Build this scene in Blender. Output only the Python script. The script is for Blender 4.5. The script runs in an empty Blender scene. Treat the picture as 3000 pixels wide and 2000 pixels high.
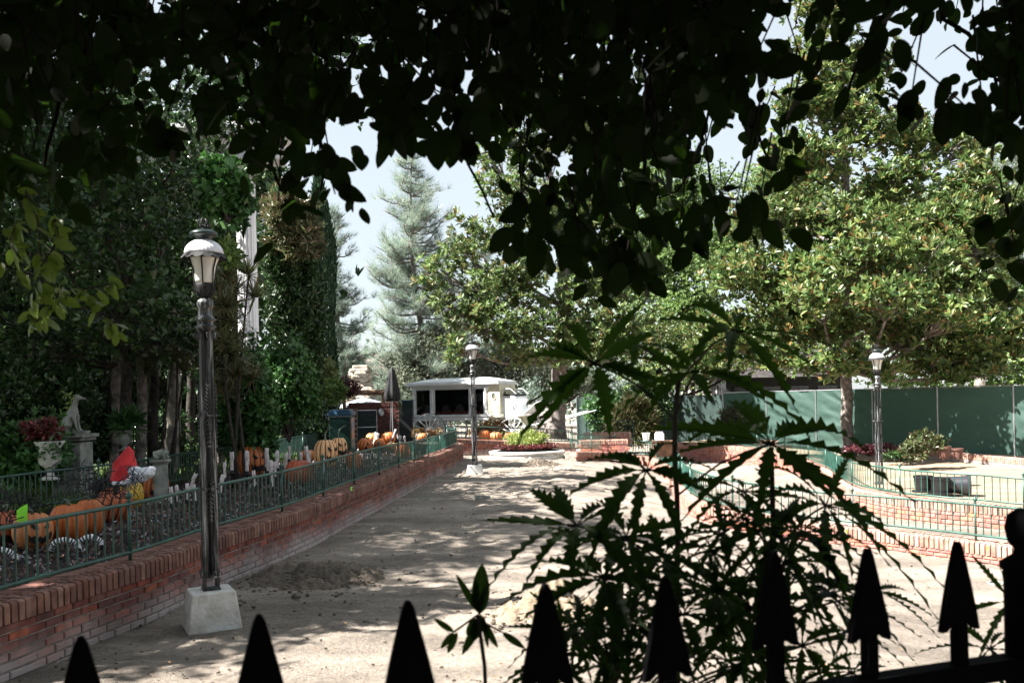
import bpy, bmesh, math, random
import numpy as np
from mathutils import Vector, Matrix

R = math.radians
random.seed(7)
rng = np.random.default_rng(11)
SC = bpy.context.scene
COL = SC.collection

# ------------------------------------------------------------------ camera, sky, sun, exposure
F = 2700.0            # focal length in pixels of the 3000 px wide photograph
CX, CY = 1500.0, 1173.0
ROLL = R(1.2)
HC = 1.95             # eye height above the dirt

cam_d = bpy.data.cameras.new("camera")
cam = bpy.data.objects.new("camera", cam_d)
COL.objects.link(cam)
cam_d.sensor_width = 36.0
cam_d.lens = 36.0 * F / 3000.0
cam_d.shift_y = (CY - 1000.0) / 3000.0
cam_d.clip_start = 0.05
cam_d.clip_end = 2000.0
cam_d.dof.use_dof = True
cam_d.dof.focus_distance = 14.0
cam_d.dof.aperture_fstop = 7.0
cam.location = (0, 0, HC)
cam.matrix_world = Matrix.Translation((0, 0, HC)) @ Matrix.Rotation(R(90), 4, 'X') @ Matrix.Rotation(-ROLL, 4, 'Z')
SC.camera = cam

SUN_EL = R(50)
SUN_DIR = Vector((-1.0, -0.28, 0)).normalized() * math.cos(SUN_EL) + Vector((0, 0, math.sin(SUN_EL)))
world = bpy.data.worlds.new("World")
SC.world = world
world.use_nodes = True
nt = world.node_tree
nt.nodes.clear()
wo = nt.nodes.new("ShaderNodeOutputWorld")
bg = nt.nodes.new("ShaderNodeBackground")
sky = nt.nodes.new("ShaderNodeTexSky")
sky.sky_type = 'NISHITA'
sky.sun_disc = False
sky.sun_elevation = SUN_EL
sky.sun_rotation = math.atan2(SUN_DIR.x, SUN_DIR.y)
sky.air_density = 1.0
sky.dust_density = 1.2
sky.ozone_density = 1.5
bg.inputs[1].default_value = 0.052
mixw = nt.nodes.new("ShaderNodeMix"); mixw.data_type = 'RGBA'     # thin bright haze over the whole sky
mixw.inputs[0].default_value = 0.72
mixw.inputs[7].default_value = (3.75, 4.0, 4.0, 1)
nt.links.new(sky.outputs[0], mixw.inputs[6])
nt.links.new(mixw.outputs[2], bg.inputs[0])
nt.links.new(bg.outputs[0], wo.inputs[0])

sun_d = bpy.data.lights.new("sun", 'SUN')
sun_d.energy = 5.0
sun_d.angle = R(0.5)
sun_d.color = (1.0, 0.955, 0.89)
sun = bpy.data.objects.new("sun", sun_d)
COL.objects.link(sun)
sun.rotation_euler = (-SUN_DIR).to_track_quat('-Z', 'Y').to_euler()
sun.location = (-30, -10, 40)

SC.view_settings.view_transform = 'Standard'
SC.view_settings.look = 'None'
SC.view_settings.gamma = 1.0
SC.view_settings.exposure = 2.25
SC.cycles.max_bounces = 6
SC.cycles.transparent_max_bounces = 8
SC.cycles.diffuse_bounces = 3
SC.cycles.glossy_bounces = 3
SC.cycles.transmission_bounces = 4
SC.cycles.sample_clamp_indirect = 4.0

# ------------------------------------------------------------------ pixel helpers
def uv(px, py):
    dx, dy = px - CX, py - CY
    c, s = math.cos(ROLL), math.sin(ROLL)
    return (dx * c - dy * s) / F, (dx * s + dy * c) / F

def W(px, py, Y):
    u, v = uv(px, py)
    return Vector((u * Y, Y, HC - v * Y))

def ss(t):
    t = min(1.0, max(0.0, t))
    return t * t * (3 - 2 * t)

def gz(x, y):
    return 0.09 * ss((y - 9) / 16) - 0.55 * ss((x - 1) / 4.5)

def G(px, py, h=0.0, fn=gz):
    u, v = uv(px, py)
    Y = 15.0
    for _ in range(40):
        z = fn(u * Y, Y) + h
        Yn = (HC - z) / max(v, 1e-3)
        Y = 0.5 * Y + 0.5 * min(Yn, 90)
    return Vector((u * Y, Y, fn(u * Y, Y) + h))

flat = lambda x, y: 0.0

def spline(pts, step=0.15):
    P = [Vector(p) for p in pts]
    P = [P[0] * 2 - P[1]] + P + [P[-1] * 2 - P[-2]]
    out = []
    for i in range(1, len(P) - 2):
        a, b, c, d = P[i - 1], P[i], P[i + 1], P[i + 2]
        n = max(2, int((c - b).length / step))
        for k in range(n):
            t = k / n
            out.append(0.5 * ((2 * b) + (c - a) * t + (2 * a - 5 * b + 4 * c - d) * t * t + (3 * b - a - 3 * c + d) * t ** 3))
    out.append(P[-2].copy())
    # even spacing
    L = [0.0]
    for i in range(1, len(out)):
        L.append(L[-1] + (out[i] - out[i - 1]).length)
    n = max(2, int(L[-1] / step))
    res, j = [], 0
    for k in range(n + 1):
        s = L[-1] * k / n
        while j < len(L) - 2 and L[j + 1] < s:
            j += 1
        t = (s - L[j]) / max(1e-9, L[j + 1] - L[j])
        res.append(out[j].lerp(out[j + 1], min(1, max(0, t))))
    return res

# ------------------------------------------------------------------ object helpers
def tag(o, label=None, cat=None, group=None, kind=None):
    if label: o['label'] = label
    if cat: o['category'] = cat
    if group: o['group'] = group
    if kind: o['kind'] = kind
    return o

def thing(name, label, cat, loc=(0, 0, 0), rotz=0.0, group=None):
    o = bpy.data.objects.new(name, None)
    o.empty_display_size = 0.1
    COL.objects.link(o)
    o.location = loc
    o.rotation_euler = (0, 0, rotz)
    return tag(o, label, cat, group)

def dup(root, loc=None, rotz=None, label=None, scale=None):
    r = root.copy(); COL.objects.link(r)
    if loc is not None: r.location = loc
    if rotz is not None: r.rotation_euler = (0, 0, rotz)
    if scale is not None: r.scale = scale
    if label: r['label'] = label
    for ch in list(root.children):
        c = ch.copy(); COL.objects.link(c); c.parent = r
        for g in list(ch.children):
            d = g.copy(); COL.objects.link(d); d.parent = c
    return r

class MB:
    def __init__(s):
        s.v, s.f, s.m = [], [], []
    def add(s, vs, fs, mi=0):
        o = len(s.v)
        s.v += [tuple(v) for v in vs]
        s.f += [tuple(i + o for i in f) for f in fs]
        s.m += [mi] * len(fs)
        return s
    def box(s, c, d, M=None, mi=0, top=1.0):
        hx, hy, hz = d[0] / 2, d[1] / 2, d[2] / 2
        vs = []
        for z, k in ((-hz, 1.0), (hz, top)):
            for x, y in ((-hx, -hy), (hx, -hy), (hx, hy), (-hx, hy)):
                p = Vector((x * k, y * k, z))
                if M is not None: p = M @ p
                vs.append(p + Vector(c))
        return s.add(vs, [(0, 3, 2, 1), (4, 5, 6, 7), (0, 1, 5, 4), (1, 2, 6, 5), (2, 3, 7, 6), (3, 0, 4, 7)], mi)
    def tube(s, pts, r, n=8, mi=0, cap=True):
        P = [Vector(p) for p in pts]
        if not hasattr(r, '__len__'): r = [r] * len(P)
        up = Vector((0, 0, 1))
        vs, fs = [], []
        prev = None
        for i, p in enumerate(P):
            t = (P[min(i + 1, len(P) - 1)] - P[max(i - 1, 0)])
            if t.length < 1e-9: t = Vector((0, 0, 1))
            t.normalize()
            if prev is None:
                a = t.cross(up)
                if a.length < 0.1: a = t.cross(Vector((0, 1, 0)))
            else:
                a = prev - t * prev.dot(t)
                if a.length < 1e-5: a = t.cross(up)
            a.normalize(); prev = a
            b = t.cross(a)
            for k in range(n):
                an = 2 * math.pi * k / n
                vs.append(p + (a * math.cos(an) + b * math.sin(an)) * r[i])
        for i in range(len(P) - 1):
            for k in range(n):
                k2 = (k + 1) % n
                fs.append((i * n + k, i * n + k2, (i + 1) * n + k2, (i + 1) * n + k))
        if cap:
            fs.append(tuple(range(n - 1, -1, -1)))
            fs.append(tuple((len(P) - 1) * n + k for k in range(n)))
        return s.add(vs, fs, mi)
    def lathe(s, prof, n=24, at=(0, 0, 0), mi=0, fn=None, M=None, cap=True):
        vs, fs = [], []
        at = Vector(at)
        for j, (r, z) in enumerate(prof):
            for k in range(n):
                an = 2 * math.pi * k / n
                rr, zz = (r, z) if fn is None else fn(r, z, an, j)
                p = Vector((rr * math.cos(an), rr * math.sin(an), zz))
                if M is not None: p = M @ p
                vs.append(p + at)
        m = len(prof)
        for j in range(m - 1):
            for k in range(n):
                k2 = (k + 1) % n
                fs.append((j * n + k, j * n + k2, (j + 1) * n + k2, (j + 1) * n + k))
        if cap:
            fs.append(tuple(range(n - 1, -1, -1)))
            fs.append(tuple((m - 1) * n + k for k in range(n)))
        return s.add(vs, fs, mi)
    def ball(s, c, r, n=12, sc=(1, 1, 1), mi=0):
        prof = []
        for j in range(n // 2 + 1):
            a = math.pi * j / (n // 2)
            prof.append((max(1e-4, math.sin(a)) * r, -math.cos(a) * r))
        M = Matrix.Diagonal((sc[0], sc[1], sc[2]))
        return s.lathe(prof, n, c, mi, M=M, cap=False)
    def prism(s, poly, y0, y1, M=None, mi=0):
        # poly in (x, z), extruded along y
        n = len(poly)
        vs = []
        for y in (y0, y1):
            for x, z in poly:
                p = Vector((x, y, z))
                if M is not None: p = M @ p
                vs.append(p)
        fs = [tuple(range(n)), tuple(range(2 * n - 1, n - 1, -1))]
        for i in range(n):
            j = (i + 1) % n
            fs.append((j, i, i + n, j + n))
        return s.add(vs, fs, mi)
    def build(s, name, mat, parent=None, smooth=False, world=False, bevel=0):
        vs = s.v
        if world and parent is not None:
            L = parent.location
            vs = [(v[0] - L[0], v[1] - L[1], v[2] - L[2]) for v in vs]
        me = bpy.data.meshes.new(name)
        me.from_pydata([tuple(v) for v in vs], [], s.f)
        mats = mat if isinstance(mat, (list, tuple)) else [mat]
        for m in mats: me.materials.append(m)
        if len(mats) > 1:
            me.polygons.foreach_set('material_index', s.m)
        if smooth:
            me.polygons.foreach_set('use_smooth', [True] * len(me.polygons))
        me.update()
        o = bpy.data.objects.new(name, me)
        COL.objects.link(o)
        if parent is not None: o.parent = parent
        if bevel:
            b = o.modifiers.new("bevel", 'BEVEL'); b.width = bevel; b.segments = 2
        return o

def np_mesh(name, V, T, mat, parent=None, smooth=False, world=True):
    V = np.asarray(V, dtype=np.float32)
    if parent is not None and world:
        V = V - np.array(parent.location, dtype=np.float32)
    T = np.asarray(T, dtype=np.int32)
    me = bpy.data.meshes.new(name)
    me.vertices.add(len(V)); me.vertices.foreach_set('co', V.ravel())
    k = T.shape[1]
    me.loops.add(T.size); me.loops.foreach_set('vertex_index', T.ravel())
    me.polygons.add(len(T))
    me.polygons.foreach_set('loop_start', np.arange(0, T.size, k, dtype=np.int32))
    if smooth: me.polygons.foreach_set('use_smooth', np.ones(len(T), dtype=bool))
    me.update(calc_edges=True)
    me.validate()
    for m in (mat if isinstance(mat, (list, tuple)) else [mat]): me.materials.append(m)
    o = bpy.data.objects.new(name, me); COL.objects.link(o)
    if parent is not None: o.parent = parent
    return o

# leaf templates: (along, across, lift)
T_FAR = (np.array([(0, 0, 0), (.3, -.42, .05), (.72, -.38, .02), (1, 0, -.12), (.72, .38, .02), (.3, .42, .05), (.5, 0, -.04)]),
         np.array([(0, 1, 6), (1, 2, 6), (2, 3, 6), (3, 4, 6), (4, 5, 6), (5, 0, 6)]))
T_TRI = (np.array([(0, 0, 0), (.5, -.5, .06), (1, 0, -.1), (.5, .5, .06)]), np.array([(0, 1, 2), (0, 2, 3)]))
T_NEEDLE = (np.array([(0, -.5, 0), (0, .5, 0), (.6, .4, -.08), (.6, -.4, -.08), (1, 0, -.22)]), np.array([(0, 1, 2), (0, 2, 3), (3, 2, 4)]))
def _near():
    pts, tr = [], []
    n = 9
    for i in range(n + 1):
        t = i / n
        w = 0.5 * (math.sin(math.pi * t ** 0.85)) ** 0.72 if 0 < t < 1 else 0.0
        z = -0.10 * t * t
        pts += [(t, -w, z + .10 * w), (t, 0, z), (t, w, z + .10 * w)]
    for i in range(n):
        a, b = i * 3, (i + 1) * 3
        tr += [(a, a + 1, b + 1), (a, b + 1, b), (a + 1, a + 2, b + 2), (a + 1, b + 2, b + 1)]
    return np.array(pts), np.array(tr)
T_NEAR = _near()

def leaves(P, D, N, L, Wd, T):
    P, D, N = [np.asarray(a, dtype=float) for a in (P, D, N)]
    D /= np.linalg.norm(D, axis=1, keepdims=True) + 1e-9
    S = np.cross(D, N); S /= np.linalg.norm(S, axis=1, keepdims=True) + 1e-9
    N = np.cross(S, D)
    L = np.broadcast_to(np.asarray(L, dtype=float), (len(P),)); Wd = np.broadcast_to(np.asarray(Wd, dtype=float), (len(P),))
    tv, tf = T
    V = (P[:, None, :] + tv[None, :, 0, None] * (L[:, None] )[:, :, None] * D[:, None, :]
         + tv[None, :, 1, None] * Wd[:, None, None] * S[:, None, :] + tv[None, :, 2, None] * L[:, None, None] * N[:, None, :])
    k = len(tv)
    FF = (tf[None] + (np.arange(len(P)) * k)[:, None, None]).reshape(-1, 3)
    return V.reshape(-1, 3), FF

def cat_mesh(parts):
    Vs, Fs, o = [], [], 0
    for V, T in parts:
        Vs.append(V); Fs.append(T + o); o += len(V)
    return np.concatenate(Vs), np.concatenate(Fs)

def rand_dirs(n, g=rng):
    d = g.normal(size=(n, 3)); return d / np.linalg.norm(d, axis=1, keepdims=True)

# ------------------------------------------------------------------ materials
def newmat(name):
    m = bpy.data.materials.new(name); m.use_nodes = True
    n = m.node_tree.nodes; b = n['Principled BSDF']
    return m, m.node_tree, n, b

def mat(name, col, rough=0.6, metal=0.0, var=0.15, scale=6.0, bump=0.0, bscale=40.0, spec=0.5, col2=None, trans=0.0):
    m, t, n, b = newmat(name)
    b.inputs['Roughness'].default_value = rough
    b.inputs['Metallic'].default_value = metal
    b.inputs['Specular IOR Level'].default_value = spec
    tc = n.new('ShaderNodeTexCoord')
    nz = n.new('ShaderNodeTexNoise'); nz.inputs['Scale'].default_value = scale; nz.inputs['Detail'].default_value = 6
    t.links.new(tc.outputs['Object'], nz.inputs['Vector'])
    mix = n.new('ShaderNodeMix'); mix.data_type = 'RGBA'
    c2 = col2 or tuple(max(0, c * (1 - 2 * var)) for c in col)
    c1 = col if col2 else tuple(min(1, c * (1 + var)) for c in col)
    mix.inputs[6].default_value = (*c1, 1); mix.inputs[7].default_value = (*c2, 1)
    rp = n.new('ShaderNodeMapRange'); rp.inputs[1].default_value = 0.35; rp.inputs[2].default_value = 0.65
    t.links.new(nz.outputs['Fac'], rp.inputs[0]); t.links.new(rp.outputs[0], mix.inputs[0])
    t.links.new(mix.outputs[2], b.inputs['Base Color'])
    if bump:
        n2 = n.new('ShaderNodeTexNoise'); n2.inputs['Scale'].default_value = bscale; n2.inputs['Detail'].default_value = 8
        t.links.new(tc.outputs['Object'], n2.inputs['Vector'])
        bp = n.new('ShaderNodeBump'); bp.inputs['Strength'].default_value = bump; bp.inputs['Distance'].default_value = 0.02
        t.links.new(n2.outputs['Fac'], bp.inputs['Height']); t.links.new(bp.outputs[0], b.inputs['Normal'])
    return m

def foliage(name, cols, trans=0.3, rough=0.45, tcol=None, spec=0.5, cscale=0.6):
    m, t, n, b = newmat(name)
    geo = n.new('ShaderNodeNewGeometry')
    rmp = n.new('ShaderNodeValToRGB')
    e = rmp.color_ramp.elements
    while len(e) < len(cols): e.new(0.5)
    for i, c in enumerate(cols):
        e[i].position = c[0] if len(c) == 4 else i / (len(cols) - 1)
        cc = c[1:] if len(c) == 4 else c
        e[i].color = (*cc, 1)
    t.links.new(geo.outputs['Random Per Island'], rmp.inputs[0])
    tc = n.new('ShaderNodeTexCoord')
    nz = n.new('ShaderNodeTexNoise'); nz.inputs['Scale'].default_value = cscale; nz.inputs['Detail'].default_value = 3
    t.links.new(tc.outputs['Object'], nz.inputs['Vector'])
    mr = n.new('ShaderNodeMapRange'); mr.inputs[1].default_value = .3; mr.inputs[2].default_value = .7
    mr.inputs[3].default_value = .65; mr.inputs[4].default_value = 1.3
    t.links.new(nz.outputs['Fac'], mr.inputs[0])
    vm = n.new('ShaderNodeVectorMath'); vm.operation = 'SCALE'
    t.links.new(rmp.outputs[0], vm.inputs[0]); t.links.new(mr.outputs[0], vm.inputs['Scale'])
    t.links.new(vm.outputs[0], b.inputs['Base Color'])
    b.inputs['Roughness'].default_value = rough
    b.inputs['Specular IOR Level'].default_value = spec
    tr = n.new('ShaderNodeBsdfTranslucent')
    if tcol:
        tr.inputs[0].default_value = (*tcol, 1)
    else:
        t.links.new(vm.outputs[0], tr.inputs[0])
    ms = n.new('ShaderNodeMixShader'); ms.inputs[0].default_value = trans
    out = n['Material Output']
    t.links.new(b.outputs[0], ms.inputs[1]); t.links.new(tr.outputs[0], ms.inputs[2]); t.links.new(ms.outputs[0], out.inputs[0])
    return m

def island_mat(name, cols, rough=0.85, bump=0.3, bscale=60, whiten=None, moss=False):
    m, t, n, b = newmat(name)
    geo = n.new('ShaderNodeNewGeometry'); rmp = n.new('ShaderNodeValToRGB')
    e = rmp.color_ramp.elements
    while len(e) < len(cols): e.new(0.5)
    for i, c in enumerate(cols):
        e[i].position = i / (len(cols) - 1); e[i].color = (*c, 1)
    t.links.new(geo.outputs['Random Per Island'], rmp.inputs[0])
    tc = n.new('ShaderNodeTexCoord')
    nz = n.new('ShaderNodeTexNoise'); nz.inputs['Scale'].default_value = 9; nz.inputs['Detail'].default_value = 8
    t.links.new(tc.outputs['Object'], nz.inputs['Vector'])
    mr = n.new('ShaderNodeMapRange'); mr.inputs[1].default_value = .3; mr.inputs[2].default_value = .7
    mr.inputs[3].default_value = .6; mr.inputs[4].default_value = 1.25
    t.links.new(nz.outputs['Fac'], mr.inputs[0])
    vm = n.new('ShaderNodeVectorMath'); vm.operation = 'SCALE'
    t.links.new(rmp.outputs[0], vm.inputs[0]); t.links.new(mr.outputs[0], vm.inputs['Scale'])
    last = vm.outputs[0]
    if whiten:
        z0, z1, wc, amt = whiten       # salt bloom creeping up from the soil line
        sp = n.new('ShaderNodeSeparateXYZ'); t.links.new(geo.outputs['Position'], sp.inputs[0])
        n3 = n.new('ShaderNodeTexNoise'); n3.inputs['Scale'].default_value = 1.6; n3.inputs['Detail'].default_value = 7
        t.links.new(tc.outputs['Object'], n3.inputs['Vector'])
        ad = n.new('ShaderNodeMath'); ad.operation = 'MULTIPLY_ADD'
        ad.inputs[1].default_value = 0.5; t.links.new(n3.outputs['Fac'], ad.inputs[0])
        sb = n.new('ShaderNodeMath'); sb.operation = 'MULTIPLY'; sb.inputs[1].default_value = -1
        t.links.new(sp.outputs['Z'], sb.inputs[0]); t.links.new(sb.outputs[0], ad.inputs[2])
        m2 = n.new('ShaderNodeMapRange'); m2.inputs[1].default_value = 0.25 - z1; m2.inputs[2].default_value = 0.25 - z0
        m2.inputs[3].default_value = 0; m2.inputs[4].default_value = amt
        t.links.new(ad.outputs[0], m2.inputs[0])
        mx = n.new('ShaderNodeMix'); mx.data_type = 'RGBA'; mx.inputs[7].default_value = (*wc, 1)
        t.links.new(last, mx.inputs[6]); t.links.new(m2.outputs[0], mx.inputs[0]); last = mx.outputs[2]
    t.links.new(last, b.inputs['Base Color'])
    b.inputs['Roughness'].default_value = rough; b.inputs['Specular IOR Level'].default_value = 0.25
    n2 = n.new('ShaderNodeTexNoise'); n2.inputs['Scale'].default_value = bscale; n2.inputs['Detail'].default_value = 6
    t.links.new(tc.outputs['Object'], n2.inputs['Vector'])
    bp = n.new('ShaderNodeBump'); bp.inputs['Strength'].default_value = bump; bp.inputs['Distance'].default_value = 0.01
    t.links.new(n2.outputs['Fac'], bp.inputs['Height']); t.links.new(bp.outputs[0], b.inputs['Normal'])
    return m

M = {}
M['green_metal'] = mat('green_metal', (.018, .075, .057), .38, 0.0, .2, 5)
M['light_green_metal'] = mat('light_green_metal', (.026, .088, .068), .4, 0.0, .2, 5)
M['dark_rail'] = mat('dark_rail', (.03, .075, .06), .4, 0, .2, 5)
M['black_iron'] = mat('black_iron', (.008, .008, .009), .75, 0, .3, 10, bump=.2, bscale=60)
M['spike_iron'] = mat('spike_iron', (.003, .003, .004), .8, 0, .3, 10, spec=.06)
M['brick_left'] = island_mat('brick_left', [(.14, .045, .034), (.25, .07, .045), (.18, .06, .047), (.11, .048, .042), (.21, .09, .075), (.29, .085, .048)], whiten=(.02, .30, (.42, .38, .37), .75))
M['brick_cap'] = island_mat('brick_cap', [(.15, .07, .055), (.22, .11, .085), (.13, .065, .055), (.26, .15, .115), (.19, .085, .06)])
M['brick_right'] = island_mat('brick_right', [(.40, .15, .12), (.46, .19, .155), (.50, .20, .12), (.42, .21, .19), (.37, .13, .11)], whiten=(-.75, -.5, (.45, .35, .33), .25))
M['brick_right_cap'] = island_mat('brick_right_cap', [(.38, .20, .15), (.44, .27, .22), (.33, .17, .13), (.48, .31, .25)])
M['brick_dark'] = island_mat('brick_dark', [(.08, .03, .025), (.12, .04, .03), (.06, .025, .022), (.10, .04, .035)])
M['mortar_dark'] = mat('mortar_dark', (.10, .085, .075), .95)
M['mortar'] = mat('mortar', (.30, .275, .24), .95, 0, .2, 12, bump=.4, bscale=80)
M['concrete'] = mat('concrete', (.60, .60, .58), .85, 0, .2, 7, bump=.5, bscale=30, col2=(.42, .40, .36))
M['stone_white'] = mat('stone_white', (.62, .60, .56), .8, 0, .15, 5, bump=.3, bscale=30)
M['stone_grey'] = mat('stone_grey', (.24, .25, .22), .9, 0, .25, 5, bump=.5, bscale=30)
M['white_paint'] = mat('white_paint', (.74, .76, .78), .45, 0, .05, 3)
M['cream_paint'] = mat('cream_paint', (.80, .76, .60), .5, 0, .05, 3)
M['column_paint'] = mat('column_paint', (.80, .80, .84), .6, 0, .05, 3)
M['wax'] = mat('wax', (.62, .56, .55), .6, 0, .12, 15, bump=.3, bscale=30)
M['black_fabric'] = mat('black_fabric', (.012, .012, .014), .8, 0, .2, 10, bump=.3, bscale=20)
M['grey_fabric'] = mat('grey_fabric', (.36, .42, .50), .8, 0, .1, 4)
M['white_fabric'] = mat('white_fabric', (.80, .80, .80), .8, 0, .06, 4)
M['bark_dark'] = mat('bark_dark', (.035, .028, .022), .95, 0, .4, 8, bump=.8, bscale=14)
M['bark_grey'] = mat('bark_grey', (.22, .19, .175), .95, 0, .3, 7, bump=.7, bscale=18)
M['bark_pale'] = mat('bark_pale', (.30, .27, .23), .95, 0, .3, 7, bump=.7, bscale=18)
M['steel'] = mat('steel', (.45, .47, .50), .35, .8, .1, 5)
M['bin_green'] = mat('bin_green', (.005, .022, .018), .3, 0, .1, 5)
M['bin_blue'] = mat('bin_blue', (.025, .07, .12), .3, 0, .1, 5)
M['black_plastic'] = mat('black_plastic', (.012, .012, .014), .45, 0, .2, 6)
M['terracotta'] = mat('terracotta', (.13, .06, .045), .8, 0, .15, 8)
M['wood_brown'] = mat('wood_brown', (.22, .12, .07), .7, 0, .25, 6)
M['red_felt'] = mat('red_felt', (.50, .02, .025), .8, 0, .12, 6, bump=.4, bscale=14)
M['white_fur'] = mat('white_fur', (.70, .72, .76), .95, 0, .1, 18, bump=.9, bscale=24)
M['carve_black'] = mat('carve_black', (.012, .009, .008), .8, 0, .2, 10)
M['stem_green'] = mat('stem_green', (.10, .13, .09), .7, 0, .3, 12, bump=.3, bscale=20)
M['tape_green'] = mat('tape_green', (.28, .85, .03), .6, 0, .05, 5)
M['tape_yellow'] = mat('tape_yellow', (.75, .62, .05), .6, 0, .05, 5)
M['roof_shingle'] = mat('roof_shingle', (.13, .115, .10), .9, 0, .3, 4, bump=.6, bscale=8)
M['house_grey'] = mat('house_grey', (.17, .18, .19), .8, 0, .1, 4)
M['window_dark'] = mat('window_dark', (.02, .025, .03), .15, 0, .1, 4)
M['rock_tan'] = mat('rock_tan', (.42, .36, .29), .9, 0, .3, 3, bump=.9, bscale=6)
M['rock_pale'] = mat('rock_pale', (.50, .45, .38), .9, 0, .2, 3, bump=.6, bscale=8)
M['lamp_white'] = mat('lamp_white', (.62, .62, .65), .35, 0, .04, 3)
M['lamp_green'] = mat('lamp_green', (.006, .016, .015), .35, 0, .2, 4)
M['dark_screen'] = mat('dark_screen', (.012, .016, .018), .8, 0, .3, 3)
M['tile_pale'] = mat('tile_pale', (.62, .56, .50), .8, 0, .2, 5)

def iron_worn():
    m, t, n, b = newmat('worn_iron')
    tc = n.new('ShaderNodeTexCoord')
    mp = n.new('ShaderNodeMapping'); mp.inputs['Scale'].default_value = (22, 22, 1.6)
    nz = n.new('ShaderNodeTexNoise'); nz.inputs['Scale'].default_value = 1.4; nz.inputs['Detail'].default_value = 9; nz.inputs['Roughness'].default_value = .7
    t.links.new(tc.outputs['Object'], mp.inputs[0]); t.links.new(mp.outputs[0], nz.inputs['Vector'])
    r = n.new('ShaderNodeValToRGB'); e = r.color_ramp.elements
    e[0].position = .50; e[0].color = (.007, .008, .009, 1); e[1].position = .70; e[1].color = (.42, .43, .44, 1)
    t.links.new(nz.outputs['Fac'], r.inputs[0]); t.links.new(r.outputs[0], b.inputs['Base Color'])
    b.inputs['Roughness'].default_value = .42
    return m
M['worn_iron'] = iron_worn()
m, t, n, b = newmat('frosted_glass')
b.inputs['Base Color'].default_value = (.66, .65, .60, 1); b.inputs['Roughness'].default_value = .35
b.inputs['Subsurface Weight'].default_value = 0.0
M['frosted_glass'] = m
m, t, n, b = newmat('dark_glass'); b.inputs['Alpha'].default_value = .55
b.inputs['Base Color'].default_value = (.004, .005, .006, 1); b.inputs['Roughness'].default_value = .05
b.inputs['Specular IOR Level'].default_value = .35
M['dark_glass'] = m

def soil_mat(name, c_dry, c_wet, wet=0.5, bump=1.0):
    m, t, n, b = newmat(name)
    tc = n.new('ShaderNodeTexCoord')
    def nz(sc, det, vec=None, ro=.55):
        q = n.new('ShaderNodeTexNoise'); q.inputs['Scale'].default_value = sc; q.inputs['Detail'].default_value = det; q.inputs['Roughness'].default_value = ro
        t.links.new(vec or tc.outputs['Object'], q.inputs['Vector']); return q
    mp = n.new('ShaderNodeMapping'); mp.inputs['Scale'].default_value = (.35, 1.3, 1); mp.inputs['Rotation'].default_value = (0, 0, .25)
    t.links.new(tc.outputs['Object'], mp.inputs[0])
    a = nz(1.3, 8, mp.outputs[0], .62); bb = nz(22, 8, None, .7); cc = nz(90, 6, None, .7)
    r = n.new('ShaderNodeValToRGB'); e = r.color_ramp.elements
    e[0].position = .40; e[0].color = (*c_wet, 1); e[1].position = .62; e[1].color = (*c_dry, 1)
    t.links.new(a.outputs['Fac'], r.inputs[0])
    mr = n.new('ShaderNodeMapRange'); mr.inputs[1].default_value = .3; mr.inputs[2].default_value = .7; mr.inputs[3].default_value = .68; mr.inputs[4].default_value = 1.22
    t.links.new(bb.outputs['Fac'], mr.inputs[0])
    vm = n.new('ShaderNodeVectorMath'); vm.operation = 'SCALE'; t.links.new(r.outputs[0], vm.inputs[0]); t.links.new(mr.outputs[0], vm.inputs['Scale'])
    t.links.new(vm.outputs[0], b.inputs['Base Color'])
    b.inputs['Roughness'].default_value = .95; b.inputs['Specular IOR Level'].default_value = .15
    ad = n.new('ShaderNodeMath'); ad.operation = 'MULTIPLY_ADD'; ad.inputs[1].default_value = .35
    t.links.new(cc.outputs['Fac'], ad.inputs[0]); t.links.new(bb.outputs['Fac'], ad.inputs[2])
    bp = n.new('ShaderNodeBump'); bp.inputs['Strength'].default_value = bump; bp.inputs['Distance'].default_value = .06
    t.links.new(ad.outputs[0], bp.inputs['Height']); t.links.new(bp.outputs[0], b.inputs['Normal'])
    return m
M['dirt'] = soil_mat('dirt', (.385, .33, .278), (.215, .185, .155))
M['dirt_fresh'] = soil_mat('dirt_fresh', (.24, .20, .16), (.15, .125, .10))
M['dirt_sandy'] = soil_mat('dirt_sandy', (.44, .35, .25), (.32, .25, .18))
M['mulch'] = soil_mat('mulch', (.07, .06, .05), (.03, .028, .026))
M['path'] = soil_mat('path', (.62, .57, .55), (.54, .50, .48), bump=.15)
M['lawn'] = mat('lawn', (.05, .08, .02), .9, 0, .4, 5, bump=.6, bscale=30)

M['leaf_magnolia'] = foliage('leaf_magnolia', [(.035, .085, .025), (.075, .14, .035), (.13, .20, .06), (.25, .29, .09), (.05, .10, .032), (.10, .16, .045), (.26, .14, .055)], .36, .36)
M['leaf_magnolia_far'] = foliage('leaf_magnolia_far', [(.05, .10, .035), (.10, .17, .05), (.16, .24, .08), (.24, .30, .11), (.07, .13, .045), (.22, .14, .055)], .42, .4)
M['leaf_green'] = foliage('leaf_green', [(.06, .12, .035), (.12, .20, .055), (.20, .29, .08), (.09, .16, .05)], .35, .5)
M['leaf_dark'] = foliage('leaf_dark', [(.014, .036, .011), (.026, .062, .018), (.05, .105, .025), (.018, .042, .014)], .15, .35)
M['leaf_ivy'] = foliage('leaf_ivy', [(.03, .085, .02), (.045, .13, .03), (.08, .20, .045), (.025, .065, .02)], .25, .45)
M['leaf_cypress'] = foliage('leaf_cypress', [(.018, .05, .025), (.03, .075, .035), (.045, .10, .04)], .15, .6)
M['leaf_olive'] = foliage('leaf_olive', [(.07, .09, .055), (.12, .14, .09), (.17, .19, .13), (.05, .07, .04)], .25, .45)
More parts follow.
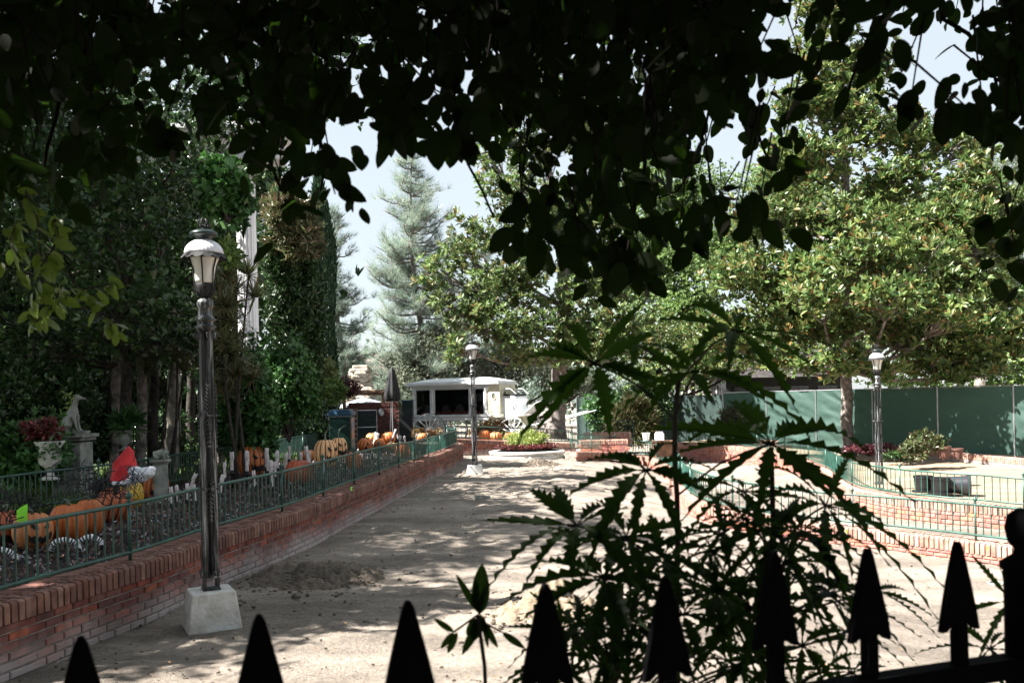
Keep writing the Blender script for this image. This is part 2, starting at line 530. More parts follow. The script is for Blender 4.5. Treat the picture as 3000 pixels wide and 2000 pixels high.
M['leaf_pine'] = foliage('leaf_pine', [(.14, .21, .18), (.19, .27, .22), (.25, .32, .24), (.27, .28, .20)], .45, .5)
M['leaf_pine_far'] = foliage('leaf_pine_far', [(.12, .18, .15), (.17, .24, .19), (.22, .27, .19)], .4, .5)
M['leaf_pepper'] = foliage('leaf_pepper', [(.20, .26, .18), (.26, .33, .22), (.32, .36, .22)], .45, .5)
M['leaf_spiky'] = foliage('leaf_spiky', [(.06, .09, .035), (.12, .15, .06), (.20, .20, .10), (.16, .11, .06)], .25, .35)
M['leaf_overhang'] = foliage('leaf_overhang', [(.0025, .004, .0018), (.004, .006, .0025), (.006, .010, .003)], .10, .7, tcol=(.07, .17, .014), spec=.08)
M['leaf_olive_branch'] = foliage('leaf_olive_branch', [(.05, .07, .012), (.08, .11, .02), (.12, .16, .03)], .35, .4, tcol=(.24, .38, .05))
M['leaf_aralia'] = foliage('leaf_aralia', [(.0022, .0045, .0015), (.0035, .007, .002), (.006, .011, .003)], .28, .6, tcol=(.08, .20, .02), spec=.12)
M['leaf_aralia_lit'] = foliage('leaf_aralia_lit', [(.008, .02, .004), (.012, .03, .006), (.02, .045, .010)], .32, .6, tcol=(.075, .19, .015), spec=.12)  # brighter, more translucent copy of leaf_aralia: sunlight put into the leaf colour
M['leaf_shrub'] = foliage('leaf_shrub', [(.20, .26, .06), (.28, .35, .09), (.36, .42, .12)], .3, .5)
M['leaf_red'] = foliage('leaf_red', [(.16, .02, .03), (.10, .015, .02), (.22, .05, .05), (.06, .05, .02)], .2, .4)
M['leaf_brown'] = foliage('leaf_brown', [(.30, .16, .07), (.20, .09, .04), (.38, .24, .10), (.10, .12, .04)], .2, .6)
M['litter'] = foliage('litter', [(.02, .02, .025), (.12, .06, .04), (.04, .05, .09), (.26, .16, .12), (.012, .012, .02), (.45, .43, .48), (.22, .04, .03), (.06, .08, .03)], .1, .6)
M['leaf_purple'] = foliage('leaf_purple', [(.09, .02, .03), (.14, .04, .05), (.07, .03, .04)], .2, .4)

# ------------------------------------------------------------------ ground
def vnoise(x, y, s, seed):
    # smooth value noise, vectorised
    r = np.random.default_rng(seed).random((256, 256))
    x = x * s; y = y * s
    xi = np.floor(x).astype(int); yi = np.floor(y).astype(int)
    xf = x - xi; yf = y - yi
    xf = xf * xf * (3 - 2 * xf); yf = yf * yf * (3 - 2 * yf)
    a = r[xi % 256, yi % 256]; b_ = r[(xi + 1) % 256, yi % 256]; c = r[xi % 256, (yi + 1) % 256]; d = r[(xi + 1) % 256, (yi + 1) % 256]
    return (a * (1 - xf) + b_ * xf) * (1 - yf) + (c * (1 - xf) + d * xf) * yf - .5

def nss(t):
    t = np.clip(t, 0, 1); return t * t * (3 - 2 * t)

def gzn(x, y):
    return 0.09 * nss((y - 9) / 16) - 0.55 * nss((x - 1) / 4.5)

piles = []   # (x, y, rx, ry, h)
def grid_sheet(name, xs, ys, zf, material, **kw):
    X, Y = np.meshgrid(xs, ys)
    Z = zf(X, Y)
    V = np.stack([X, Y, Z], -1).reshape(-1, 3)
    nx, ny = len(xs), len(ys)
    i = np.arange(nx * ny).reshape(ny, nx)
    Q = np.stack([i[:-1, :-1], i[:-1, 1:], i[1:, 1:], i[1:, :-1]], -1).reshape(-1, 4)
    o = np_mesh(name, V, Q, material, smooth=True)
    return tag(o, **kw) if kw else o

def ground_h(X, Y):
    z = gzn(X, Y)
    m = nss((Y - .5) / 1.5) * nss((40 - Y) / 8)
    for (x0, sl) in ((-.9, .02), (.55, .02)):
        d = np.abs(X - (x0 + sl * Y + .25 * np.sin(Y * .25)))
        z = z - m * (.018 * np.exp(-(d / .11) ** 2) * (.6 + .4 * np.sin(Y * 26)) - .010 * np.exp(-((d - .2) / .07) ** 2))
    z = z + m * (.050 * vnoise(X, Y, .8, 1) + .040 * vnoise(X, Y, 2.6, 2) + .024 * vnoise(X + .3 * Y, Y, 6, 3) + .022 * vnoise(X, Y, 13, 4) + .02 * np.abs(vnoise(X + 20, Y, 4.1, 5)) * (vnoise(X, Y, .5, 6) > 0))
    return z
xs = np.concatenate([[-400, -200, -100, -60, -40, -30, -20, -14, -10, -7], np.arange(-5.2, 9.5, .065), [10.5, 12, 15, 20, 30, 45, 70, 120, 220, 400]])
ys = np.concatenate([[-300, -100, -40, -15, -6, -2, 0, 2, 4], np.arange(5.2, 14, .055), np.arange(14, 28, .11), [29, 31, 34, 38, 44, 52, 65, 90, 140, 260, 600]])
ground = grid_sheet('ground', xs, ys, ground_h, M['dirt'])
tag(ground, 'bare raked brown dirt with tree shadows', kind='structure')

# ------------------------------------------------------------------ brick walls
def offset_path(pts, d):
    out = []
    for i, p in enumerate(pts):
        t = (pts[min(i + 1, len(pts) - 1)] - pts[max(i - 1, 0)]); t.z = 0; t.normalize()
        nrm = Vector((t.y, -t.x, 0))      # right of travel
        q = p + nrm * d
        out.append(q)
    return out

def brick_box(mb, p, t, nrm, lx, ly, lz, jit=.003):
    # p: centre, t along, nrm outward
    p = p + nrm * random.uniform(-jit, jit)
    up = Vector((0, 0, 1))
    a = t * (lx / 2); b = nrm * (ly / 2); c = up * (lz / 2)
    e = .008
    vs = [p - a - b - c, p + a - b - c, p + a - b + c, p - a - b + c]
    a2 = t * (lx / 2 - e); c2 = up * (lz / 2 - e); b1 = nrm * (ly / 2 - e)
    vs += [p - a + b1 - c, p + a + b1 - c, p + a + b1 + c, p - a + b1 + c]
    vs += [p - a2 + b - c2, p + a2 + b - c2, p + a2 + b + c2, p - a2 + b + c2]
    fs = [(0, 1, 5, 4), (1, 2, 6, 5), (2, 3, 7, 6), (3, 0, 4, 7), (4, 5, 9, 8), (5, 6, 10, 9), (6, 7, 11, 10), (7, 4, 8, 11), (8, 9, 10, 11)]
    mb.add(vs, fs)

def brick_wall(name, label, path, top_off, height, width, m_brick, m_cap, side=1, courses=6, zfn=gz, cap_h=.15):
    """path: front top edge (x, y); side=+1: front faces right of travel."""
    P = spline(path, .05)
    n = len(P)
    L = [0]
    for i in range(1, n): L.append(L[-1] + (P[i] - P[i - 1]).length)
    tot = L[-1]
    def at(s):
        s = min(max(s, 0), tot - 1e-4)
        i = min(n - 2, int(s / tot * (n - 1)))
        while L[i + 1] < s: i += 1
        f = (s - L[i]) / (L[i + 1] - L[i])
        p = P[i].lerp(P[i + 1], f)
        a = P[max(0, i - 2)]; b = P[min(n - 1, i + 3)]
        t = (b - a); t.z = 0; t.normalize()
        nr = Vector((t.y, -t.x, 0)) * side
        return Vector((p.x, p.y, 0)), t, nr
    root = thing(name, label, 'brick wall', (P[0].x, P[0].y, zfn(P[0].x, P[0].y)))
    core, br, cp = MB(), MB(), MB()
    # core
    prevring = None
    vs, fs = [], []
    ns = int(tot / .2) + 1
    for k in range(ns + 1):
        p, t, nr = at(tot * k / ns)
        zt = zfn(p.x, p.y) + top_off - .012; zb = zfn(p.x, p.y) + top_off - height - .15
        f_ = p - nr * .018; b_ = p - nr * width
        vs += [(f_.x, f_.y, zb), (f_.x, f_.y, zt), (b_.x, b_.y, zt), (b_.x, b_.y, zb)]
    for k in range(ns):
        o = 4 * k
        for j in range(4):
            j2 = (j + 1) % 4
            fs.append((o + j, o + j2, o + 4 + j2, o + 4 + j))
    fs.append((0, 1, 2, 3)); fs.append((4 * ns + 3, 4 * ns + 2, 4 * ns + 1, 4 * ns))
    core.add(vs, fs)
    ch = (height - cap_h) / courses
    for c in range(courses + 1):
        s = .0 if c % 2 else -.11
        while s < tot:
            l = .215
            if s + l > 0 and s + l / 2 < tot:
                p, t, nr = at(s + l / 2)
                z = zfn(p.x, p.y) + top_off - cap_h - ch * (c + .5)
                brick_box(br, Vector((p.x, p.y, z)) - nr * .03, t, nr, l - .013, .06, ch - .013)
            s += l
    s = .035
    while s < tot:
        p, t, nr = at(s)
        w = .068 * random.uniform(.93, 1.03)
        z = zfn(p.x, p.y) + top_off
        # soldier brick, face and rounded top, running back over the coping
        for (d0, d1, jz) in ((-.012, .10 * 1.0, 0), (.112, min(width, .215), 0), (.222, max(.23, width - .01), 0)) if width > .2 else ((-.012, width, 0),):
            q = p - nr * ((d0 + d1) / 2)
            hh = cap_h if d0 < 0 else .06
            dz = random.uniform(-.004, .004)
            a = t * (w / 2 - .004); b = nr * ((d1 - d0) / 2); e = .015
            zt = z + dz; zb = z - hh
            Q = Vector((q.x, q.y, 0))
            def V3(al, be, zz): return Q + a * al + b * be + Vector((0, 0, zz))
            k1 = (1 - e * 1.4 / ((d1 - d0) / 2))
            vs = [V3(-1, -1, zb), V3(1, -1, zb), V3(1, 1, zb), V3(-1, 1, zb),
                  V3(-1, -1, zt - e), V3(1, -1, zt - e), V3(1, 1, zt - e), V3(-1, 1, zt - e),
                  V3(-.93, -k1, zt), V3(.93, -k1, zt), V3(.93, k1, zt), V3(-.93, k1, zt)]
            cp.add(vs, [(0, 1, 5, 4), (1, 2, 6, 5), (2, 3, 7, 6), (3, 0, 4, 7), (4, 5, 9, 8), (5, 6, 10, 9), (6, 7, 11, 10), (7, 4, 8, 11), (8, 9, 10, 11), (3, 2, 1, 0)])
        s += .078
    core.build('mortar', M['mortar_dark'] if m_brick is M['brick_dark'] else M['mortar'], root, world=True)
    br.build('brickwork', m_brick, root, world=True)
    cp.build('coping', m_cap, root, world=True)
    return root, P, at, tot

LW = [(-20, 1779), (85, 1747), (272, 1690), (468, 1632), (651, 1567), (791, 1523), (919, 1480), (1014, 1440), (1110, 1402), (1187, 1370), (1270, 1336), (1325, 1315), (1352, 1302)]
lw_pts = [G(x, y, .55) for x, y in LW]
first = lw_pts[0] - (lw_pts[2] - lw_pts[0]).normalized() * 3.5
lw_pts = [first] + lw_pts
e = lw_pts[-1]
lw_pts += [Vector((e.x + .02, e.y + .6, 0)), Vector((e.x - .08, e.y + 1.3, 0)), Vector((e.x - .45, e.y + 2.2, 0))]
for p in lw_pts: p.z = 0
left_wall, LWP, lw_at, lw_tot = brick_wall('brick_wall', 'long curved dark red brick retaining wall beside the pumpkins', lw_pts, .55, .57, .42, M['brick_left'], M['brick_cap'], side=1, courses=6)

# right-hand walls: low kerb wall round the dirt, and the taller one across the path
R1 = [(1690, 1322, 26.5), (1800, 1326, 25.8), (1890, 1338, 24.0), (1950, 1372, 21.0)]
r1_pts = [G(x, y, .30) for x, y, _ in R1]
r1b = [(1975, 1425), (2020, 1462), (2100, 1488), (2200, 1508), (2385, 1535), (2500, 1548), (2612, 1560), (2746, 1575), (2880, 1592), (3010, 1608), (3100, 1620), (3500, 1672), (4000, 1740)]
r1_pts += [G(x, y, .30) for x, y in r1b]
for p in r1_pts: p.z = 0
kerb_wall, KP, k_at, k_tot = brick_wall('brick_wall', 'low curved pink brick wall edging the dirt below the nearer right railing', r1_pts, .30, .34, .40, M['brick_right'], M['brick_right_cap'], side=1, courses=3, cap_h=.16)

def gz2(x, y): return gz(x, y)
R2 = [(1950, 1293), (2040, 1297), (2132, 1305), (2230, 1318), (2310, 1336), (2390, 1366), (2470, 1420), (2560, 1443), (2700, 1462), (2836, 1474), (3000, 1490), (3120, 1503), (3600, 1545), (4100, 1590)]
r2_pts = []
R2Y = [35, 34.5, 33.2, 31, 28.5, 25.5, 20.5, 18.6, 17.4, 16.8, 16.2, 15.8, 14.9, 14.2]
for (x, y), Y in zip(R2, R2Y):
    q = W(x, y, Y); r2_pts.append(q)
print('R2 top z', [round(q.z, 2) for q in r2_pts])
def r2top(x, y):
    best = min(r2_pts, key=lambda q: (q.x - x) ** 2 + (q.y - y) ** 2)
    ws = [(1 / (.05 + (q.x - x) ** 2 + (q.y - y) ** 2), q.z) for q in r2_pts]
    return sum(a * b for a, b in ws) / sum(a for a, b in ws)
R2Z = r2top
r2p = [Vector((q.x, q.y, 0)) for q in r2_pts]
far_wall, FP, f_at, f_tot = brick_wall('brick_wall', 'taller sunlit pink brick retaining wall across the pale path', r2p, 0.0, .98, .38, M['brick_right'], M['brick_right_cap'], side=1, courses=10, zfn=R2Z, cap_h=.16)

# pale path between the two right walls
pa = [Vector((p.x, p.y, 0)) for p in offset_path(KP[::8], -.35)]
pb = [Vector((p.x, p.y, 0)) for p in offset_path(FP[::8], .02)]
def resample(P, n):
    out = []
    for k in range(n):
        f = k / (n - 1) * (len(P) - 1); i = min(len(P) - 2, int(f)); out.append(P[i].lerp(P[i + 1], f - i))
    return out
# skip kerb points on the far straight before the nose
A_ = resample(pa, 60); B_ = resample([Vector((2.0, 36, 0))] + pb, 60)
mb = MB(); vs, fs = [], []
K = 8
for i in range(60):
    for k in range(K + 1):
        q = A_[i].lerp(B_[i], k / K); vs.append((q.x, q.y, gz(q.x, q.y) + .075 - .32 * ss((q.x - 3.6) / 2.0)))
for i in range(59):
    for k in range(K):
        a = i * (K + 1) + k; fs.append((a, a + 1, a + K + 2, a + K + 1))
mb.add(vs, fs)
tag(mb.build('path', M['path'], smooth=True), 'pale sunlit concrete path between the brick walls', kind='structure')

# raised bed right behind the taller wall
bed_z = lambda x, y: r2top(x, y) - .05
mb = MB(); vs, fs = [], []
inner = resample(offset_path(FP[::6], -.2), 40)
for i in range(40):
    p = inner[i]
    q = Vector((p.x + 14, p.y + 22, 0))
    for k in range(9):
        c = p.lerp(q, (k / 8) ** 1.5); z = r2top(p.x, p.y) - .06
        vs.append((c.x, c.y, z * (1 - k / 8) + -.02 * (k / 8)))
for i in range(39):
    for k in range(8):
        a = i * 9 + k; fs.append((a, a + 1, a + 10, a + 9))
mb.add(vs, fs)
tag(mb.build('garden_soil', M['dirt_sandy'], smooth=True), 'dry tan soil of the raised bed around the right lamp', kind='structure')

# left bed behind the left wall
mb = MB(); vs, fs = [], []
lb = resample([Vector((p.x, p.y, 0)) for p in offset_path(LWP[::8], -.30)], 70)
for i in range(70):
    p = lb[i]
    q = Vector((min(p.x - 2, -8.0), p.y + .5, 0))
    for k in range(11):
        c = p.lerp(q, k / 10)
        vs.append((c.x, c.y, .40 + gz(c.x, c.y) + .05 * math.sin(c.x * 3.1 + c.y) * math.sin(c.y * 1.7) * (1 if k else 0)))
for i in range(69):
    for k in range(10):
        a = i * 11 + k; fs.append((a, a + 1, a + 12, a + 11))
mb.add(vs, fs)
tag(mb.build('garden_soil', M['mulch'], smooth=True), 'dark mulch of the raised bed under the pumpkins', kind='structure')
BED = .42
bedz = lambda x, y: BED + gz(x, y)
# lawn and undergrowth floor behind the back railing
mb = MB()
mb.add([(-40, 0, .42), (-7.2, 0, .42), (-6.6, 18, .44), (-5.5, 34, .48), (-5, 60, .5), (-40, 60, .5)], [(0, 1, 2, 3, 4, 5)])
tag(mb.build('lawn', M['lawn']), 'shaded green lawn behind the far railing on the left', kind='structure')

# ------------------------------------------------------------------ railings
def railing(name, label, P, ztop, zbot, m, spacing=.12, post_every=2.0, post_foot=.10, r_rail=.018, r_p=.0095, first_post=.0, finial=True, group=None):
    """P: polyline (x,y), ztop/zbot functions"""
    P = spline([Vector((p[0], p[1], 0)) for p in P], .08)
    n = len(P); L = [0]
    for i in range(1, n): L.append(L[-1] + (P[i] - P[i - 1]).length)
    tot = L[-1]
    def at(s):
        f = s / tot * (n - 1); i = min(n - 2, max(0, int(f))); q = P[i].lerp(P[i + 1], f - i); return q
    root = thing(name, label, 'railing', (P[0].x, P[0].y, zbot(P[0].x, P[0].y) - post_foot), group=group)
    t_, b_ = MB(), MB()
    step = max(1, n // max(2, int(tot / .25)))
    idx = list(range(0, n, step))
    if idx[-1] != n - 1: idx.append(n - 1)
    t_.tube([(P[i].x, P[i].y, ztop(P[i].x, P[i].y)) for i in idx], r_rail, 8)
    b_.tube([(P[i].x, P[i].y, zbot(P[i].x, P[i].y)) for i in idx], r_rail, 8)
    t_.build('top_rail', m, root, smooth=True, world=True); b_.build('bottom_rail', m, root, smooth=True, world=True)
    nb = max(1, round(tot / post_every)); bay = tot / nb
    for k in range(nb + 1):
        q = at(min(tot, k * bay)); zt = ztop(q.x, q.y); zb = zbot(q.x, q.y)
        pm = MB(); pm.tube([(q.x, q.y, zb - post_foot), (q.x, q.y, zt + .02)], .017, 8)
        if finial:
            pm.lathe([(.017, 0), (.024, .008), (.014, .02), (.012, .03), (.026, .045), (.030, .062), (.024, .08), (.008, .095), (.004, .115)], 10, (q.x, q.y, zt + .015))
        pm.build('post', m, root, smooth=True, world=True)
        if k < nb:
            pk = MB(); np_ = max(1, round(bay / spacing))
            for j in range(1, np_):
                c = at(k * bay + bay * j / np_)
                pk.tube([(c.x, c.y, zbot(c.x, c.y)), (c.x, c.y, ztop(c.x, c.y))], r_p, 6, cap=False)
            pk.build('picket_panel', m, root, smooth=True, world=True)
    return root

lw_c = [p for p in offset_path(LWP, -.20)]
lr_pts = lw_c[::14]
railing('railing', 'green metal railing along the top of the long left brick wall', lr_pts, lambda x, y: .55 + .52 + gz(x, y) - .09 * ss((y - 17) / 5), lambda x, y: .55 + .075 + gz(x, y) - .03 * ss((y - 17) / 5), M['green_metal'], spacing=.118, post_every=1.85)
br_px = [(-30, 1402), (140, 1380), (273, 1366), (427, 1345), (577, 1323), (641, 1313), (800, 1290), (961, 1267), (1010, 1261)]
br = [G(x, y, 1.07, flat) for x, y in br_px]
railing('railing', 'dark railing behind the pumpkins at the edge of the lawn', br, lambda x, y: 1.07, lambda x, y: .60, M['dark_rail'], spacing=.12, post_every=2.3)
kc = [p for p in offset_path(KP, -.2)]
railing('railing', 'pale green railing on the low wall around the right side of the dirt', kc[::12], lambda x, y: gz(x, y) + .30 + .52, lambda x, y: gz(x, y) + .30 + .08, M['light_green_metal'], spacing=.12, post_every=2.0)
fc = [p for p in offset_path(FP, -.16)]
railing('railing', 'light green railing on the taller wall in front of the right lamp', fc[::12], lambda x, y: r2top(x, y) + .52, lambda x, y: r2top(x, y) + .07, M['light_green_metal'], spacing=.13, post_every=2.2)

# back of the dirt: brick edging, railings behind the round planter
bwp = [W(1325, 1285, 31.5), W(1420, 1292, 31.8), W(1560, 1297, 32.2), W(1683, 1299, 32.4)]
bw = [Vector((p.x, p.y, 0)) for p in bwp]
def bwz(x, y): return bwp[0].z + (bwp[-1].z - bwp[0].z) * (x - bwp[0].x) / (bwp[-1].x - bwp[0].x)
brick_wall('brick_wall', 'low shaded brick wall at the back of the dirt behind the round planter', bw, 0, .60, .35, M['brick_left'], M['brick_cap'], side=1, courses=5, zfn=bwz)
railing('railing', 'dark railing on the back wall behind the middle lamp', [(-2.0, 31.6), (-.6, 32.0), (.55, 32.3)], lambda x, y: bwz(x, y) + .45, lambda x, y: bwz(x, y) + .06, M['dark_rail'], spacing=.13, post_every=1.9)
railing('railing', 'pale green railing on the back wall in front of the thick tree trunk', [(.6, 32.35), (1.3, 32.5), (2.1, 32.6)], lambda x, y: bwz(x, y) + .45, lambda x, y: bwz(x, y) + .06, M['light_green_metal'], spacing=.13, post_every=1.4)
bk = [W(1718, 1234, 34), W(1855, 1234, 34)]
railing('railing', 'short raised pale green railing panel beyond the curved one', [(p.x, p.y) for p in bk], lambda x, y: bk[0].z, lambda x, y: bk[0].z - .62, M['light_green_metal'], spacing=.13, post_every=1.8, post_foot=.5, finial=False)
q2 = [W(1858, 1251, 35.5), W(2000, 1252, 35.5), W(2233, 1258, 34.5)]
# step walls seen through the curved railing
for (x0, x1, y0, y1, Y, lab) in ((1715, 1850, 1268, 1283, 33.0, 'upper sunlit brick step behind the curved railing'), (1700, 1840, 1290, 1305, 31.5, 'lower sunlit brick step behind the curved railing')):
    a, b_2 = W(x0, y0, Y), W(x1, y0, Y)
    zt = a.z; brick_wall('brick_step', lab, [Vector((a.x, a.y, 0)), Vector(((a.x + b_2.x) / 2, a.y + .05, 0)), Vector((b_2.x, b_2.y, 0))], 0, .35, .5, M['brick_right'], M['brick_right_cap'], side=1, courses=2, zfn=lambda x, y, z=zt: z)

# ------------------------------------------------------------------ street lamps
def make_lamp(label, loc, rotz, with_base, scale=1.0):
    root = thing('street_lamp', label, 'street lamp', loc, rotz, group='ornate garden street lamps')
    if with_base:
        b = MB(); b.box((0, 0, -.17), (.46, .46, .34), top=.80); o = b.build('concrete_base', M['concrete'], root, bevel=.012)
    # base box of open ironwork
    b = MB()
    for sx in (-1, 1):
        for sy in (-1, 1):
            b.box((sx * .075, sy * .075, .055), (.028, .028, .11))
            b.tube([(sx * .09, sy * .09, .115), (sx * .11, sy * .11, .15), (sx * .098, sy * .098, .175), (sx * .08, sy * .08, .165), (sx * .088, sy * .088, .148)], .006, 6)
            b.tube([(sx * .04, sy * .09, .115), (sx * .02, sy * .10, .15), (sx * .035, sy * .10, .17), (sx * .055, sy * .10, .155)], .005, 6)
            b.tube([(sx * .09, sy * .04, .115), (sx * .10, sy * .02, .15), (sx * .10, sy * .035, .17), (sx * .10, sy * .055, .155)], .005, 6)
    b.box((0, 0, .118), (.205, .205, .018)); b.box((0, 0, .008), (.20, .20, .016))
    b.v = [(v[0] * .76, v[1] * .76, v[2]) for v in b.v]
    b.build('foot', M['worn_iron'], root)
    # four slim fluted legs bundled into a column
    for sx in (-1, 1):
        for sy in (-1, 1):
            c = MB()
            def fl(r, z, a, j): return r * (1 + .14 * math.cos(a * 6)), z
            prof = [(.036 - .012 * (z / 2.3), z) for z in np.linspace(.12, 2.33, 24)]
            def leg(r, z, a, j): return r * (1 + .16 * math.cos(a * 6)), z
            vs = []
            nn = 24
            for j, (r, z) in enumerate(prof):
                off = .046 - .010 * (z / 2.33); r *= .74
                for k in range(nn):
                    an = 2 * math.pi * k / nn; rr = r * (1 + .14 * math.cos(an * 6)) * .86
                    vs.append((sx * off + rr * math.cos(an), sy * off + rr * math.sin(an), z))
            fs = []
            for j in range(len(prof) - 1):
                for k in range(nn):
                    k2 = (k + 1) % nn; fs.append((j * nn + k, j * nn + k2, (j + 1) * nn + k2, (j + 1) * nn + k))
            c.add(vs, fs); c.build('leg', M['worn_iron'], root, smooth=True)
    c = MB(); c.tube([(0, 0, .1), (0, 0, 2.35)], .014, 10); c.build('core_rod', M['black_iron'], root, smooth=True)
    # leaf ornament bands
    b = MB()
    b.box((0, 0, 1.55), (.215, .215, .016)); b.box((0, 0, 1.568), (.19, .19, .01)); b.box((0, 0, .90), (.20, .20, .014))
    b.v = [(v[0] * .78, v[1] * .78, v[2]) for v in b.v]
    b.build('collar', M['worn_iron'], root)
    lf = MB()
    for face in range(4):
        A = Matrix.Rotation(face * math.pi / 2, 3, 'Z')
        for (z0, z1, dr) in ((1.59, 1.82, 1), (1.53, 1.27, -1), (.88, .62, -1), (.92, 1.12, 1)):
            n_ = 7
            lf.tube([A @ Vector((0, -.096, z0)), A @ Vector((0, -.092, z1))], .005, 6)
            for k in range(n_):
                zz = z0 + (z1 - z0) * (k + .3) / n_
                w = .045 * (1 - .55 * k / n_)
                for sx in (-1, 1):
                    p0 = A @ Vector((0, -.098, zz)); p1 = A @ Vector((sx * w * .6, -.104, zz + dr * .022)); p2 = A @ Vector((sx * w, -.098, zz + dr * .040))
                    lf.tube([p0, p1, p2], [.003, .006, .002], 5)
            for sx in (-1, 1):
                cc = Vector((sx * .035, -.100, z0 - dr * .012))
                ring = [A @ (cc + Vector((.017 * math.cos(t), 0, .017 * math.sin(t)))) for t in np.linspace(0, 5.4, 10)]
                lf.tube(ring, .004, 5)
    lf.v = [(v[0] * .74, v[1] * .74, v[2]) for v in lf.v]
    lf.build('leaf_ornament', M['worn_iron'], root, smooth=True)
    c = MB()
    c.lathe([(.055, 2.28), (.075, 2.32), (.098, 2.345), (.07, 2.355), (.07, 2.385), (.093, 2.395), (.095, 2.41), (.075, 2.42), (.062, 2.44), (.06, 2.50), (.072, 2.52), (.076, 2.55), (.066, 2.575), (.04, 2.59), (.034, 2.61)], 28)
    for k in range(8):
        a = k * math.pi / 4
        d = Vector((math.cos(a), math.sin(a), 0))
        c.tube([d * .07 + Vector((0, 0, 2.30)), d * .10 + Vector((0, 0, 2.27)), d * .092 + Vector((0, 0, 2.24)), d * .07 + Vector((0, 0, 2.22))], [.008, .010, .007, .002], 6)
    c.build('capital', M['worn_iron'], root, smooth=True)
    c = MB(); c.lathe([(.034, 2.60), (.05, 2.62), (.068, 2.65), (.078, 2.69), (.080, 2.725), (.074, 2.73)], 24)
    for k in range(6):
        a = k * math.pi / 3 + .2; d = Vector((math.cos(a), math.sin(a), 0))
        c.tube([d * .042 + Vector((0, 0, 2.60)), d * .086 + Vector((0, 0, 2.66)), d * .092 + Vector((0, 0, 2.75)), d * .100 + Vector((0, 0, 2.85)), d * .135 + Vector((0, 0, 2.955))], .0065, 6)
    c.build('lantern_frame', M['black_iron'], root, smooth=True)
    c = MB(); c.lathe([(.076, 2.728), (.080, 2.76), (.088, 2.82), (.102, 2.89), (.122, 2.94), (.130, 2.955)], 32)
    c.build('glass_shade', M['frosted_glass'], root, smooth=True)
    c = MB()
    def sk(r, z, a, j):
        return (r * (1 + (.05 * abs(math.sin(a * 7)) if j in (1, 2) else 0)), z - (.020 * abs(math.sin(a * 7)) if j in (1, 2) else 0) + (.012 if j == 1 else 0))
    c.lathe([(.120, 2.955), (.188, 2.948), (.196, 2.958), (.168, 2.990), (.12, 2.99)], 112, fn=sk, cap=False)
    c.build('scalloped_skirt', M['black_iron'], root)
    c = MB()
    dome = [(.168 * math.cos(t), 2.990 + .135 * math.sin(t)) for t in np.linspace(0, 1.25, 12)]
    c.lathe(dome, 96, fn=lambda r, z, a, j: (r * (1 + .012 * math.cos(a * 32)), z))
    c.build('dome', M['lamp_white'], root, smooth=True)
    c = MB(); c.lathe([(.050, 3.105), (.070, 3.12), (.066, 3.142), (.116, 3.152), (.124, 3.165), (.118, 3.18), (.08, 3.20), (.03, 3.207)], 32)
    c.build('cap', M['lamp_green'], root, smooth=True)
    c = MB(); c.lathe([(.02, 3.20), (.028, 3.21), (.014, 3.225), (.02, 3.24), (.02, 3.25)], 12)
    for k in range(6):
        a = k * math.pi / 3; d = Vector((math.cos(a), math.sin(a), 0))
        c.tube([d * .01 + Vector((0, 0, 3.24)), d * .042 + Vector((0, 0, 3.235)), d * .045 + Vector((0, 0, 3.275)), d * .03 + Vector((0, 0, 3.30)), d * .012 + Vector((0, 0, 3.285))], .007, 6)
    c.build('finial', M['black_iron'], root, smooth=True)
    root.scale = (scale, scale, scale)
    return root

L1 = W(618, 1725, 8.23); L2 = W(1391, 1362, 23.8); L3 = W(2577, 1431, 19.6)
lamp1 = make_lamp('nearest tall ornate black lamp on a white concrete block beside the left wall', L1, R(27), True)
lamp2 = dup(lamp1, L2, R(4), 'farther ornate lamp on a small concrete block in the middle of the dirt')
lamp3 = make_lamp('ornate lamp without a block behind the right railing and beside the tree trunk', L3, R(20), False, 3.06 / 3.3)

# cables from the lamp blocks
for L_, lab, pts in (
                     (L2, 'dark cable looping from the middle lamp block over the dirt', [(-.12, -.2, 0), (-.02, -.3, -.1), (.05, -.5, -.20), (-.1, -.9, -.21), (-.45, -1.6, -.22)]),):
    c = MB(); c.tube(spline([Vector(L_) + Vector(p) for p in pts], .05), .012, 7)
    tag(c.build('cable', M['black_plastic'], smooth=True), lab, 'cable')

# ------------------------------------------------------------------ dirt piles
def pile(px, py, rx, ry, h, m, label, seed, rough=1.0):
    c = G(px, py)
    n = 110
    X, Y = np.meshgrid(np.linspace(-1.3, 1.3, n), np.linspace(-1.3, 1.3, n))
    r = np.sqrt(X ** 2 + Y ** 2)
    wx, wy = X * rx, Y * ry
    base = np.clip(1 - r ** .9 + .55 * vnoise(X + 9, Y + 9, 1.6, seed), 0, None)
    base = base ** .9 * h
    Z = base * (1 + 1.1 * vnoise(wx + 5, wy + 5, 6, seed + 1)) + rough * (.09 * vnoise(wx + 5, wy + 5, 11, seed + 2) + .07 * vnoise(wx + 7, wy + 3, 25, seed + 3)) * np.clip(base / h * 3, 0, 1)
    Z = Z - .07 * np.clip((r - .9) * 4, 0, 1)
    V = np.stack([wx + c.x, wy + c.y, Z + gzn(wx + c.x, wy + c.y)], -1).reshape(-1, 3)
    i = np.arange(n * n).reshape(n, n)
    Q = np.stack([i[:-1, :-1], i[:-1, 1:], i[1:, 1:], i[1:, :-1]], -1).reshape(-1, 4)
    o = bpy.data.objects
    rt = np_mesh('dirt_pile', V, Q, m, smooth=False)
    # loose clods
    tag(rt, label, 'dirt pile')
    return rt
pile(925, 1690, .75, .85, .15, M['dirt_fresh'], 'dark freshly dug mound of dirt beside the left wall', 31)
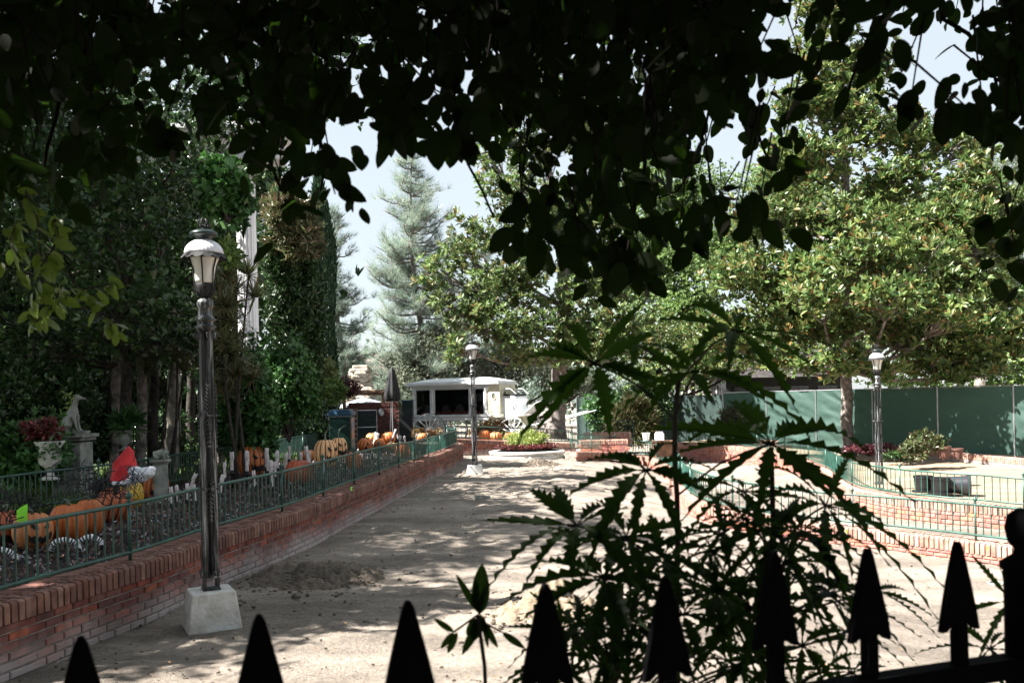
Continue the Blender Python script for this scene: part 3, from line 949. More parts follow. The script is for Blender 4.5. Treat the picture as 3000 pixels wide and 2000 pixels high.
pile(1640, 1800, .62, .45, .24, M['dirt_sandy'], 'sunlit sandy heap of dirt close to the spiked fence', 37)
pile(1585, 1362, .62, .5, .13, M['dirt_fresh'], 'small clump of dug soil in front of the round planter', 41)

# clods scattered over the dirt: nobody could count them
cl = MB(); g = random.Random(5)
for k in range(1600):
    y = 6.2 + 18 * g.random() ** 1.4; x = g.uniform(-.55, .45) * y
    if x < -3.6: continue
    r = g.uniform(.003, .010) * (1.0 + y / 12)
    z = gz(x, y) + g.uniform(-.005, .02)
    cl.ball((x, y, z), r, 6, (g.uniform(.7, 1.5), g.uniform(.7, 1.4), g.uniform(.5, .9)))
for (px, py) in ((940, 1700), (1640, 1800), (1585, 1365)):
    c0 = G(px, py)
    for k in range(420):
        x = c0.x + g.gauss(0, .45); y = c0.y + g.gauss(0, .45); r = g.uniform(.006, .022)
        cl.ball((x, y, gz(x, y) + .01 + .14 * max(0, 1 - math.hypot(x - c0.x, y - c0.y) / .7)), r, 6, (1.2, 1, .8))
tag(cl.build('clods', M['dirt_fresh']), 'loose clods and crumbs of soil scattered over the dirt', 'soil clods', kind='stuff')
# dry leaves on the dirt
n = 420
yy = 6.2 + 20 * rng.random(n) ** 1.2; xx = rng.uniform(-.5, .5, n) * yy
ok = xx > -3.3; xx, yy = xx[ok], yy[ok]; n = len(xx)
P = np.stack([xx, yy, gzn(xx, yy) + .035], -1)
d = rand_dirs(n); d[:, 2] *= .25; nn = np.tile([0, 0, 1.], (n, 1)) + .4 * rand_dirs(n)
V, T = leaves(P, d, nn, rng.uniform(.02, .055, n), rng.uniform(.01, .022, n), T_TRI)
tag(np_mesh('fallen_leaves', V, T, M['leaf_brown']), 'small dry brown leaves scattered on the dirt', 'fallen leaves', kind='stuff')

# valve rings, flags, planters on the ground
def ring(px, py, rad, label):
    c = G(px, py); m_ = MB()
    m_.lathe([(rad, -.05), (rad, .028), (rad - .008, .034), (rad - .022, .028), (rad - .022, -.03)], 32, c, cap=False)
    tag(m_.build('valve_box', M['stone_grey'], smooth=False), label, 'valve box')
ring(1240, 1463, .17, 'round grey valve ring set in the dirt near the left wall')
ring(1411, 1457, .17, 'round green valve lid lying in the dirt below the middle lamp')
ring(2920, 1712, .11, 'small round concrete valve lid in the sunny dirt at far right')

def flag(px, py, h, label, Y=None, up=0.0):
    c = G(px, py) if Y is None else W(px, py, Y)
    r_ = thing('marker_flag', label, 'marker flag', c, group='small green marker flags')
    s = MB(); s.tube([(0, 0, 0), (0, 0, h)], .002, 5); s.build('stake', M['steel'], r_)
    f = MB(); f.prism([(0, h - .06), (.022, h - .05), (.014, h - .025), (.030, h - .01), (.004, h)], -.002, .002); f.build('flag', M['tape_green'], r_)
flag(652, 1660, .28, 'bright green ribbon stake beside the near lamp post')
flag(1028, 1452, .13, 'tiny green ribbon against the left wall under the railing', Y=13.0)
flag(2478, 1570, .10, 'tiny green ribbon on the low right wall', Y=13.7)
flag(2890, 1625, .12, 'tiny green ribbon at the right end of the low wall', Y=12.4)

# planters and pipe on right bed
def planter(px, py, Y, label, tilt=0):
    c = W(px, py, Y); r_ = thing('black_planter', label, 'plant pot', c)
    m_ = MB(); m_.lathe([(.15, 0), (.18, .26), (.19, .26), (.19, .30), (.175, .30), (.16, .05), (.02, .05)], 20)
    o = m_.build('pot', M['black_plastic'], r_, smooth=False)
    m_ = MB(); m_.lathe([(.12, -.03), (.22, -.03), (.225, .0), (.12, .004)], 20); m_.build('saucer', M['black_plastic'], r_)
planter(2705, 1436, 18.6, 'left black plastic plant pot on the sandy soil of the right bed')
planter(2755, 1442, 18.3, 'right black plastic plant pot next to the drain pipe')
c = W(2800, 1420, 18.4)
pr = thing('drain_pipe', 'short wide grey drain pipe lying on its side by the plant pots', 'pipe', (c.x, c.y, c.z))
m_ = MB(); MR = Matrix.Rotation(R(90), 3, 'Y') @ Matrix.Identity(3); MR = Matrix.Rotation(R(-22), 3, 'Z') @ MR
m_.lathe([(.16, -.22), (.17, .0), (.19, .20), (.215, .22), (.215, .27), (.20, .27), (.17, .1), (.15, -.20)], 28, M=MR, cap=False)
m_.lathe([(.001, -.19), (.158, -.19)], 28, M=MR, cap=False)
m_.build('pipe_body', mat('pipe_grey', (.03, .03, .038), .35, 0, .1, 4), pr, smooth=False)

# ------------------------------------------------------------------ pumpkins
def pumpkin_mats(c, dark):
    return [mat('pumpkin_skin', c, .5, 0, .14, 4, bump=.15, bscale=20), mat('pumpkin_groove', dark, .6, 0, .2, 6)]
PM = {'orange': pumpkin_mats((.50, .135, .03), (.14, .035, .012)),
      'deep': pumpkin_mats((.42, .10, .03), (.09, .025, .012)),
      'cream': pumpkin_mats((.72, .40, .18), (.14, .05, .02)),
      'yellow': pumpkin_mats((.55, .34, .035), (.28, .15, .02)),
      'pale': pumpkin_mats((.55, .20, .07), (.35, .12, .05)),
      'red': pumpkin_mats((.40, .085, .035), (.16, .03, .015))}
PIE = MB
def pumpkin(label, px, py, wpx, hpx, kind='orange', face=None, tilt=(0, 0), stem=.12, bend=(-.06, .0), Y=None, striped=True, squash=1.0):
    c = G(px, py, BED) if Y is None else W(px, py, Y)
    Yd = c.y
    rx = wpx * Yd / F / 2; hz = hpx * Yd / F
    root = thing('pumpkin', label, 'pumpkin', (c.x, c.y, c.z))
    root.rotation_euler = (R(tilt[0]), R(tilt[1]), random.uniform(-.2, .2))
    nr = 13
    def surf(lon, lat, off=0.0):
        cl_ = math.cos(lat); r = rx * (max(cl_, 0) ** .75) * (1 - .085 * abs(math.cos(lon * nr / 2)) ** 5) + off * cl_
        dip = .10 * hz * math.exp(-((abs(lat) - math.pi / 2) / .28) ** 2)
        z = hz / 2 + (hz / 2 + off) * math.sin(lat) - math.copysign(dip, lat)
        return Vector((r * math.cos(lon), r * math.sin(lon), z))
    n, m_ = nr * 8, 20
    vs, fs, ms = [], [], []
    for j in range(m_ + 1):
        lat = -math.pi / 2 + math.pi * j / m_
        for k in range(n):
            vs.append(surf(2 * math.pi * k / n, lat))
    mb = MB()
    for j in range(m_):
        for k in range(n):
            k2 = (k + 1) % n
            lon = 2 * math.pi * (k + .5) / n
            gro = abs(math.cos(lon * nr / 2)) > (.955 if striped else .985)
            mb.f.append((j * n + k, j * n + k2, (j + 1) * n + k2, (j + 1) * n + k)); mb.m.append(1 if gro else 0)
    mb.v = [tuple(v) for v in vs]
    mb.build('body', PM[kind], root, smooth=True)
    st = MB(); top = Vector((0, 0, hz * .93)); s = stem
    st.tube(spline([top, top + Vector((0, 0, s * .5)), top + Vector((bend[0] * .5, bend[1] * .5, s * .9)), top + Vector((bend[0], bend[1], s * 1.0))], .02), [max(.006, .022 - .0006 * i) * (rx / .22 + .3) * .75 for i in range(len(spline([top, top + Vector((0, 0, s * .5)), top + Vector((bend[0] * .5, bend[1] * .5, s * .9)), top + Vector((bend[0], bend[1], s * 1.0))], .02)))], 7)
    st.build('stem', M['stem_green'], root, smooth=True)
    if face is not None:
        f = MB()
        def poly(pts):
            # pts (lon, lat) around the face direction, fan over a grid so it hugs the skin
            cx = sum(p[0] for p in pts) / len(pts); cy = sum(p[1] for p in pts) / len(pts)
            K = 3
            for i in range(len(pts)):
                a, b_ = pts[i], pts[(i + 1) % len(pts)]
                rows = []
                for u in range(K + 1):
                    t = u / K; row = []
                    for w in range(K + 1):
                        s_ = w / K
                        ex = a[0] + (b_[0] - a[0]) * s_; ey = a[1] + (b_[1] - a[1]) * s_
                        row.append(surf(face + cx + (ex - cx) * t, cy + (ey - cy) * t, .006 + .085 * rx * .4))
                    rows.append(row)
                o = []
                for row in rows: o += row
                f.add(o, [(u * (K + 1) + w, u * (K + 1) + w + 1, (u + 1) * (K + 1) + w + 1, (u + 1) * (K + 1) + w) for u in range(K) for w in range(K)])
        poly([(-.50, .52), (-.12, .22), (-.34, .14), (-.52, .30)])
        poly([(.50, .52), (.12, .22), (.34, .14), (.52, .30)])
        up = [(-.62, -.05), (-.48, -.22), (-.36, -.12), (-.22, -.28), (-.08, -.18), (.08, -.30), (.2, -.16), (.34, -.26), (.46, -.10), (.62, -.02)]
        lo = [(.52, -.42), (.38, -.40), (.28, -.62), (.10, -.52), (-.06, -.70), (-.18, -.50), (-.34, -.60), (-.46, -.38)]
        # mouth as quads between the lines
        for i in range(9):
            a, b_ = up[i], up[i + 1]
            ft = lambda x: -.42 - .22 * math.cos(x * 2.2) + (.10 if int((x + 2) * 9) % 2 else 0)
            q = [a, b_, (b_[0], ft(b_[0])), (a[0], ft(a[0]))]
            poly(q)
        f.build('carved_face', M['carve_black'], root)
    return root

FR = -math.pi / 2    # toward the camera
pumpkin('dark jack-o-lantern at the left edge under a mass of black vines', 22, 1600, 150, 108, 'deep', face=FR + .5)
p_tape = pumpkin('orange pumpkin with a fluorescent green ribbon stuck on its top', 97, 1610, 112, 112, 'pale', face=FR + 1.05, striped=False, stem=.05)
pumpkin('tall plain ribbed orange pumpkin right of the ribboned one', 203, 1590, 108, 118, 'orange', stem=.07, striped=False)
pumpkin('smaller orange pumpkin tucked behind the tall plain ribbed one', 262, 1570, 84, 112, 'orange', stem=.05, striped=False)
pumpkin('leaning orange pumpkin with black stripes and vines left of the yellow one', 322, 1530, 104, 104, 'deep', tilt=(0, 14), stem=.05)
pumpkin('mustard yellow pumpkin under the red hat', 385, 1492, 70, 88, 'yellow', stem=.03, striped=False)
pumpkin('striped jack-o-lantern wearing the red hat with white fur', 452, 1468, 72, 92, 'orange', face=FR + .75, stem=.03, tilt=(0, 8))
pumpkin('tall striped jack-o-lantern with a long curled stem just right of the near lamp', 738, 1400, 82, 98, 'orange', face=FR + 1.0, stem=.36, bend=(-.22, 0))
pumpkin('squat red-orange pumpkin with a dark stem between candles', 876, 1420, 80, 76, 'red', stem=.22, bend=(-.02, 0), striped=False)
pumpkin('small orange pumpkin behind the squat red-orange one', 902, 1352, 44, 36, 'orange', stem=.04, Y=19, striped=False)
pumpkin('large cream striped jack-o-lantern with an open mouth', 955, 1372, 70, 88, 'cream', face=FR + .85, stem=.24, bend=(.12, 0), Y=17.0)
pumpkin('second cream striped jack-o-lantern half hidden behind the large one', 993, 1345, 50, 66, 'cream', face=FR + .7, stem=.25, bend=(.16, 0), Y=18.5)
pumpkin('orange striped jack-o-lantern tilted near the green bin', 1064, 1324, 46, 42, 'orange', face=FR + .6, tilt=(0, 20), Y=21, stem=.03)
pumpkin('tilted orange pumpkin leaning above its striped neighbour', 1084, 1300, 40, 32, 'pale', tilt=(0, 25), Y=23, stem=.02, striped=False)
pumpkin('small orange pumpkin between two leaning candles', 1112, 1312, 34, 28, 'orange', Y=22.5, stem=.02, striped=False)
pumpkin('smooth orange pumpkin in front of the closed umbrella', 1143, 1300, 42, 36, 'orange', tilt=(0, -15), Y=23.5, stem=.02, striped=False)
pumpkin('pale cream pumpkin just above the railing near the closed umbrella', 1150, 1322, 44, 26, 'cream', Y=22.5, stem=.02, striped=False)
pumpkin('round orange pumpkin behind the railing below the big cream one', 1036, 1376, 44, 54, 'orange', Y=17.5, stem=.05, striped=True)
pumpkin('orange pumpkin low behind the railing before the green end section', 1180, 1345, 44, 48, 'orange', Y=20.5, stem=.04)
pumpkin('small orange pumpkin by the left wheel of the carriage', 1236, 1292, 30, 24, 'pale', Y=25.5, stem=.02, striped=False)

# fluorescent ribbon stuck on the pumpkin
c = W(87, 1495, 9.9)
m_ = MB(); m_.add([c + Vector(v) for v in ((-.055, -.16, -.10), (.055, -.16, -.09), (.075, -.20, .06), (.05, -.14, .085), (-.03, -.13, .05), (-.06, -.15, .02))], [(0, 1, 2, 3, 4, 5)])
o = m_.build('ribbon', M['tape_green']); sol = o.modifiers.new('s', 'SOLIDIFY'); sol.thickness = .004
tag(o, 'wide fluorescent green ribbon hanging on a pumpkin behind the railing', 'ribbon')

# red hat: folded felt cone and fur band
c = W(395, 1405, 10.9)
hat = thing('santa_hat', 'red felt hat with white fur band on the jack-o-lantern', 'hat', c)
pm = lambda x, y: ((x - 395) * 10.9 / F, (1405 - y) * 10.9 / F)
def ringpts(cx, cy, rx, rz, tilt, n=12):
    x0, z0 = pm(cx, cy); out = []
    for k in range(n):
        a = 2 * math.pi * k / n; q = 1 + .10 * math.sin(a * 3 + cy)
        lx, ly, lz = rx * math.cos(a) * q, rz * math.sin(a) * q, 0
        out.append(Vector((x0 + lx * math.cos(tilt), ly, z0 + lx * math.sin(tilt))))
    return out
m_ = MB(); rings = [ringpts(368, 1404, .155, .14, .10), ringpts(367, 1385, .145, .13, .12), ringpts(366, 1362, .140, .12, .25), ringpts(362, 1340, .140, .10, .55), ringpts(366, 1324, .095, .07, .8), ringpts(376, 1309, .02, .02, .9)]
vs = [p for r_ in rings for p in r_]; n_ = 12
m_.add(vs, [(j * n_ + k, j * n_ + (k + 1) % n_, (j + 1) * n_ + (k + 1) % n_, (j + 1) * n_ + k) for j in range(5) for k in range(n_)] + [tuple(range(5 * n_, 6 * n_))])
o = m_.build('felt_cone', M['red_felt'], hat, smooth=False)
m_ = MB()
for (x, y, r_) in ((350, 1412, .04), (375, 1414, .05), (398, 1405, .06), (420, 1392, .095), (438, 1384, .085), (452, 1374, .05), (408, 1378, .07)):
    X0, Z0 = pm(x, y); m_.ball((X0, -.10, Z0), r_, 14, (1.25, 1.1, .85))
fo = m_.build('fur_band', M['white_fur'], hat, smooth=True)
rm = fo.modifiers.new('remesh', 'REMESH'); rm.mode = 'VOXEL'; rm.voxel_size = .012; rm.use_smooth_shade = True
m_ = MB(); g = random.Random(3)
for k in range(40):
    p = Vector((.10 + g.gauss(0, .05), -.24, .02 + g.gauss(.03, .09)))
    q = p + Vector((g.gauss(0, .08), g.gauss(-.02, .03), g.gauss(0, .09)))
    m_.tube([p, (p + q) / 2 + Vector((g.gauss(0, .03), -.02, g.gauss(0, .03))), q], .004, 4)
tag(m_.build('twig_wreath', mat('wreath_blue', (.03, .04, .07), .5, 0, .3, 8), None), 'tangle of dark blue tinsel twigs on the front of the hat', 'wreath')
bpy.data.objects['twig_wreath'].location = c

# candles
def make_candle():
    r_ = thing('candle', 'x', 'candle', (0, 0, 0), group='dripping white candles among the pumpkins')
    m_ = MB()
    m_.lathe([(.034, .10), (.034, .18), (.033, .32), (.035, .44), (.040, .485), (.038, .50), (.026, .495), (.024, .48)], 14, fn=lambda r, z, a, j: (r * (1 + .08 * math.sin(a * 3 + z * 9)), z + (.014 * math.sin(a * 2 + 1) if j >= 4 else 0)))
    for k, (a, l) in enumerate(((.3, .14), (1.7, .22), (2.9, .10), (4.1, .18), (5.3, .12))):
        m_.tube([(.036 * math.cos(a), .036 * math.sin(a), .49), (.040 * math.cos(a), .040 * math.sin(a), .49 - l * .6), (.038 * math.cos(a), .038 * math.sin(a), .49 - l)], [.006, .009, .011], 6)
    m_.build('wax', M['wax'], r_, smooth=True)
    m_ = MB(); m_.lathe([(.05, -.10), (.02, -.06), (.018, .03), (.03, .07), (.085, .085), (.09, .10), (.04, .095), (.044, .15), (.038, .15), (.036, .10)], 16)
    m_.build('holder', M['black_fabric'], r_, smooth=True)
    m_ = MB(); m_.tube([(0, 0, .47), (.004, 0, .52)], .003, 5); m_.build('wick', M['carve_black'], r_)
    return r_
cand0 = make_candle()
# (x, top y, base y, tilt, label)
CN = [(505, 1425, 1480, -3, 'short candle left of the pair right of the hatted pumpkin'), (525, 1420, 1475, -8, 'short tilted candle right of the hatted pumpkin'),
      (548, 1382, 1440, -22, 'strongly leaning candle left of the near lamp'), (552, 1416, 1470, -5, 'lower candle left of the near lamp'), (573, 1418, 1472, -4, 'candle half hidden by the left leg of the near lamp'),
      (640, 1390, 1450, -12, 'leaning candle at the right edge of the near lamp post'), (659, 1354, 1405, 0, 'shorter upright candle right of the near lamp post'), (679, 1323, 1385, 1, 'tall candle right of the near lamp with a broad saucer'),
      (724, 1321, 1387, 3, 'candle standing directly before the tall striped pumpkin'), (744, 1378, 1430, 0, 'low candle in front of the base of the tall striped pumpkin'),
      (780, 1313, 1375, 0, 'tall candle touching the right side of the tall striped pumpkin'), (787, 1330, 1385, -4, 'candle just behind the one touching the striped pumpkin'), (794, 1348, 1400, 0, 'low candle in the dense cluster, leftmost'),
      (799, 1350, 1405, 2, 'low candle in the dense cluster, second from left'), (806, 1352, 1400, 0, 'low candle in the dense cluster, rightmost'), (812, 1320, 1378, -5, 'tall candle before the squat red-orange pumpkin'),
      (835, 1328, 1380, 6, 'candle leaning right at the edge of the squat pumpkin'), (847, 1306, 1350, -5, 'high candle left of the dark stem'), (883, 1324, 1370, 0, 'stubby candle right of the dark stem'),
      (907, 1306, 1365, -10, 'candle leaning left beside the cream pumpkin'), (908, 1322, 1362, 1, 'candle in front of the small orange pumpkin'), (1011, 1315, 1360, 0, 'candle below the mouth of the second cream pumpkin'),
      (950, 1340, 1390, 1, 'candle before the large cream pumpkin'), (1045, 1288, 1322, -25, 'candle leaning over the tilted striped pumpkin'), (1084, 1264, 1312, -28, 'long candle leaning left near the green bin'),
      (1112, 1262, 1302, -26, 'leaning candle before the chain link gate'), (1090, 1300, 1330, 0, 'short upright candle near the tilted pumpkins'), (1147, 1255, 1285, -20, 'thin candle leaning before the closed umbrella pole'),
      (1174, 1268, 1300, 18, 'candle leaning right near the carriage wheel'), (1188, 1276, 1305, 12, 'short candle leaning right near the carriage wheel'), (1208, 1266, 1300, 22, 'candle leaning right against the left wheel of the carriage'),
      (1163, 1272, 1310, 24, 'slanted candle above the pale pumpkin'), (800, 1385, 1430, 1, 'low candle behind the railing under the dense cluster')]
first_c = True
for (x, yt, yb, tl, lab) in CN:
    Y = G(min(x, 1200), yb + 20, BED + .12).y
    Y = min(max(Y, 9.0), 25)
    if x > 1040: Y = 22.5
    h = (yb - yt) * Y / F
    s = h / .40
    s = max(.5, min(s, 1.3))
    p = W(x, yb, Y) - Vector((0, 0, .10 * s))
    if first_c:
        o = cand0; o.location = p; first_c = False
    else:
        o = dup(cand0, p)
    o['label'] = lab
    o.rotation_euler = (R(random.uniform(-3, 3)), R(tl), random.uniform(0, 6))
    o.scale = (s * .9, s * .9, s)

# striped tubes and litter
def striped_tube(label, pts, r=.04):
    P_ = spline([Vector(p) for p in pts], .015)
    m_ = MB(); n_ = 8
    m_.tube(P_, [r * (1 + .08 * math.sin(i * 1.3)) for i in range(len(P_))], n_)
    ms = []
    for i in range(len(P_) - 1): ms += [(i // 1) % 2] * n_
    ms += [0, 0]; m_.m = ms
    tag(m_.build('striped_tube', [M['black_fabric'], M['white_fabric']], None), label, 'striped tube')
for (px, py, lab, sg) in ((195, 1618, 'curled black and white striped tube under the tall plain pumpkin', 1), (265, 1608, 'striped tube looped behind the railing right of the curled one', -1), (8, 1650, 'striped tube at the left edge of the photo', 1)):
    c = G(px, py, BED)
    striped_tube(lab, [c + Vector((-.16, 0, .03)), c + Vector((-.09, -.05, .12 * (1 if sg > 0 else .8))), c + Vector((.02, -.02, .14)), c + Vector((.10, .05, .06)), c + Vector((.16, -.08, .03))], .032)

# black vines over the near pumpkins: tangled strands
def vines(label, px, py, Y, w, h, n, seed, m_name='black_fabric'):
    g = random.Random(seed); m_ = MB(); c = W(px, py, Y)
    for k in range(n):
        p = c + Vector((g.uniform(-w, w), g.uniform(-.15, .15), g.uniform(-h, h)))
        pts = [p]
        for i in range(4):
            p = p + Vector((g.gauss(0, .07), g.gauss(0, .03), g.gauss(0, .05))); pts.append(p)
        m_.tube(spline(pts, .04), .006, 4)
    o = m_.build('vine', M[m_name]); o.location = (0, 0, 0)
    tag(o, label, 'vine')
vines('black vine tangle over the leftmost pumpkin', 30, 1478, 9.9, .35, .05, 60, 3)
vines('dark vine tangle over the leaning striped pumpkin', 320, 1430, 10.8, .22, .07, 50, 4)
vines('loose dark tendrils rising behind the plain pumpkins', 235, 1400, 11.6, .16, .16, 26, 5)

# litter mass on the bed
n = 14000
s = rng.random(n) ** 1.3 * lw_tot * .97
Pn = np.array([(p.x, p.y) for p in LWP]); idx = (s / lw_tot * (len(LWP) - 1)).astype(int)
off = .38 + rng.random(n) * 3.2
t_ = np.gradient(Pn, axis=0); t_ /= np.linalg.norm(t_, axis=1, keepdims=True)
px_ = Pn[idx, 0] - t_[idx, 1] * off; py_ = Pn[idx, 1] + t_[idx, 0] * off
hh = rng.random(n) ** 2 * .10
P = np.stack([px_, py_, gzn(px_, py_) + BED + hh], -1)
D = rand_dirs(n); D[:, 2] = np.abs(D[:, 2]) * .8
V, T = leaves(P, D, rand_dirs(n), rng.uniform(.03, .09, n), rng.uniform(.015, .04, n), T_TRI)
tag(np_mesh('leaf_litter', V, T, M['litter']), 'dark tangle of leaves, scraps and ground plants under the pumpkins', 'ground cover', kind='stuff')

# ------------------------------------------------------------------ vegetation
def rosettes(C, A, k, spread, L, Wd, T, g):
    """C (n,3) centres, A (n,3) axes, k leaves each"""
    n = len(C)
    P = np.repeat(C, k, 0); ax = np.repeat(A, k, 0)
    d = rand_dirs(n * k, g) * spread + ax
    nn = ax + .35 * rand_dirs(n * k, g) + 1e-3
    Lr = g.uniform(.65, 1.15, n * k) * L
    return leaves(P + d * .02, d, nn, Lr, Lr * Wd / L, T)

def clump_points(Y, cx, cy, rx, ry, n, g, sub=7, tight=.30, depth=.8):
    c = np.array(W(cx, cy, Y)); s = Y / F
    R3 = np.array([rx * s, rx * s * depth, ry * s])
    # sub-clumps, biased to the outside so light and dark heaps form
    sc = rand_dirs(sub, g) * (g.random((sub, 1)) ** .45)
    w = g.random(sub) + .3
    i = g.choice(sub, n, p=w / w.sum())
    p = sc[i] * .85 + g.normal(size=(n, 3)) * tight
    return c + p * R3, c + sc * R3, c

def tree(name, label, cat, base, trunk, clumps, m_leaf, m_bark, zmin=0.0, L=.2, Wd=.09, k=6, T=T_TRI, cover=3.0, spread=.9, up=.5, seed=1, tr=(.22, .08), sub=7, tight=.30, group=None, limb=.05, depth=.8, droop=0.0):
    g = np.random.default_rng(seed)
    root = thing(name, label, cat, base, group=group)
    mb = MB()
    tp = spline([Vector(base)] + [Vector(t) for t in trunk], .4)
    rr = [tr[0] + (tr[1] - tr[0]) * (i / (len(tp) - 1)) for i in range(len(tp))]
    rr[0] *= 1.35
    mb.tube([p + Vector((.02 * math.sin(i * 1.7), .02 * math.cos(i * 2.3), 0)) for i, p in enumerate(tp)], rr, 12)
    mb.build('trunk', m_bark, root, smooth=True, world=True)
    lb = MB(); parts = []
    for ci, cl_ in enumerate(clumps):
        cx, cy, Y, rx, ry = cl_[:5]; wgt = cl_[5] if len(cl_) > 5 else 1.0
        area = math.pi * rx * ry * (Y / F) ** 2
        n = max(4, int(area * cover * wgt * 2.1 / (L * Wd * .62) / k))
        pts, scs, c = clump_points(Y, cx, cy, rx, ry, n, g, sub, tight, depth)
        out = pts - c; out /= np.linalg.norm(out, axis=1, keepdims=True) + 1e-6
        ax = out * .7 + np.array([0, 0, up]) + .35 * rand_dirs(n, g)
        ax /= np.linalg.norm(ax, axis=1, keepdims=True)
        parts.append(rosettes(pts, ax, k, spread, L, Wd, T, g))
        # limb
        cv = Vector(c)
        zt = max(zmin, cv.z - (cv - Vector(tp[0])).xy.length * .45)
        j = min(range(len(tp)), key=lambda q: abs(tp[q].z - zt))
        a = tp[j]; mid = a.lerp(cv, .5) + Vector((g.normal() * .2, g.normal() * .2, -.12 * (cv - a).length * .6))
        sp = spline([a, mid, cv], .35)
        r0 = min(rr[j] * .6, limb * 1.6)
        lb.tube(sp, [r0 * (1 - .75 * i / len(sp)) for i in range(len(sp))], 7)
        for s_ in scs:
            sv = Vector(s_); b0 = sp[int(len(sp) * .7)]
            if (sv - b0).length > .15:
                lb.tube([b0, b0.lerp(sv, .5) + Vector((g.normal() * .08, g.normal() * .08, g.normal() * .08)), sv], [r0 * .3, r0 * .18, .006], 5)
    lb.build('branches', m_bark, root, smooth=True, world=True)
    V, F_ = cat_mesh(parts)
    np_mesh('crown', V, F_, m_leaf, root)
    return root

# --- two magnolias
tree('magnolia_tree', 'tall airy magnolia with thick dark trunk behind the back railing', 'tree', W(1625, 1278, 34.5),
     [W(1640, 1100, 34.5), W(1655, 900, 34.5), W(1640, 700, 34), W(1600, 450, 34), W(1590, 250, 34)],
     [(1480, 560, 33, 100, 70, .8), (1425, 690, 33, 95, 70, .8), (1290, 790, 32, 80, 45, .9), (1285, 870, 32, 45, 45, .8), (1350, 730, 32.5, 70, 50, .8), (1500, 800, 33, 140, 90), (1600, 650, 34, 140, 110), (1540, 440, 34, 90, 80, .6), (1430, 470, 33.5, 60, 45, .6), (1500, 300, 33.5, 60, 60, .4),
      (1680, 380, 34, 120, 110, .7), (1780, 560, 34.5, 120, 110), (1620, 220, 34, 120, 110, .6), (1760, 830, 34, 150, 110), (1500, 940, 32.5, 150, 80), (1650, 960, 33, 150, 80), (1850, 960, 33, 120, 70), (1350, 920, 32, 70, 45, .8), (1340, 1010, 31.5, 40, 45, .8), (1400, 850, 32, 80, 60, .8), (1740, 1050, 33, 130, 50), (1550, 1040, 32.5, 110, 45, .7), (1800, 700, 34, 120, 90)],
     M['leaf_magnolia_far'], M['bark_grey'], L=.25, Wd=.10, k=7, T=T_TRI, cover=3.2, zmin=3.6, seed=21, tr=(.36, .07), limb=.06, up=.6, spread=1.0, sub=14, tight=.25)
tree('magnolia_tree', 'broad dense magnolia with grey trunk in front of the green screen', 'tree', W(2488, 1338, 30),
     [W(2480, 1180, 30), W(2482, 1000, 30), W(2485, 700, 30), W(2470, 400, 30), W(2450, 60, 30)],
     [(2420, 20, 30, 90, 90), (2430, 170, 30, 100, 110), (2500, 330, 30, 150, 80), (2350, 300, 29.5, 80, 70), (2620, 390, 29.5, 120, 70), (2730, 430, 29.5, 80, 50, .8), (2850, 420, 29, 90, 50, .8), (2420, 470, 29, 150, 80), (2620, 540, 29.5, 140, 70), (2880, 540, 28.5, 110, 70),
      (2280, 640, 28.5, 150, 80), (2480, 660, 28, 150, 80), (2740, 660, 28.5, 170, 80), (2920, 700, 28, 90, 70), (2210, 790, 28, 130, 80), (2400, 810, 27.5, 160, 80), (2650, 820, 28, 150, 75), (2830, 860, 28, 140, 80), (2260, 930, 28, 150, 80), (2460, 950, 27.5, 120, 60), (2680, 980, 28, 160, 70), (2880, 1010, 27.5, 130, 80), (2470, 1060, 26.5, 90, 45), (2620, 1090, 27, 80, 36), (2870, 1090, 27, 130, 36), (2130, 980, 28.5, 90, 60), (2760, 1060, 27.5, 110, 50), (2270, 1040, 28, 90, 40), (2350, 1075, 27.5, 90, 28), (2560, 200, 30, 90, 80, .7), (2330, 470, 29.5, 110, 70), (2960, 960, 27, 80, 90), (2520, 800, 33, 200, 120, .8), (2780, 820, 31.5, 200, 120, .8), (2920, 640, 31, 150, 120, .8), (2650, 600, 33, 200, 100, .8), (2330, 640, 33, 150, 100, .7), (2880, 980, 29.5, 150, 80, .8), (2650, 980, 30.5, 150, 70, .8), (2500, 750, 25.8, 150, 80, .8), (2620, 850, 25, 140, 75, .8), (2400, 860, 25.8, 120, 65, .7), (2720, 730, 25.3, 140, 80, .8), (2800, 900, 25.5, 120, 60, .7)],
     M['leaf_magnolia'], M['bark_grey'], L=.24, Wd=.10, k=8, T=T_FAR, cover=4.2, zmin=2.6, seed=22, tr=(.20, .08), limb=.05, up=.7, spread=.95, sub=16, tight=.26)
# --- trees between and behind
tree('leafy_tree', 'bright green fine-leaved tree between the two magnolias', 'tree', (9, 46, 0), [W(2010, 900, 46), W(2000, 600, 46)],
     [(1930, 540, 46, 160, 110), (2080, 620, 46, 130, 130), (1990, 760, 45, 160, 110), (2160, 760, 45, 110, 110), (1860, 680, 46, 100, 90), (1850, 860, 45, 120, 90), (2040, 900, 44, 160, 90), (2560, 610, 47, 110, 70), (2330, 560, 47, 160, 120)],
     M['leaf_green'], M['bark_dark'], L=.17, Wd=.09, k=6, cover=3.4, seed=23, tr=(.3, .1), sub=12, tight=.22)
tree('shrubby_tree', 'rusty green low tree behind the green screen at centre right', 'tree', (6.5, 40, 0), [W(1930, 1120, 40), W(1930, 1000, 40)],
     [(1780, 1000, 40, 120, 60), (1930, 980, 40, 130, 70), (2080, 1030, 39, 130, 60), (1980, 1080, 39, 140, 45), (2230, 1040, 38.5, 110, 45)],
     M['leaf_magnolia'], M['bark_dark'], L=.18, Wd=.08, k=7, cover=3.0, seed=24, tr=(.2, .08))
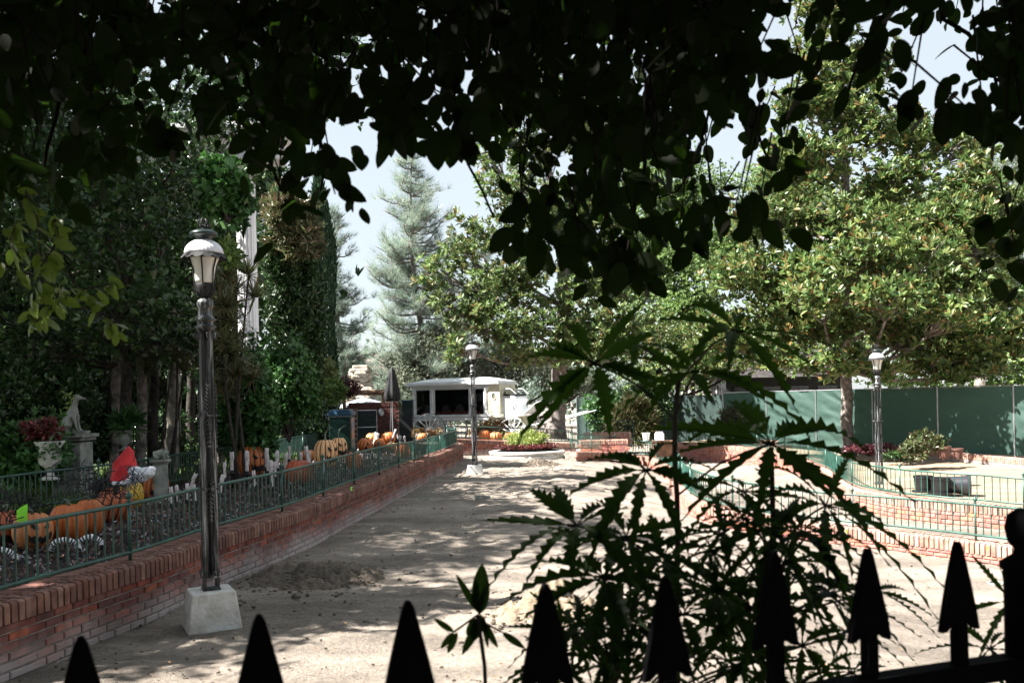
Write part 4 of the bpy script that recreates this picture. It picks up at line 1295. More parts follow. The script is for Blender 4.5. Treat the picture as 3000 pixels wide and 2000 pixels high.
tree('pepper_tree', 'pale hazy drooping tree at the far right behind the magnolia', 'tree', (24, 48, 0), [W(2900, 900, 48), W(2900, 600, 48)],
     [(2930, 480, 48, 110, 80, .7), (2840, 580, 48, 130, 90, .8), (2980, 650, 48, 110, 120), (2800, 760, 48, 150, 110), (2950, 860, 48, 130, 110), (2720, 600, 49, 100, 60, .6)],
     M['leaf_pepper'], M['bark_pale'], L=.16, Wd=.045, k=8, cover=2.2, seed=25, tr=(.3, .1), sub=14, tight=.25, up=-.3)
tree('olive_tree', 'grey green bushy tree behind the white carriage', 'tree', (-4.3, 45, .1), [W(1230, 1180, 45), W(1235, 1050, 45)],
     [(1190, 1060, 45, 80, 60), (1290, 1020, 45, 90, 70), (1240, 1130, 44.5, 110, 75), (1350, 1060, 45, 70, 70), (1170, 1170, 44, 55, 70), (1330, 1130, 44.5, 90, 50), (1270, 970, 45.5, 60, 30, .7)],
     M['leaf_olive'], M['bark_dark'], L=.13, Wd=.055, k=6, cover=2.6, seed=26, tr=(.25, .1), sub=14, tight=.25)
tree('bushy_tree', 'soft green rounded tree behind the front of the carriage', 'tree', (-.4, 47, .1), [W(1470, 1150, 47), W(1470, 1080, 47)],
     [(1440, 1050, 47, 60, 55), (1510, 1030, 47, 70, 60), (1480, 1110, 46.5, 100, 45), (1580, 1080, 46.5, 80, 50), (1640, 1120, 46, 90, 40), (1720, 1130, 46, 80, 40)],
     M['leaf_olive'], M['bark_dark'], L=.12, Wd=.05, k=6, cover=2.3, seed=27, tr=(.25, .1), sub=14, tight=.25)
# --- pines
def pine(label, base, top, tiers, seed, m_leaf, L=.42, nper=26, tr=.22):
    g = np.random.default_rng(seed)
    root = thing('pine_tree', label, 'tree', base)
    mb = MB(); B, Tp = Vector(base), Vector(top)
    pts = [B.lerp(Tp, t) + Vector((.18 * math.sin(t * 7), 0, 0)) for t in np.linspace(0, 1, 14)]
    mb.tube(pts, [tr * (1 - .9 * t) for t in np.linspace(0, 1, 14)], 9)
    mb.build('trunk', M['bark_grey'], root, smooth=True, world=True)
    lb = MB(); Cs, As = [], []
    H = (Tp - B).length
    for (t, rad, nb) in tiers:
        for q in range(nb):
            an = g.uniform(0, 2 * math.pi); r = rad * g.uniform(.55, 1.05)
            tt = min(.985, max(0, t + g.normal() * .02))
            a = B.lerp(Tp, tt); a.x += .18 * math.sin(tt * 7)
            d = Vector((math.cos(an), math.sin(an), 0))
            tip = a + d * r + Vector((0, 0, r * g.uniform(.05, .45)))
            mid = a + d * r * .55 + Vector((0, 0, -.04 * r))
            sp = spline([a, mid, tip], .3)
            lb.tube(sp, [.045 * (1 - .7 * i / len(sp)) for i in range(len(sp))], 5)
            nt_ = max(4, int(r * 8.5))
            for w in range(nt_):
                f = .35 + .65 * w / nt_
                p = sp[min(len(sp) - 1, int(f * (len(sp) - 1)))]
                off = Vector((g.normal(), g.normal(), abs(g.normal()) * .6)) * (.12 + .12 * r * .6)
                c = p + off; lb.tube([p, c], [.012, .006], 4)
                Cs.append(c); As.append((d * .5 + Vector((0, 0, .75)) + Vector(g.normal(size=3)) * .25).normalized())
    Cs.append(Tp); As.append(Vector((0, 0, 1)))
    lb.build('branches', M['bark_grey'], root, smooth=True, world=True)
    V, T = rosettes(np.array(Cs), np.array(As), nper, .85, L, .011, T_NEEDLE, g)
    np_mesh('needles', V, T, m_leaf, root)
    return root
pb = W(1245, 1290, 46)
pine('tall pale blue-green pine standing against the sky at centre left', (pb.x, 46, .1), tuple(W(1200, 412, 46)),
     [(.99, .25, 3), (.96, .5, 6), (.91, .8, 7), (.87, 1.0, 5), (.81, 1.7, 9), (.76, 1.3, 6), (.71, 2.3, 11), (.66, 2.0, 9), (.61, 2.5, 12), (.56, 2.3, 11), (.51, 2.5, 13), (.46, 2.5, 13), (.41, 2.4, 13), (.36, 2.7, 13), (.31, 2.7, 13), (.26, 3.1, 15), (.21, 3.2, 14), (.16, 3.0, 12), (.12, 2.8, 10)], 61, M['leaf_pine'], L=.48, nper=24)
pb = W(1012, 1290, 52)
pine('darker slender pine left of the tall pale pine', (pb.x, 52, .1), tuple(W(975, 610, 52)),
     [(.99, .2, 3), (.94, .6, 7), (.88, 1.0, 9), (.81, 1.3, 11), (.74, 1.6, 12), (.67, 1.7, 13), (.6, 1.9, 14), (.53, 1.9, 14), (.46, 1.9, 14), (.39, 1.9, 14), (.32, 2.0, 14), (.25, 2.0, 12), (.18, 2.0, 10)], 62, M['leaf_pine_far'], L=.42, nper=24)
pb = W(1420, 1200, 62)
pine('distant blue-green pine seen through the airy magnolia', (pb.x, 62, .1), tuple(W(1420, 700, 62)),
     [(.98, .4, 5), (.9, 1.0, 8), (.82, 1.5, 9), (.72, 2.2, 12), (.62, 2.6, 13), (.52, 3.2, 14), (.42, 3.4, 14), (.32, 3.4, 14)], 63, M['leaf_pine_far'], L=.5, nper=20)

# --- cypresses: upright sprays packed in a column
def cypress(label, px, ytop, ybase, Y, wpx, seed):
    g = np.random.default_rng(seed)
    base, top = W(px, ybase, Y), W(px - 12, ytop, Y)
    base.z = .2
    root = thing('cypress_tree', label, 'tree', base)
    mb = MB(); mb.tube([base, top], [.16, .02], 8); mb.build('trunk', M['bark_dark'], root, world=True)
    n = 15000; H = top.z - base.z
    t = g.random(n); an = g.uniform(0, 2 * math.pi, n)
    rad = wpx * Y / F / 2 * np.minimum(1, (1 - t) * 3.2 + .12) * (1 + .16 * np.sin(an * 3 + t * 9)) * (.82 + .2 * g.random(n)) * (.75 + .25 * np.minimum(1, t * 6))
    x = base.x + (top.x - base.x) * t + rad * np.cos(an); y = base.y + rad * np.sin(an); z = base.z + H * t
    P = np.stack([x, y, z], -1)
    D = np.stack([np.cos(an) * .22, np.sin(an) * .22, np.ones(n)], -1) + .16 * g.normal(size=(n, 3))
    N = np.stack([np.cos(an), np.sin(an), np.zeros(n)], -1) + .6 * g.normal(size=(n, 3))
    V, T = leaves(P, D, N, g.uniform(.15, .34, n), g.uniform(.02, .05, n), T_TRI)
    np_mesh('crown', V, T, M['leaf_cypress'], root)
cypress('tall dark green columnar cypress beside the white column', 945, 520, 1215, 33, 84, 71)
cypress('shaded cypress left of the tall columnar one', 878, 760, 1200, 31, 62, 72)

# --- left mass: ivy-clad shade trees
def trunk_set(base, tops, r):
    pass
LT = [('dark shade tree with pale trunk behind the back railing at left', (365, 1335, 17.5), [(368, 1100), (372, 900), (360, 600)],
       [(330, 830, 15.5, 180, 110), (180, 700, 15, 200, 130), (430, 650, 16, 170, 130), (300, 500, 15, 220, 130), (520, 480, 16, 170, 120), (120, 480, 15, 200, 130), (450, 880, 16.5, 130, 80, .8), (300, 980, 16.5, 150, 70), (460, 1000, 17, 110, 60)]),
      ('dark shade tree with twin grey trunks left of the near lamp', (445, 1330, 19), [(450, 1120), (455, 900), (480, 600)],
       [(560, 800, 18, 150, 110), (570, 620, 18, 110, 120), (600, 470, 18.5, 150, 90), (540, 960, 19, 120, 70, .8), (400, 960, 19, 120, 70, .7), (700, 380, 18, 140, 100), (570, 1010, 18.5, 90, 60), (120, 1010, 17, 130, 70), (200, 1060, 18, 120, 50)]),
      ('dark shade tree at the far left behind the dog statue', (120, 1330, 18.5), [(110, 1100), (100, 800), (90, 500)],
       [(60, 870, 17, 170, 120), (-60, 650, 16, 200, 160), (60, 950, 17.5, 140, 80), (230, 950, 17.5, 130, 80, .8), (-150, 900, 16, 180, 160), (200, 300, 16, 300, 160), (-100, 300, 15, 300, 200)]),
      ('tall dark tree filling the gap right of the lamp below the canopy', (560, 1335, 23), [(560, 1100), (580, 800), (640, 500)],
       [(590, 900, 22, 80, 110), (580, 1040, 22, 110, 90, .8), (590, 740, 22.5, 70, 110), (600, 250, 20, 300, 180), (850, 200, 20, 260, 150)])]
for i, (lab, (bx, by, by_), tp, cl_) in enumerate(LT):
    bs = W(bx, by, by_); bs.z = .4
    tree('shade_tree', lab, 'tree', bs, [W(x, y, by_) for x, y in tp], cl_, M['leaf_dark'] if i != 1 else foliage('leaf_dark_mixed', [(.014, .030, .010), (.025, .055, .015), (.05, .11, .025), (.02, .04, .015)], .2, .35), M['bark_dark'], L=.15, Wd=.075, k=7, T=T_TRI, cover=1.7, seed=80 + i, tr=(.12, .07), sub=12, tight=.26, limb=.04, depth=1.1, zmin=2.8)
# more grey stems with hanging roots, each its own trunk of a bamboo-like grove
for i, (px, yt, yb, Y, r, lab) in enumerate(((500, 1080, 1330, 19.5, .12, 'pale mossy trunk just left of the near lamp post'), (405, 1100, 1330, 18.5, .09, 'slim grey trunk between the two pale ones'), (330, 1090, 1335, 18.2, .08, 'slim dark trunk left of the pale trunk'), (640, 1060, 1330, 22, .1, 'thin dark trunk right of the near lamp post'))):
    a, b_ = W(px, yb, Y), W(px + 6, yt - 220, Y); a.z = .4
    root = thing('tree_trunk', lab, 'tree trunk', a)
    mb = MB(); sp = spline([a, a.lerp(b_, .5) + Vector((.05, 0, 0)), b_], .12)
    mb.tube([p + Vector((random.gauss(0, .008), random.gauss(0, .008), 0)) for p in sp], [r * (1.35 - .5 * j / len(sp)) * random.uniform(.95, 1.08) for j in range(len(sp))], 12)
    mb.build('bark', M['bark_pale'] if i == 0 else M['bark_grey'], root, smooth=True, world=True)
    mb = MB()
    for k in range(5):
        x = random.gauss(0, r * 1.5); mb.tube([Vector((x, random.gauss(0, .1), (b_ - a).z * .95)), Vector((x + random.gauss(0, .05), random.gauss(0, .1), (b_ - a).z * .4)), Vector((x + random.gauss(0, .05), 0, 0))], .012, 5)
    mb.build('hanging_roots', M['bark_dark'], root)
# high canopy further left and behind: throws the big shade on the dirt
hc = []
g0 = random.Random(12)
root_c = []
def high_tree(lab, x, y, h, r, n, seed):
    g = np.random.default_rng(seed)
    root = thing('shade_tree', lab, 'tree', (x, y, .4))
    mb = MB(); mb.tube([(x, y, .3), (x + .2, y, h * .5), (x, y, h)], [.3, .22, .1], 10); mb.build('trunk', M['bark_dark'], root, world=True)
    sub = 42
    sc = rand_dirs(sub, g) * (g.random((sub, 1)) ** .4)
    i = g.integers(0, sub, n)
    p = (sc[i] + g.normal(size=(n, 3)) * .13) * np.array([r, r, h * .30]) + np.array([x, y, h * .72])
    ax = rand_dirs(n, g) * .6 + np.array([0, 0, .5])
    V, T = rosettes(p, ax, 6, .9, .2, .10, T_TRI, g)
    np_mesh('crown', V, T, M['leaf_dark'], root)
    lb = MB()
    for s in sc[::2]:
        q = s * np.array([r, r, h * .3]) + np.array([x, y, h * .72]); lb.tube([(x, y, h * .5), tuple(q)], [.07, .02], 5)
    lb.build('branches', M['bark_dark'], root, world=True)
high_tree('very tall dark tree rising above the lawn at left', -11.5, 11.5, 12.5, 4.6, 9500, 91)
high_tree('tall dark tree above the lawn behind the others', -12.0, 15.6, 12, 3.6, 6500, 92)
high_tree('tall dark tree near the left edge of the lawn', -9.5, 7.5, 9.5, 2.4, 3500, 93)

# undergrowth behind the back railing
def mound(name, label, cat, C, rad, n, m_leaf, L, Wd, seed, k=5, T=T_TRI, up=.4, sub=16, stem=True):
    g = np.random.default_rng(seed)
    root = thing(name, label, cat, (C[0], C[1], C[2] - rad[2]))
    sc = rand_dirs(sub, g) * (g.random((sub, 1)) ** .35)
    i = g.integers(0, sub, n)
    p = (sc[i] * .85 + g.normal(size=(n, 3)) * .2) * np.array(rad) + np.array(C)
    p[:, 2] = np.maximum(p[:, 2], C[2] - rad[2])
    out = p - np.array(C); out /= np.linalg.norm(out, axis=1, keepdims=True)
    V, T_ = rosettes(p, out * .7 + np.array([0, 0, up]), k, .9, L, Wd, T, g)
    np_mesh('foliage', V, T_, m_leaf, root)
    if stem:
        mb = MB()
        for s in sc[::2]:
            q = s * np.array(rad) * .8 + np.array(C); mb.tube([(C[0], C[1], C[2] - rad[2]), tuple(q)], [.03, .008], 5)
        mb.build('stem', M['bark_dark'], root, world=True)
    return root
def WC(px, py, Y): return tuple(W(px, py, Y))
mound('ivy_mound', 'rounded mound of dark green ivy right of the white column', 'shrub', WC(845, 1150, 21.5), (.58, .6, 1.15), 2600, M['leaf_ivy'], .12, .09, 101, k=4, up=-.3)
mound('shrub', 'dark leafy bush hiding the foot of the white column', 'shrub', WC(735, 1175, 19), (.55, .45, 1.15), 2400, M['leaf_ivy'], .13, .08, 115, k=4, up=-.1)
mound('shrub', 'dark evergreen shrub under the trees behind the dog statue', 'shrub', WC(60, 1180, 16.5), (1.1, .8, 1.0), 1800, M['leaf_dark'], .12, .06, 102)
mound('shrub', 'dark evergreen shrub between the dog statue and the trunks', 'shrub', WC(270, 1230, 18.5), (.9, .8, .8), 1500, M['leaf_dark'], .12, .06, 103)
mound('shrub', 'mixed green fern bush left of the dog statue pedestal', 'shrub', WC(50, 1330, 14.5), (.75, .6, .5), 900, M['leaf_ivy'], .16, .06, 104)
mound('shrub', 'low dark bush behind the trunks left of the lamp', 'shrub', WC(470, 1290, 21), (1.2, .8, .6), 1500, M['leaf_dark'], .12, .06, 105)
mound('shrub', 'purple-black strappy bush right of the near lamp post', 'shrub', WC(690, 1225, 20.5), (.55, .5, .7), 500, M['leaf_dark'], .34, .03, 106, k=10, up=.8)
mound('shrub', 'dark broadleaf tree top with reddish tips right of the white column', 'shrub', WC(840, 850, 26), (1.0, 1.0, 2.9), 3000, M['leaf_dark'], .2, .06, 107, k=8, up=.4)
mound('shrub', 'long-leaved evergreen with pale shoots above the column', 'shrub', WC(860, 660, 25), (.75, .9, 1.0), 900, foliage('leaf_longleaf', [(.05, .08, .03), (.10, .13, .05), (.16, .15, .07), (.14, .07, .05)], .25, .35), .26, .055, 108, k=8, up=.5)
mound('shrub', 'light olive bush under the tall cypress', 'shrub', WC(935, 1115, 31), (.62, .6, .85), 2200, foliage('leaf_lightolive', [(.16, .20, .07), (.24, .28, .11), (.10, .14, .05)], .25, .45), .10, .04, 109, up=.8)
mound('shrub', 'bright green bush by the brick pillar lantern', 'shrub', WC(972, 1150, 30.3), (.42, .5, .36), 900, M['leaf_green'], .11, .04, 110, up=.8)
mound('shrub', 'patch of vivid green maple-like foliage above the near lamp', 'shrub', WC(665, 560, 15), (.42, .4, .50), 480, M['leaf_ivy'], .14, .10, 111, k=5, up=.1)
mound('shrub', 'vivid green spray of leaves right of the near lamp glass', 'shrub', WC(672, 745, 15.5), (.16, .3, .2), 120, M['leaf_green'], .12, .07, 112, k=5, up=.1)
mound('shrub', 'dark hedge closing the view left of the gate', 'shrub', WC(880, 1240, 28), (1.2, .7, .8), 1800, M['leaf_dark'], .11, .05, 113)

# spiky dracaena heads on thin canes
def dracaena(label, base, heads, seed):
    g = np.random.default_rng(seed)
    root = thing('dracaena', label, 'spiky plant', base)
    mb = MB(); B = Vector(base); Cs, As = [], []
    H = [W(*h) for h in heads]; canes = []
    for q in range(3):
        t = H[(q * 5 + 1) % len(H)]; c_ = spline([B + Vector((.12 * (q - 1), 0, 0)), B.lerp(t, .5) + Vector((.1 * (q - 1), 0, -.1)), t], .15); canes += c_
        mb.tube(c_, [.035 - .02 * i / len(c_) for i in range(len(c_))], 7)
    for h in H:
        j = min(canes, key=lambda q: (q - (h - Vector((0, 0, .45)))).length)
        mb.tube(spline([j, j.lerp(h, .6) + Vector((0, 0, -.08)), h], .12), .010, 5)
        Cs.append(h); a = (h - B); a.normalize(); As.append((a + Vector((g.normal() * .3, -.3, .3))).normalized())
    mb.build('stem', M['bark_dark'], root, smooth=True, world=True)
    V, T = rosettes(np.array(Cs), np.array(As), 75, 1.15, .46, .034, T_NEEDLE, g)
    np_mesh('leaf_rosette', V, T, M['leaf_spiky'], root)
b_ = W(700, 1330, 17.5); b_.z = .4
dracaena('tall spiky dracaena clump in front of the white column', b_, [(665, 815, 16.5), (728, 807, 17), (745, 872, 17), (655, 899, 16.5), (667, 896, 16.5), (673, 943, 16.8), (640, 960, 17), (690, 1001, 17.2), (672, 1040, 17), (660, 1010, 16.6), (690, 1100, 17), (680, 1060, 17.4), (650, 1080, 17.6), (620, 900, 17.6), (640, 850, 17.2), (660, 975, 17), (640, 1040, 17), (660, 1160, 17.8), (640, 930, 17.6), (690, 860, 17.3), (625, 1010, 17.8), (740, 1110, 17.9), (665, 1130, 17.8)], 121)
b_ = W(480, 1330, 18); b_.z = .4
dracaena('dark spiky dracaena heads left of the near lamp post', b_, [(460, 1042, 17.6), (505, 1060, 17.6), (430, 1090, 18), (470, 1000, 18), (520, 1010, 18), (400, 1030, 18), (540, 1090, 18.2)], 122)

# grass at the foot of the back railing
n = 9000; gx = rng.uniform(-9.5, -5.6, n); gy = rng.uniform(11.5, 26, n)
ok = gx < -6.9 + (gy - 12.7) * .09; gx, gy = gx[ok], gy[ok]; n = len(gx)
P = np.stack([gx, gy, np.full(n, .42)], -1); D = rand_dirs(n) * .45 + np.array([0, 0, 1.])
V, T = leaves(P, D, rand_dirs(n), rng.uniform(.12, .30, n), rng.uniform(.012, .02, n), T_TRI)
tag(np_mesh('grass', V, T, foliage('leaf_grass', [(.08, .13, .03), (.14, .20, .05), (.05, .09, .02)], .3, .5)), 'tufts of grass along the back railing', 'grass', kind='stuff')

# far wood closing the horizon
def far_wood(label, x0, x1, y, h, n, seed, m_leaf, sub=130, Lf=.34):
    g = np.random.default_rng(seed)
    cx = g.uniform(x0, x1, sub); cz = g.random(sub) ** .7 * h * (.8 + .2 * np.sin(cx * .35)); cy = y + g.uniform(-4, 4, sub)
    i = g.integers(0, sub, n)
    p = np.stack([cx[i], cy[i], cz[i]], -1) + g.normal(size=(n, 3)) * np.array([1.6, 1.4, 1.1]); p[:, 2] = np.abs(p[:, 2])
    V, T = rosettes(p, rand_dirs(n, g) * .5 + np.array([0, -.4, .5]), 5, .9, Lf, Lf / 2, T_TRI, g)
    tag(np_mesh('far_woodland', V, T, m_leaf), label, 'woodland', kind='stuff')
far_wood('distant line of pale green trees closing the view at centre', -34, 14, 78, 5.5, 9000, 131, M['leaf_pine_far'])
far_wood('distant mass of green trees behind the screen at right', 6, 54, 60, 9.5, 16000, 132, M['leaf_green'])
far_wood('dark wood behind the shade trees at left', -36, -11, 33, 8, 24000, 133, M['leaf_dark'], 420, .5)
high_tree('tall dark tree beyond the gate shading the carriage', -11.2, 35.6, 12.5, 3.3, 6000, 95)
high_tree('tall dark tree shading the gate and the white column', -13.8, 27.5, 11.5, 3.8, 6000, 94)

# ------------------------------------------------------------------ white fluted column and portico
c = W(730, 1040, 20.3)
port = thing('portico', 'white fluted column carrying a piece of entablature among dark trees', 'portico', (c.x, c.y, .4))
mb = MB(); z1 = W(730, 478, 20.3).z - .4
mb.lathe([(.245 - .035 * t, .35 + (z1 - .7) * t) for t in np.linspace(0, 1, 10)], 96, fn=lambda r, z, a, j: (r * (1 - .075 * abs(math.cos(a * 10)) ** .6), z))
mb.build('column_shaft', M['column_paint'], port, smooth=False)
mb = MB(); mb.box((0, 0, .08), (.8, .8, .16)); mb.lathe([(.36, .16), (.38, .22), (.34, .28), (.32, .30), (.34, .34), (.30, .37)], 32); mb.build('column_base', M['column_paint'], port)
mb = MB(); mb.lathe([(.25, z1 - .35), (.28, z1 - .30), (.26, z1 - .26), (.34, z1 - .10), (.36, z1 - .06)], 32); mb.box((0, 0, z1 - .02), (.78, .78, .08)); mb.build('capital', M['column_paint'], port)
mb = MB(); mb.box((-1.2, .1, z1 + .25), (4.0, .7, .46)); mb.box((-1.2, .0, z1 + .56), (4.4, 1.0, .14)); mb.box((-1.2, 0, z1 + .70), (4.6, 1.15, .12)); mb.build('entablature', M['column_paint'], port)

# ------------------------------------------------------------------ statues and urns on the left
def skin_mesh(name, verts, edges, radii, m, parent, root=0, sub=2):
    me = bpy.data.meshes.new(name); me.from_pydata([tuple(v) for v in verts], edges, [])
    o = bpy.data.objects.new(name, me); COL.objects.link(o); o.parent = parent
    s = o.modifiers.new('skin', 'SKIN')
    for i, r in enumerate(radii):
        me.skin_vertices[0].data[i].radius = (r, r) if not hasattr(r, '__len__') else r
        me.skin_vertices[0].data[i].use_root = (i == root)
    s.use_smooth_shade = True
    u = o.modifiers.new('sub', 'SUBSURF'); u.levels = sub; u.render_levels = sub
    me.materials.append(m); return o
D0 = W(212, 1268, 15.2)
pl = thing('pedestal', 'square grey stone pedestal carrying the dog statue', 'pedestal', (D0.x, D0.y, .4))
hp = D0.z - .4
mb = MB(); mb.box((0, 0, hp * .47), (.46, .46, hp * .80)); mb.box((0, 0, .06), (.58, .58, .12)); mb.build('shaft', M['stone_grey'], pl, bevel=.01)
mb = MB(); mb.box((0, -.236, hp * .45), (.30, .012, hp * .52)); mb.build('panel', M['stone_grey'], pl, bevel=.004)
mb = MB(); mb.box((0, 0, hp - .10), (.54, .54, .05)); mb.box((0, 0, hp - .045), (.62, .62, .06)); mb.build('cap', M['stone_grey'], pl, bevel=.012)
dog = thing('dog_statue', 'stone greyhound statue sitting upright facing right on its pedestal', 'statue', D0)
mb = MB(); mb.box((.02, 0, .012), (.44, .26, .05)); mb.build('plinth', M['stone_grey'], dog, bevel=.005)
s = .0034 / 1.28
def dz(x, z): return ((x - 505) * s, (505 - z) * s + .03)
V_ = []; E_ = []; Rr = []
def add_v(x, z, y, r, link=None):
    a, b2 = dz(x, z); V_.append((a, y, b2)); Rr.append(r)
    if link is not None: E_.append((link, len(V_) - 1))
    return len(V_) - 1
hip = add_v(458, 455, 0, .075); bk1 = add_v(478, 415, 0, .070, hip); ch_ = add_v(512, 385, 0, .078, bk1); nk = add_v(524, 340, 0, .045, ch_); nk2 = add_v(532, 312, 0, .038, nk)
hd = add_v(545, 294, 0, .040, nk2); mz = add_v(568, 300, 0, .026, hd); nose = add_v(596, 308, 0, .014, mz)
for sy in (-1, 1):
    sh = add_v(525, 410, sy * .045, .040, ch_); el = add_v(532, 445, sy * .05, .026, sh); wr = add_v(540, 480, sy * .05, .018, el); pw = add_v(545, 498, sy * .05, .020, wr); tp_ = add_v(562, 501, sy * .05, .014, pw)
    kn = add_v(478, 470, sy * .075, .055, hip); hk = add_v(452, 492, sy * .08, .022, kn); ft = add_v(505, 500, sy * .08, .017, hk)
    er = add_v(532, 282, sy * .030, .012, hd); er2 = add_v(520, 288, sy * .036, .006, er)
tl = add_v(440, 492, 0, .018, hip); tl2 = add_v(425, 500, 0, .010, tl)
skin_mesh('body', V_, E_, Rr, M['stone_grey'], dog)
# a pale fern-like vine climbing behind the statue
g = np.random.default_rng(5); sp = spline([D0 + Vector((-.22, .1, .1)), D0 + Vector((-.13, .1, .3)), D0 + Vector((-.05, .1, .55)), D0 + Vector((-.15, .08, .66))], .02)
vr = thing('climbing_plant', 'thin pale climbing plant behind the dog statue', 'plant', D0 + Vector((-.22, .1, .1)))
mb = MB(); mb.tube(sp, .006, 5); mb.build('stem', M['leaf_shrub'], vr, world=True)
V, T = rosettes(np.array(sp[::3]), np.tile([0, -.3, -.2], (len(sp[::3]), 1)) + 0.0, 5, 1.0, .09, .03, T_TRI, g); np_mesh('foliage', V, T, M['leaf_shrub'], vr)

def urn(label, c, h, r, m, fancy=True):
    root = thing('urn', label, 'urn', c)
    mb = MB(); mb.lathe([(r * .62, 0), (r * .62, h * .06), (r * .30, h * .10), (r * .22, h * .22), (r * .30, h * .28), (r * .72, h * .42), (r * .80, h * .60), (r * .74, h * .82), (r * 1.0, h * .97), (r * 1.02, h), (r * .85, h), (r * .7, h * .85)], 28, fn=lambda r_, z, a, j: (r_ * (1 + .04 * math.cos(a * 9) * (1 if 4 < j < 8 else 0)), z))
    mb.build('bowl', m, root, smooth=True); return root
c = W(147, 1405, 14.3); urn('ornate pale urn holding a dark red bush left of the dog pedestal', c, .60, .22, M['stone_white'])
c2 = c + Vector((-.10, 0, .72)); mound('red_bush', 'dark red leafy bush growing in the ornate urn', 'shrub', tuple(c2), (.30, .25, .17), 260, M['leaf_red'], .10, .04, 141, k=6, up=.5, stem=False)
c = W(365, 1320, 17.0); urn('plain grey stone planter in shade in front of the pale trunk', c, .38, .18, M['stone_grey'])
c2 = c + Vector((.05, 0, .50)); mound('fern', 'arching dark fern in the plain stone planter', 'fern', tuple(c2), (.20, .2, .14), 60, M['leaf_ivy'], .30, .02, 142, k=6, up=.6, stem=False)
# frog statue on a post
c = W(470, 1345, 14.6)
po = thing('stone_post', 'low round stone post under the frog statue', 'pedestal', (c.x, c.y, .4)); hq = c.z - .4
mb = MB(); mb.lathe([(.15, 0), (.14, .1), (.11, .15), (.11, hq - .08), (.16, hq - .03), (.16, hq)], 20); mb.build('shaft', M['stone_grey'], po)
fr = thing('frog_statue', 'grey stone frog statue crouching beside the near lamp', 'statue', c)
skin_mesh('body', [(-.10, 0, .05), (0, 0, .09), (.08, 0, .12), (.13, 0, .13), (-.06, -.08, .05), (.02, -.11, .02), (-.06, .08, .05), (.02, .11, .02), (.07, -.06, .06), (.11, -.07, .01), (.07, .06, .06), (.11, .07, .01)],
          [(0, 1), (1, 2), (2, 3), (0, 4), (4, 5), (0, 6), (6, 7), (2, 8), (8, 9), (2, 10), (10, 11)], [.055, .07, .055, .035, .04, .02, .04, .02, .022, .018, .022, .018], M['stone_grey'], fr, root=1)

# ------------------------------------------------------------------ white carriage (hearse)
A = R(27)
hc_ = W(1213, 1308, 38.0)
hl = Vector((math.cos(-A), math.sin(-A), 0))
hs = thing('carriage', 'white horse-drawn funeral carriage with dark glass sides behind the round planter', 'carriage', Vector((W(1213, 1180, 39.0).x + 1.90, 38.8, .02)), -A)
hs.scale = (1.10, 1.05, 1.0)
HW = .66
def hb(name, m, f, **k):
    mb = MB(); f(mb); return mb.build(name, m, hs, **k)
hb('floor_frame', M['white_paint'], lambda b: (b.box((0, 0, 1.22), (3.5, 1.38, .16)), b.box((0, 0, 1.335), (3.6, 1.46, .06)), b.box((0, -.70, 1.20), (3.3, .03, .06))), bevel=.01)
for x in (-1.62, -.78, .92, 1.55):
    for sy in (-1, 1):
        b = MB(); b.lathe([(.085, 1.37), (.085, 1.50), (.055, 1.55), (.06, 1.62), (.052, 1.70), (.050, 2.28), (.06, 2.33), (.085, 2.40), (.10, 2.44), (.10, 2.48)], 14, (x, sy * HW, 0)); b.box((x, sy * HW, 1.42), (.20, .14, .10)); b.box((x, sy * HW, 2.47), (.22, .18, .05))
        b.build('post', M['white_paint'], hs, smooth=False)
hb('beam', M['white_paint'], lambda b: [b.box((0, sy * HW, 2.53), (3.4, .14, .10)) for sy in (-1, 1)] + [b.box((-1.66, 0, 2.53), (.12, 1.3, .10))])
# glass bays
for (x0, x1) in ((-1.54, -.86), (-.70, .84), (1.0, 1.47)):
    for sy in (-1, 1):
        b = MB(); b.box(((x0 + x1) / 2, sy * (HW - .02), 1.92), (x1 - x0, .012, 1.08)); b.build('window', M['dark_glass'], hs)
        b = MB(); xm = (x0 + x1) / 2; w = x1 - x0
        b.box((xm, sy * HW, 2.455), (w + .02, .04, .04)); b.box((xm, sy * HW, 1.385), (w + .02, .04, .04)); b.box((x0 + .01, sy * HW, 1.92), (.035, .038, 1.04)); b.box((x1 - .01, sy * HW, 1.92), (.035, .038, 1.04))
        b.build('window_frame', M['white_paint'], hs)
for (x, w_, cm) in ((-1.2, .30, 'white_fabric'), (-.35, .42, 'wax'), (.25, .46, 'wax'), (1.25, .34, 'stone_white')):
    hb('reflection_shape', M[cm], lambda b: b.prism([(x - w_ / 2, 1.42), (x + w_ / 2, 1.42), (x + w_ * .3, 1.70), (x + .04, 1.84), (x - w_ * .22, 1.80)], -.40, -.30))  # pale shapes added inside to stand in for umbrella reflections on the glass
hb('inner_wall', M['black_fabric'], lambda b: (b.box((0, .2, 1.92), (3.2, .03, 1.05)), b.box((0, 0, 2.46), (3.2, 1.2, .02))))
hb('rear_window', M['dark_glass'], lambda b: b.box((-1.66, 0, 1.92), (.012, 1.18, 1.08)))
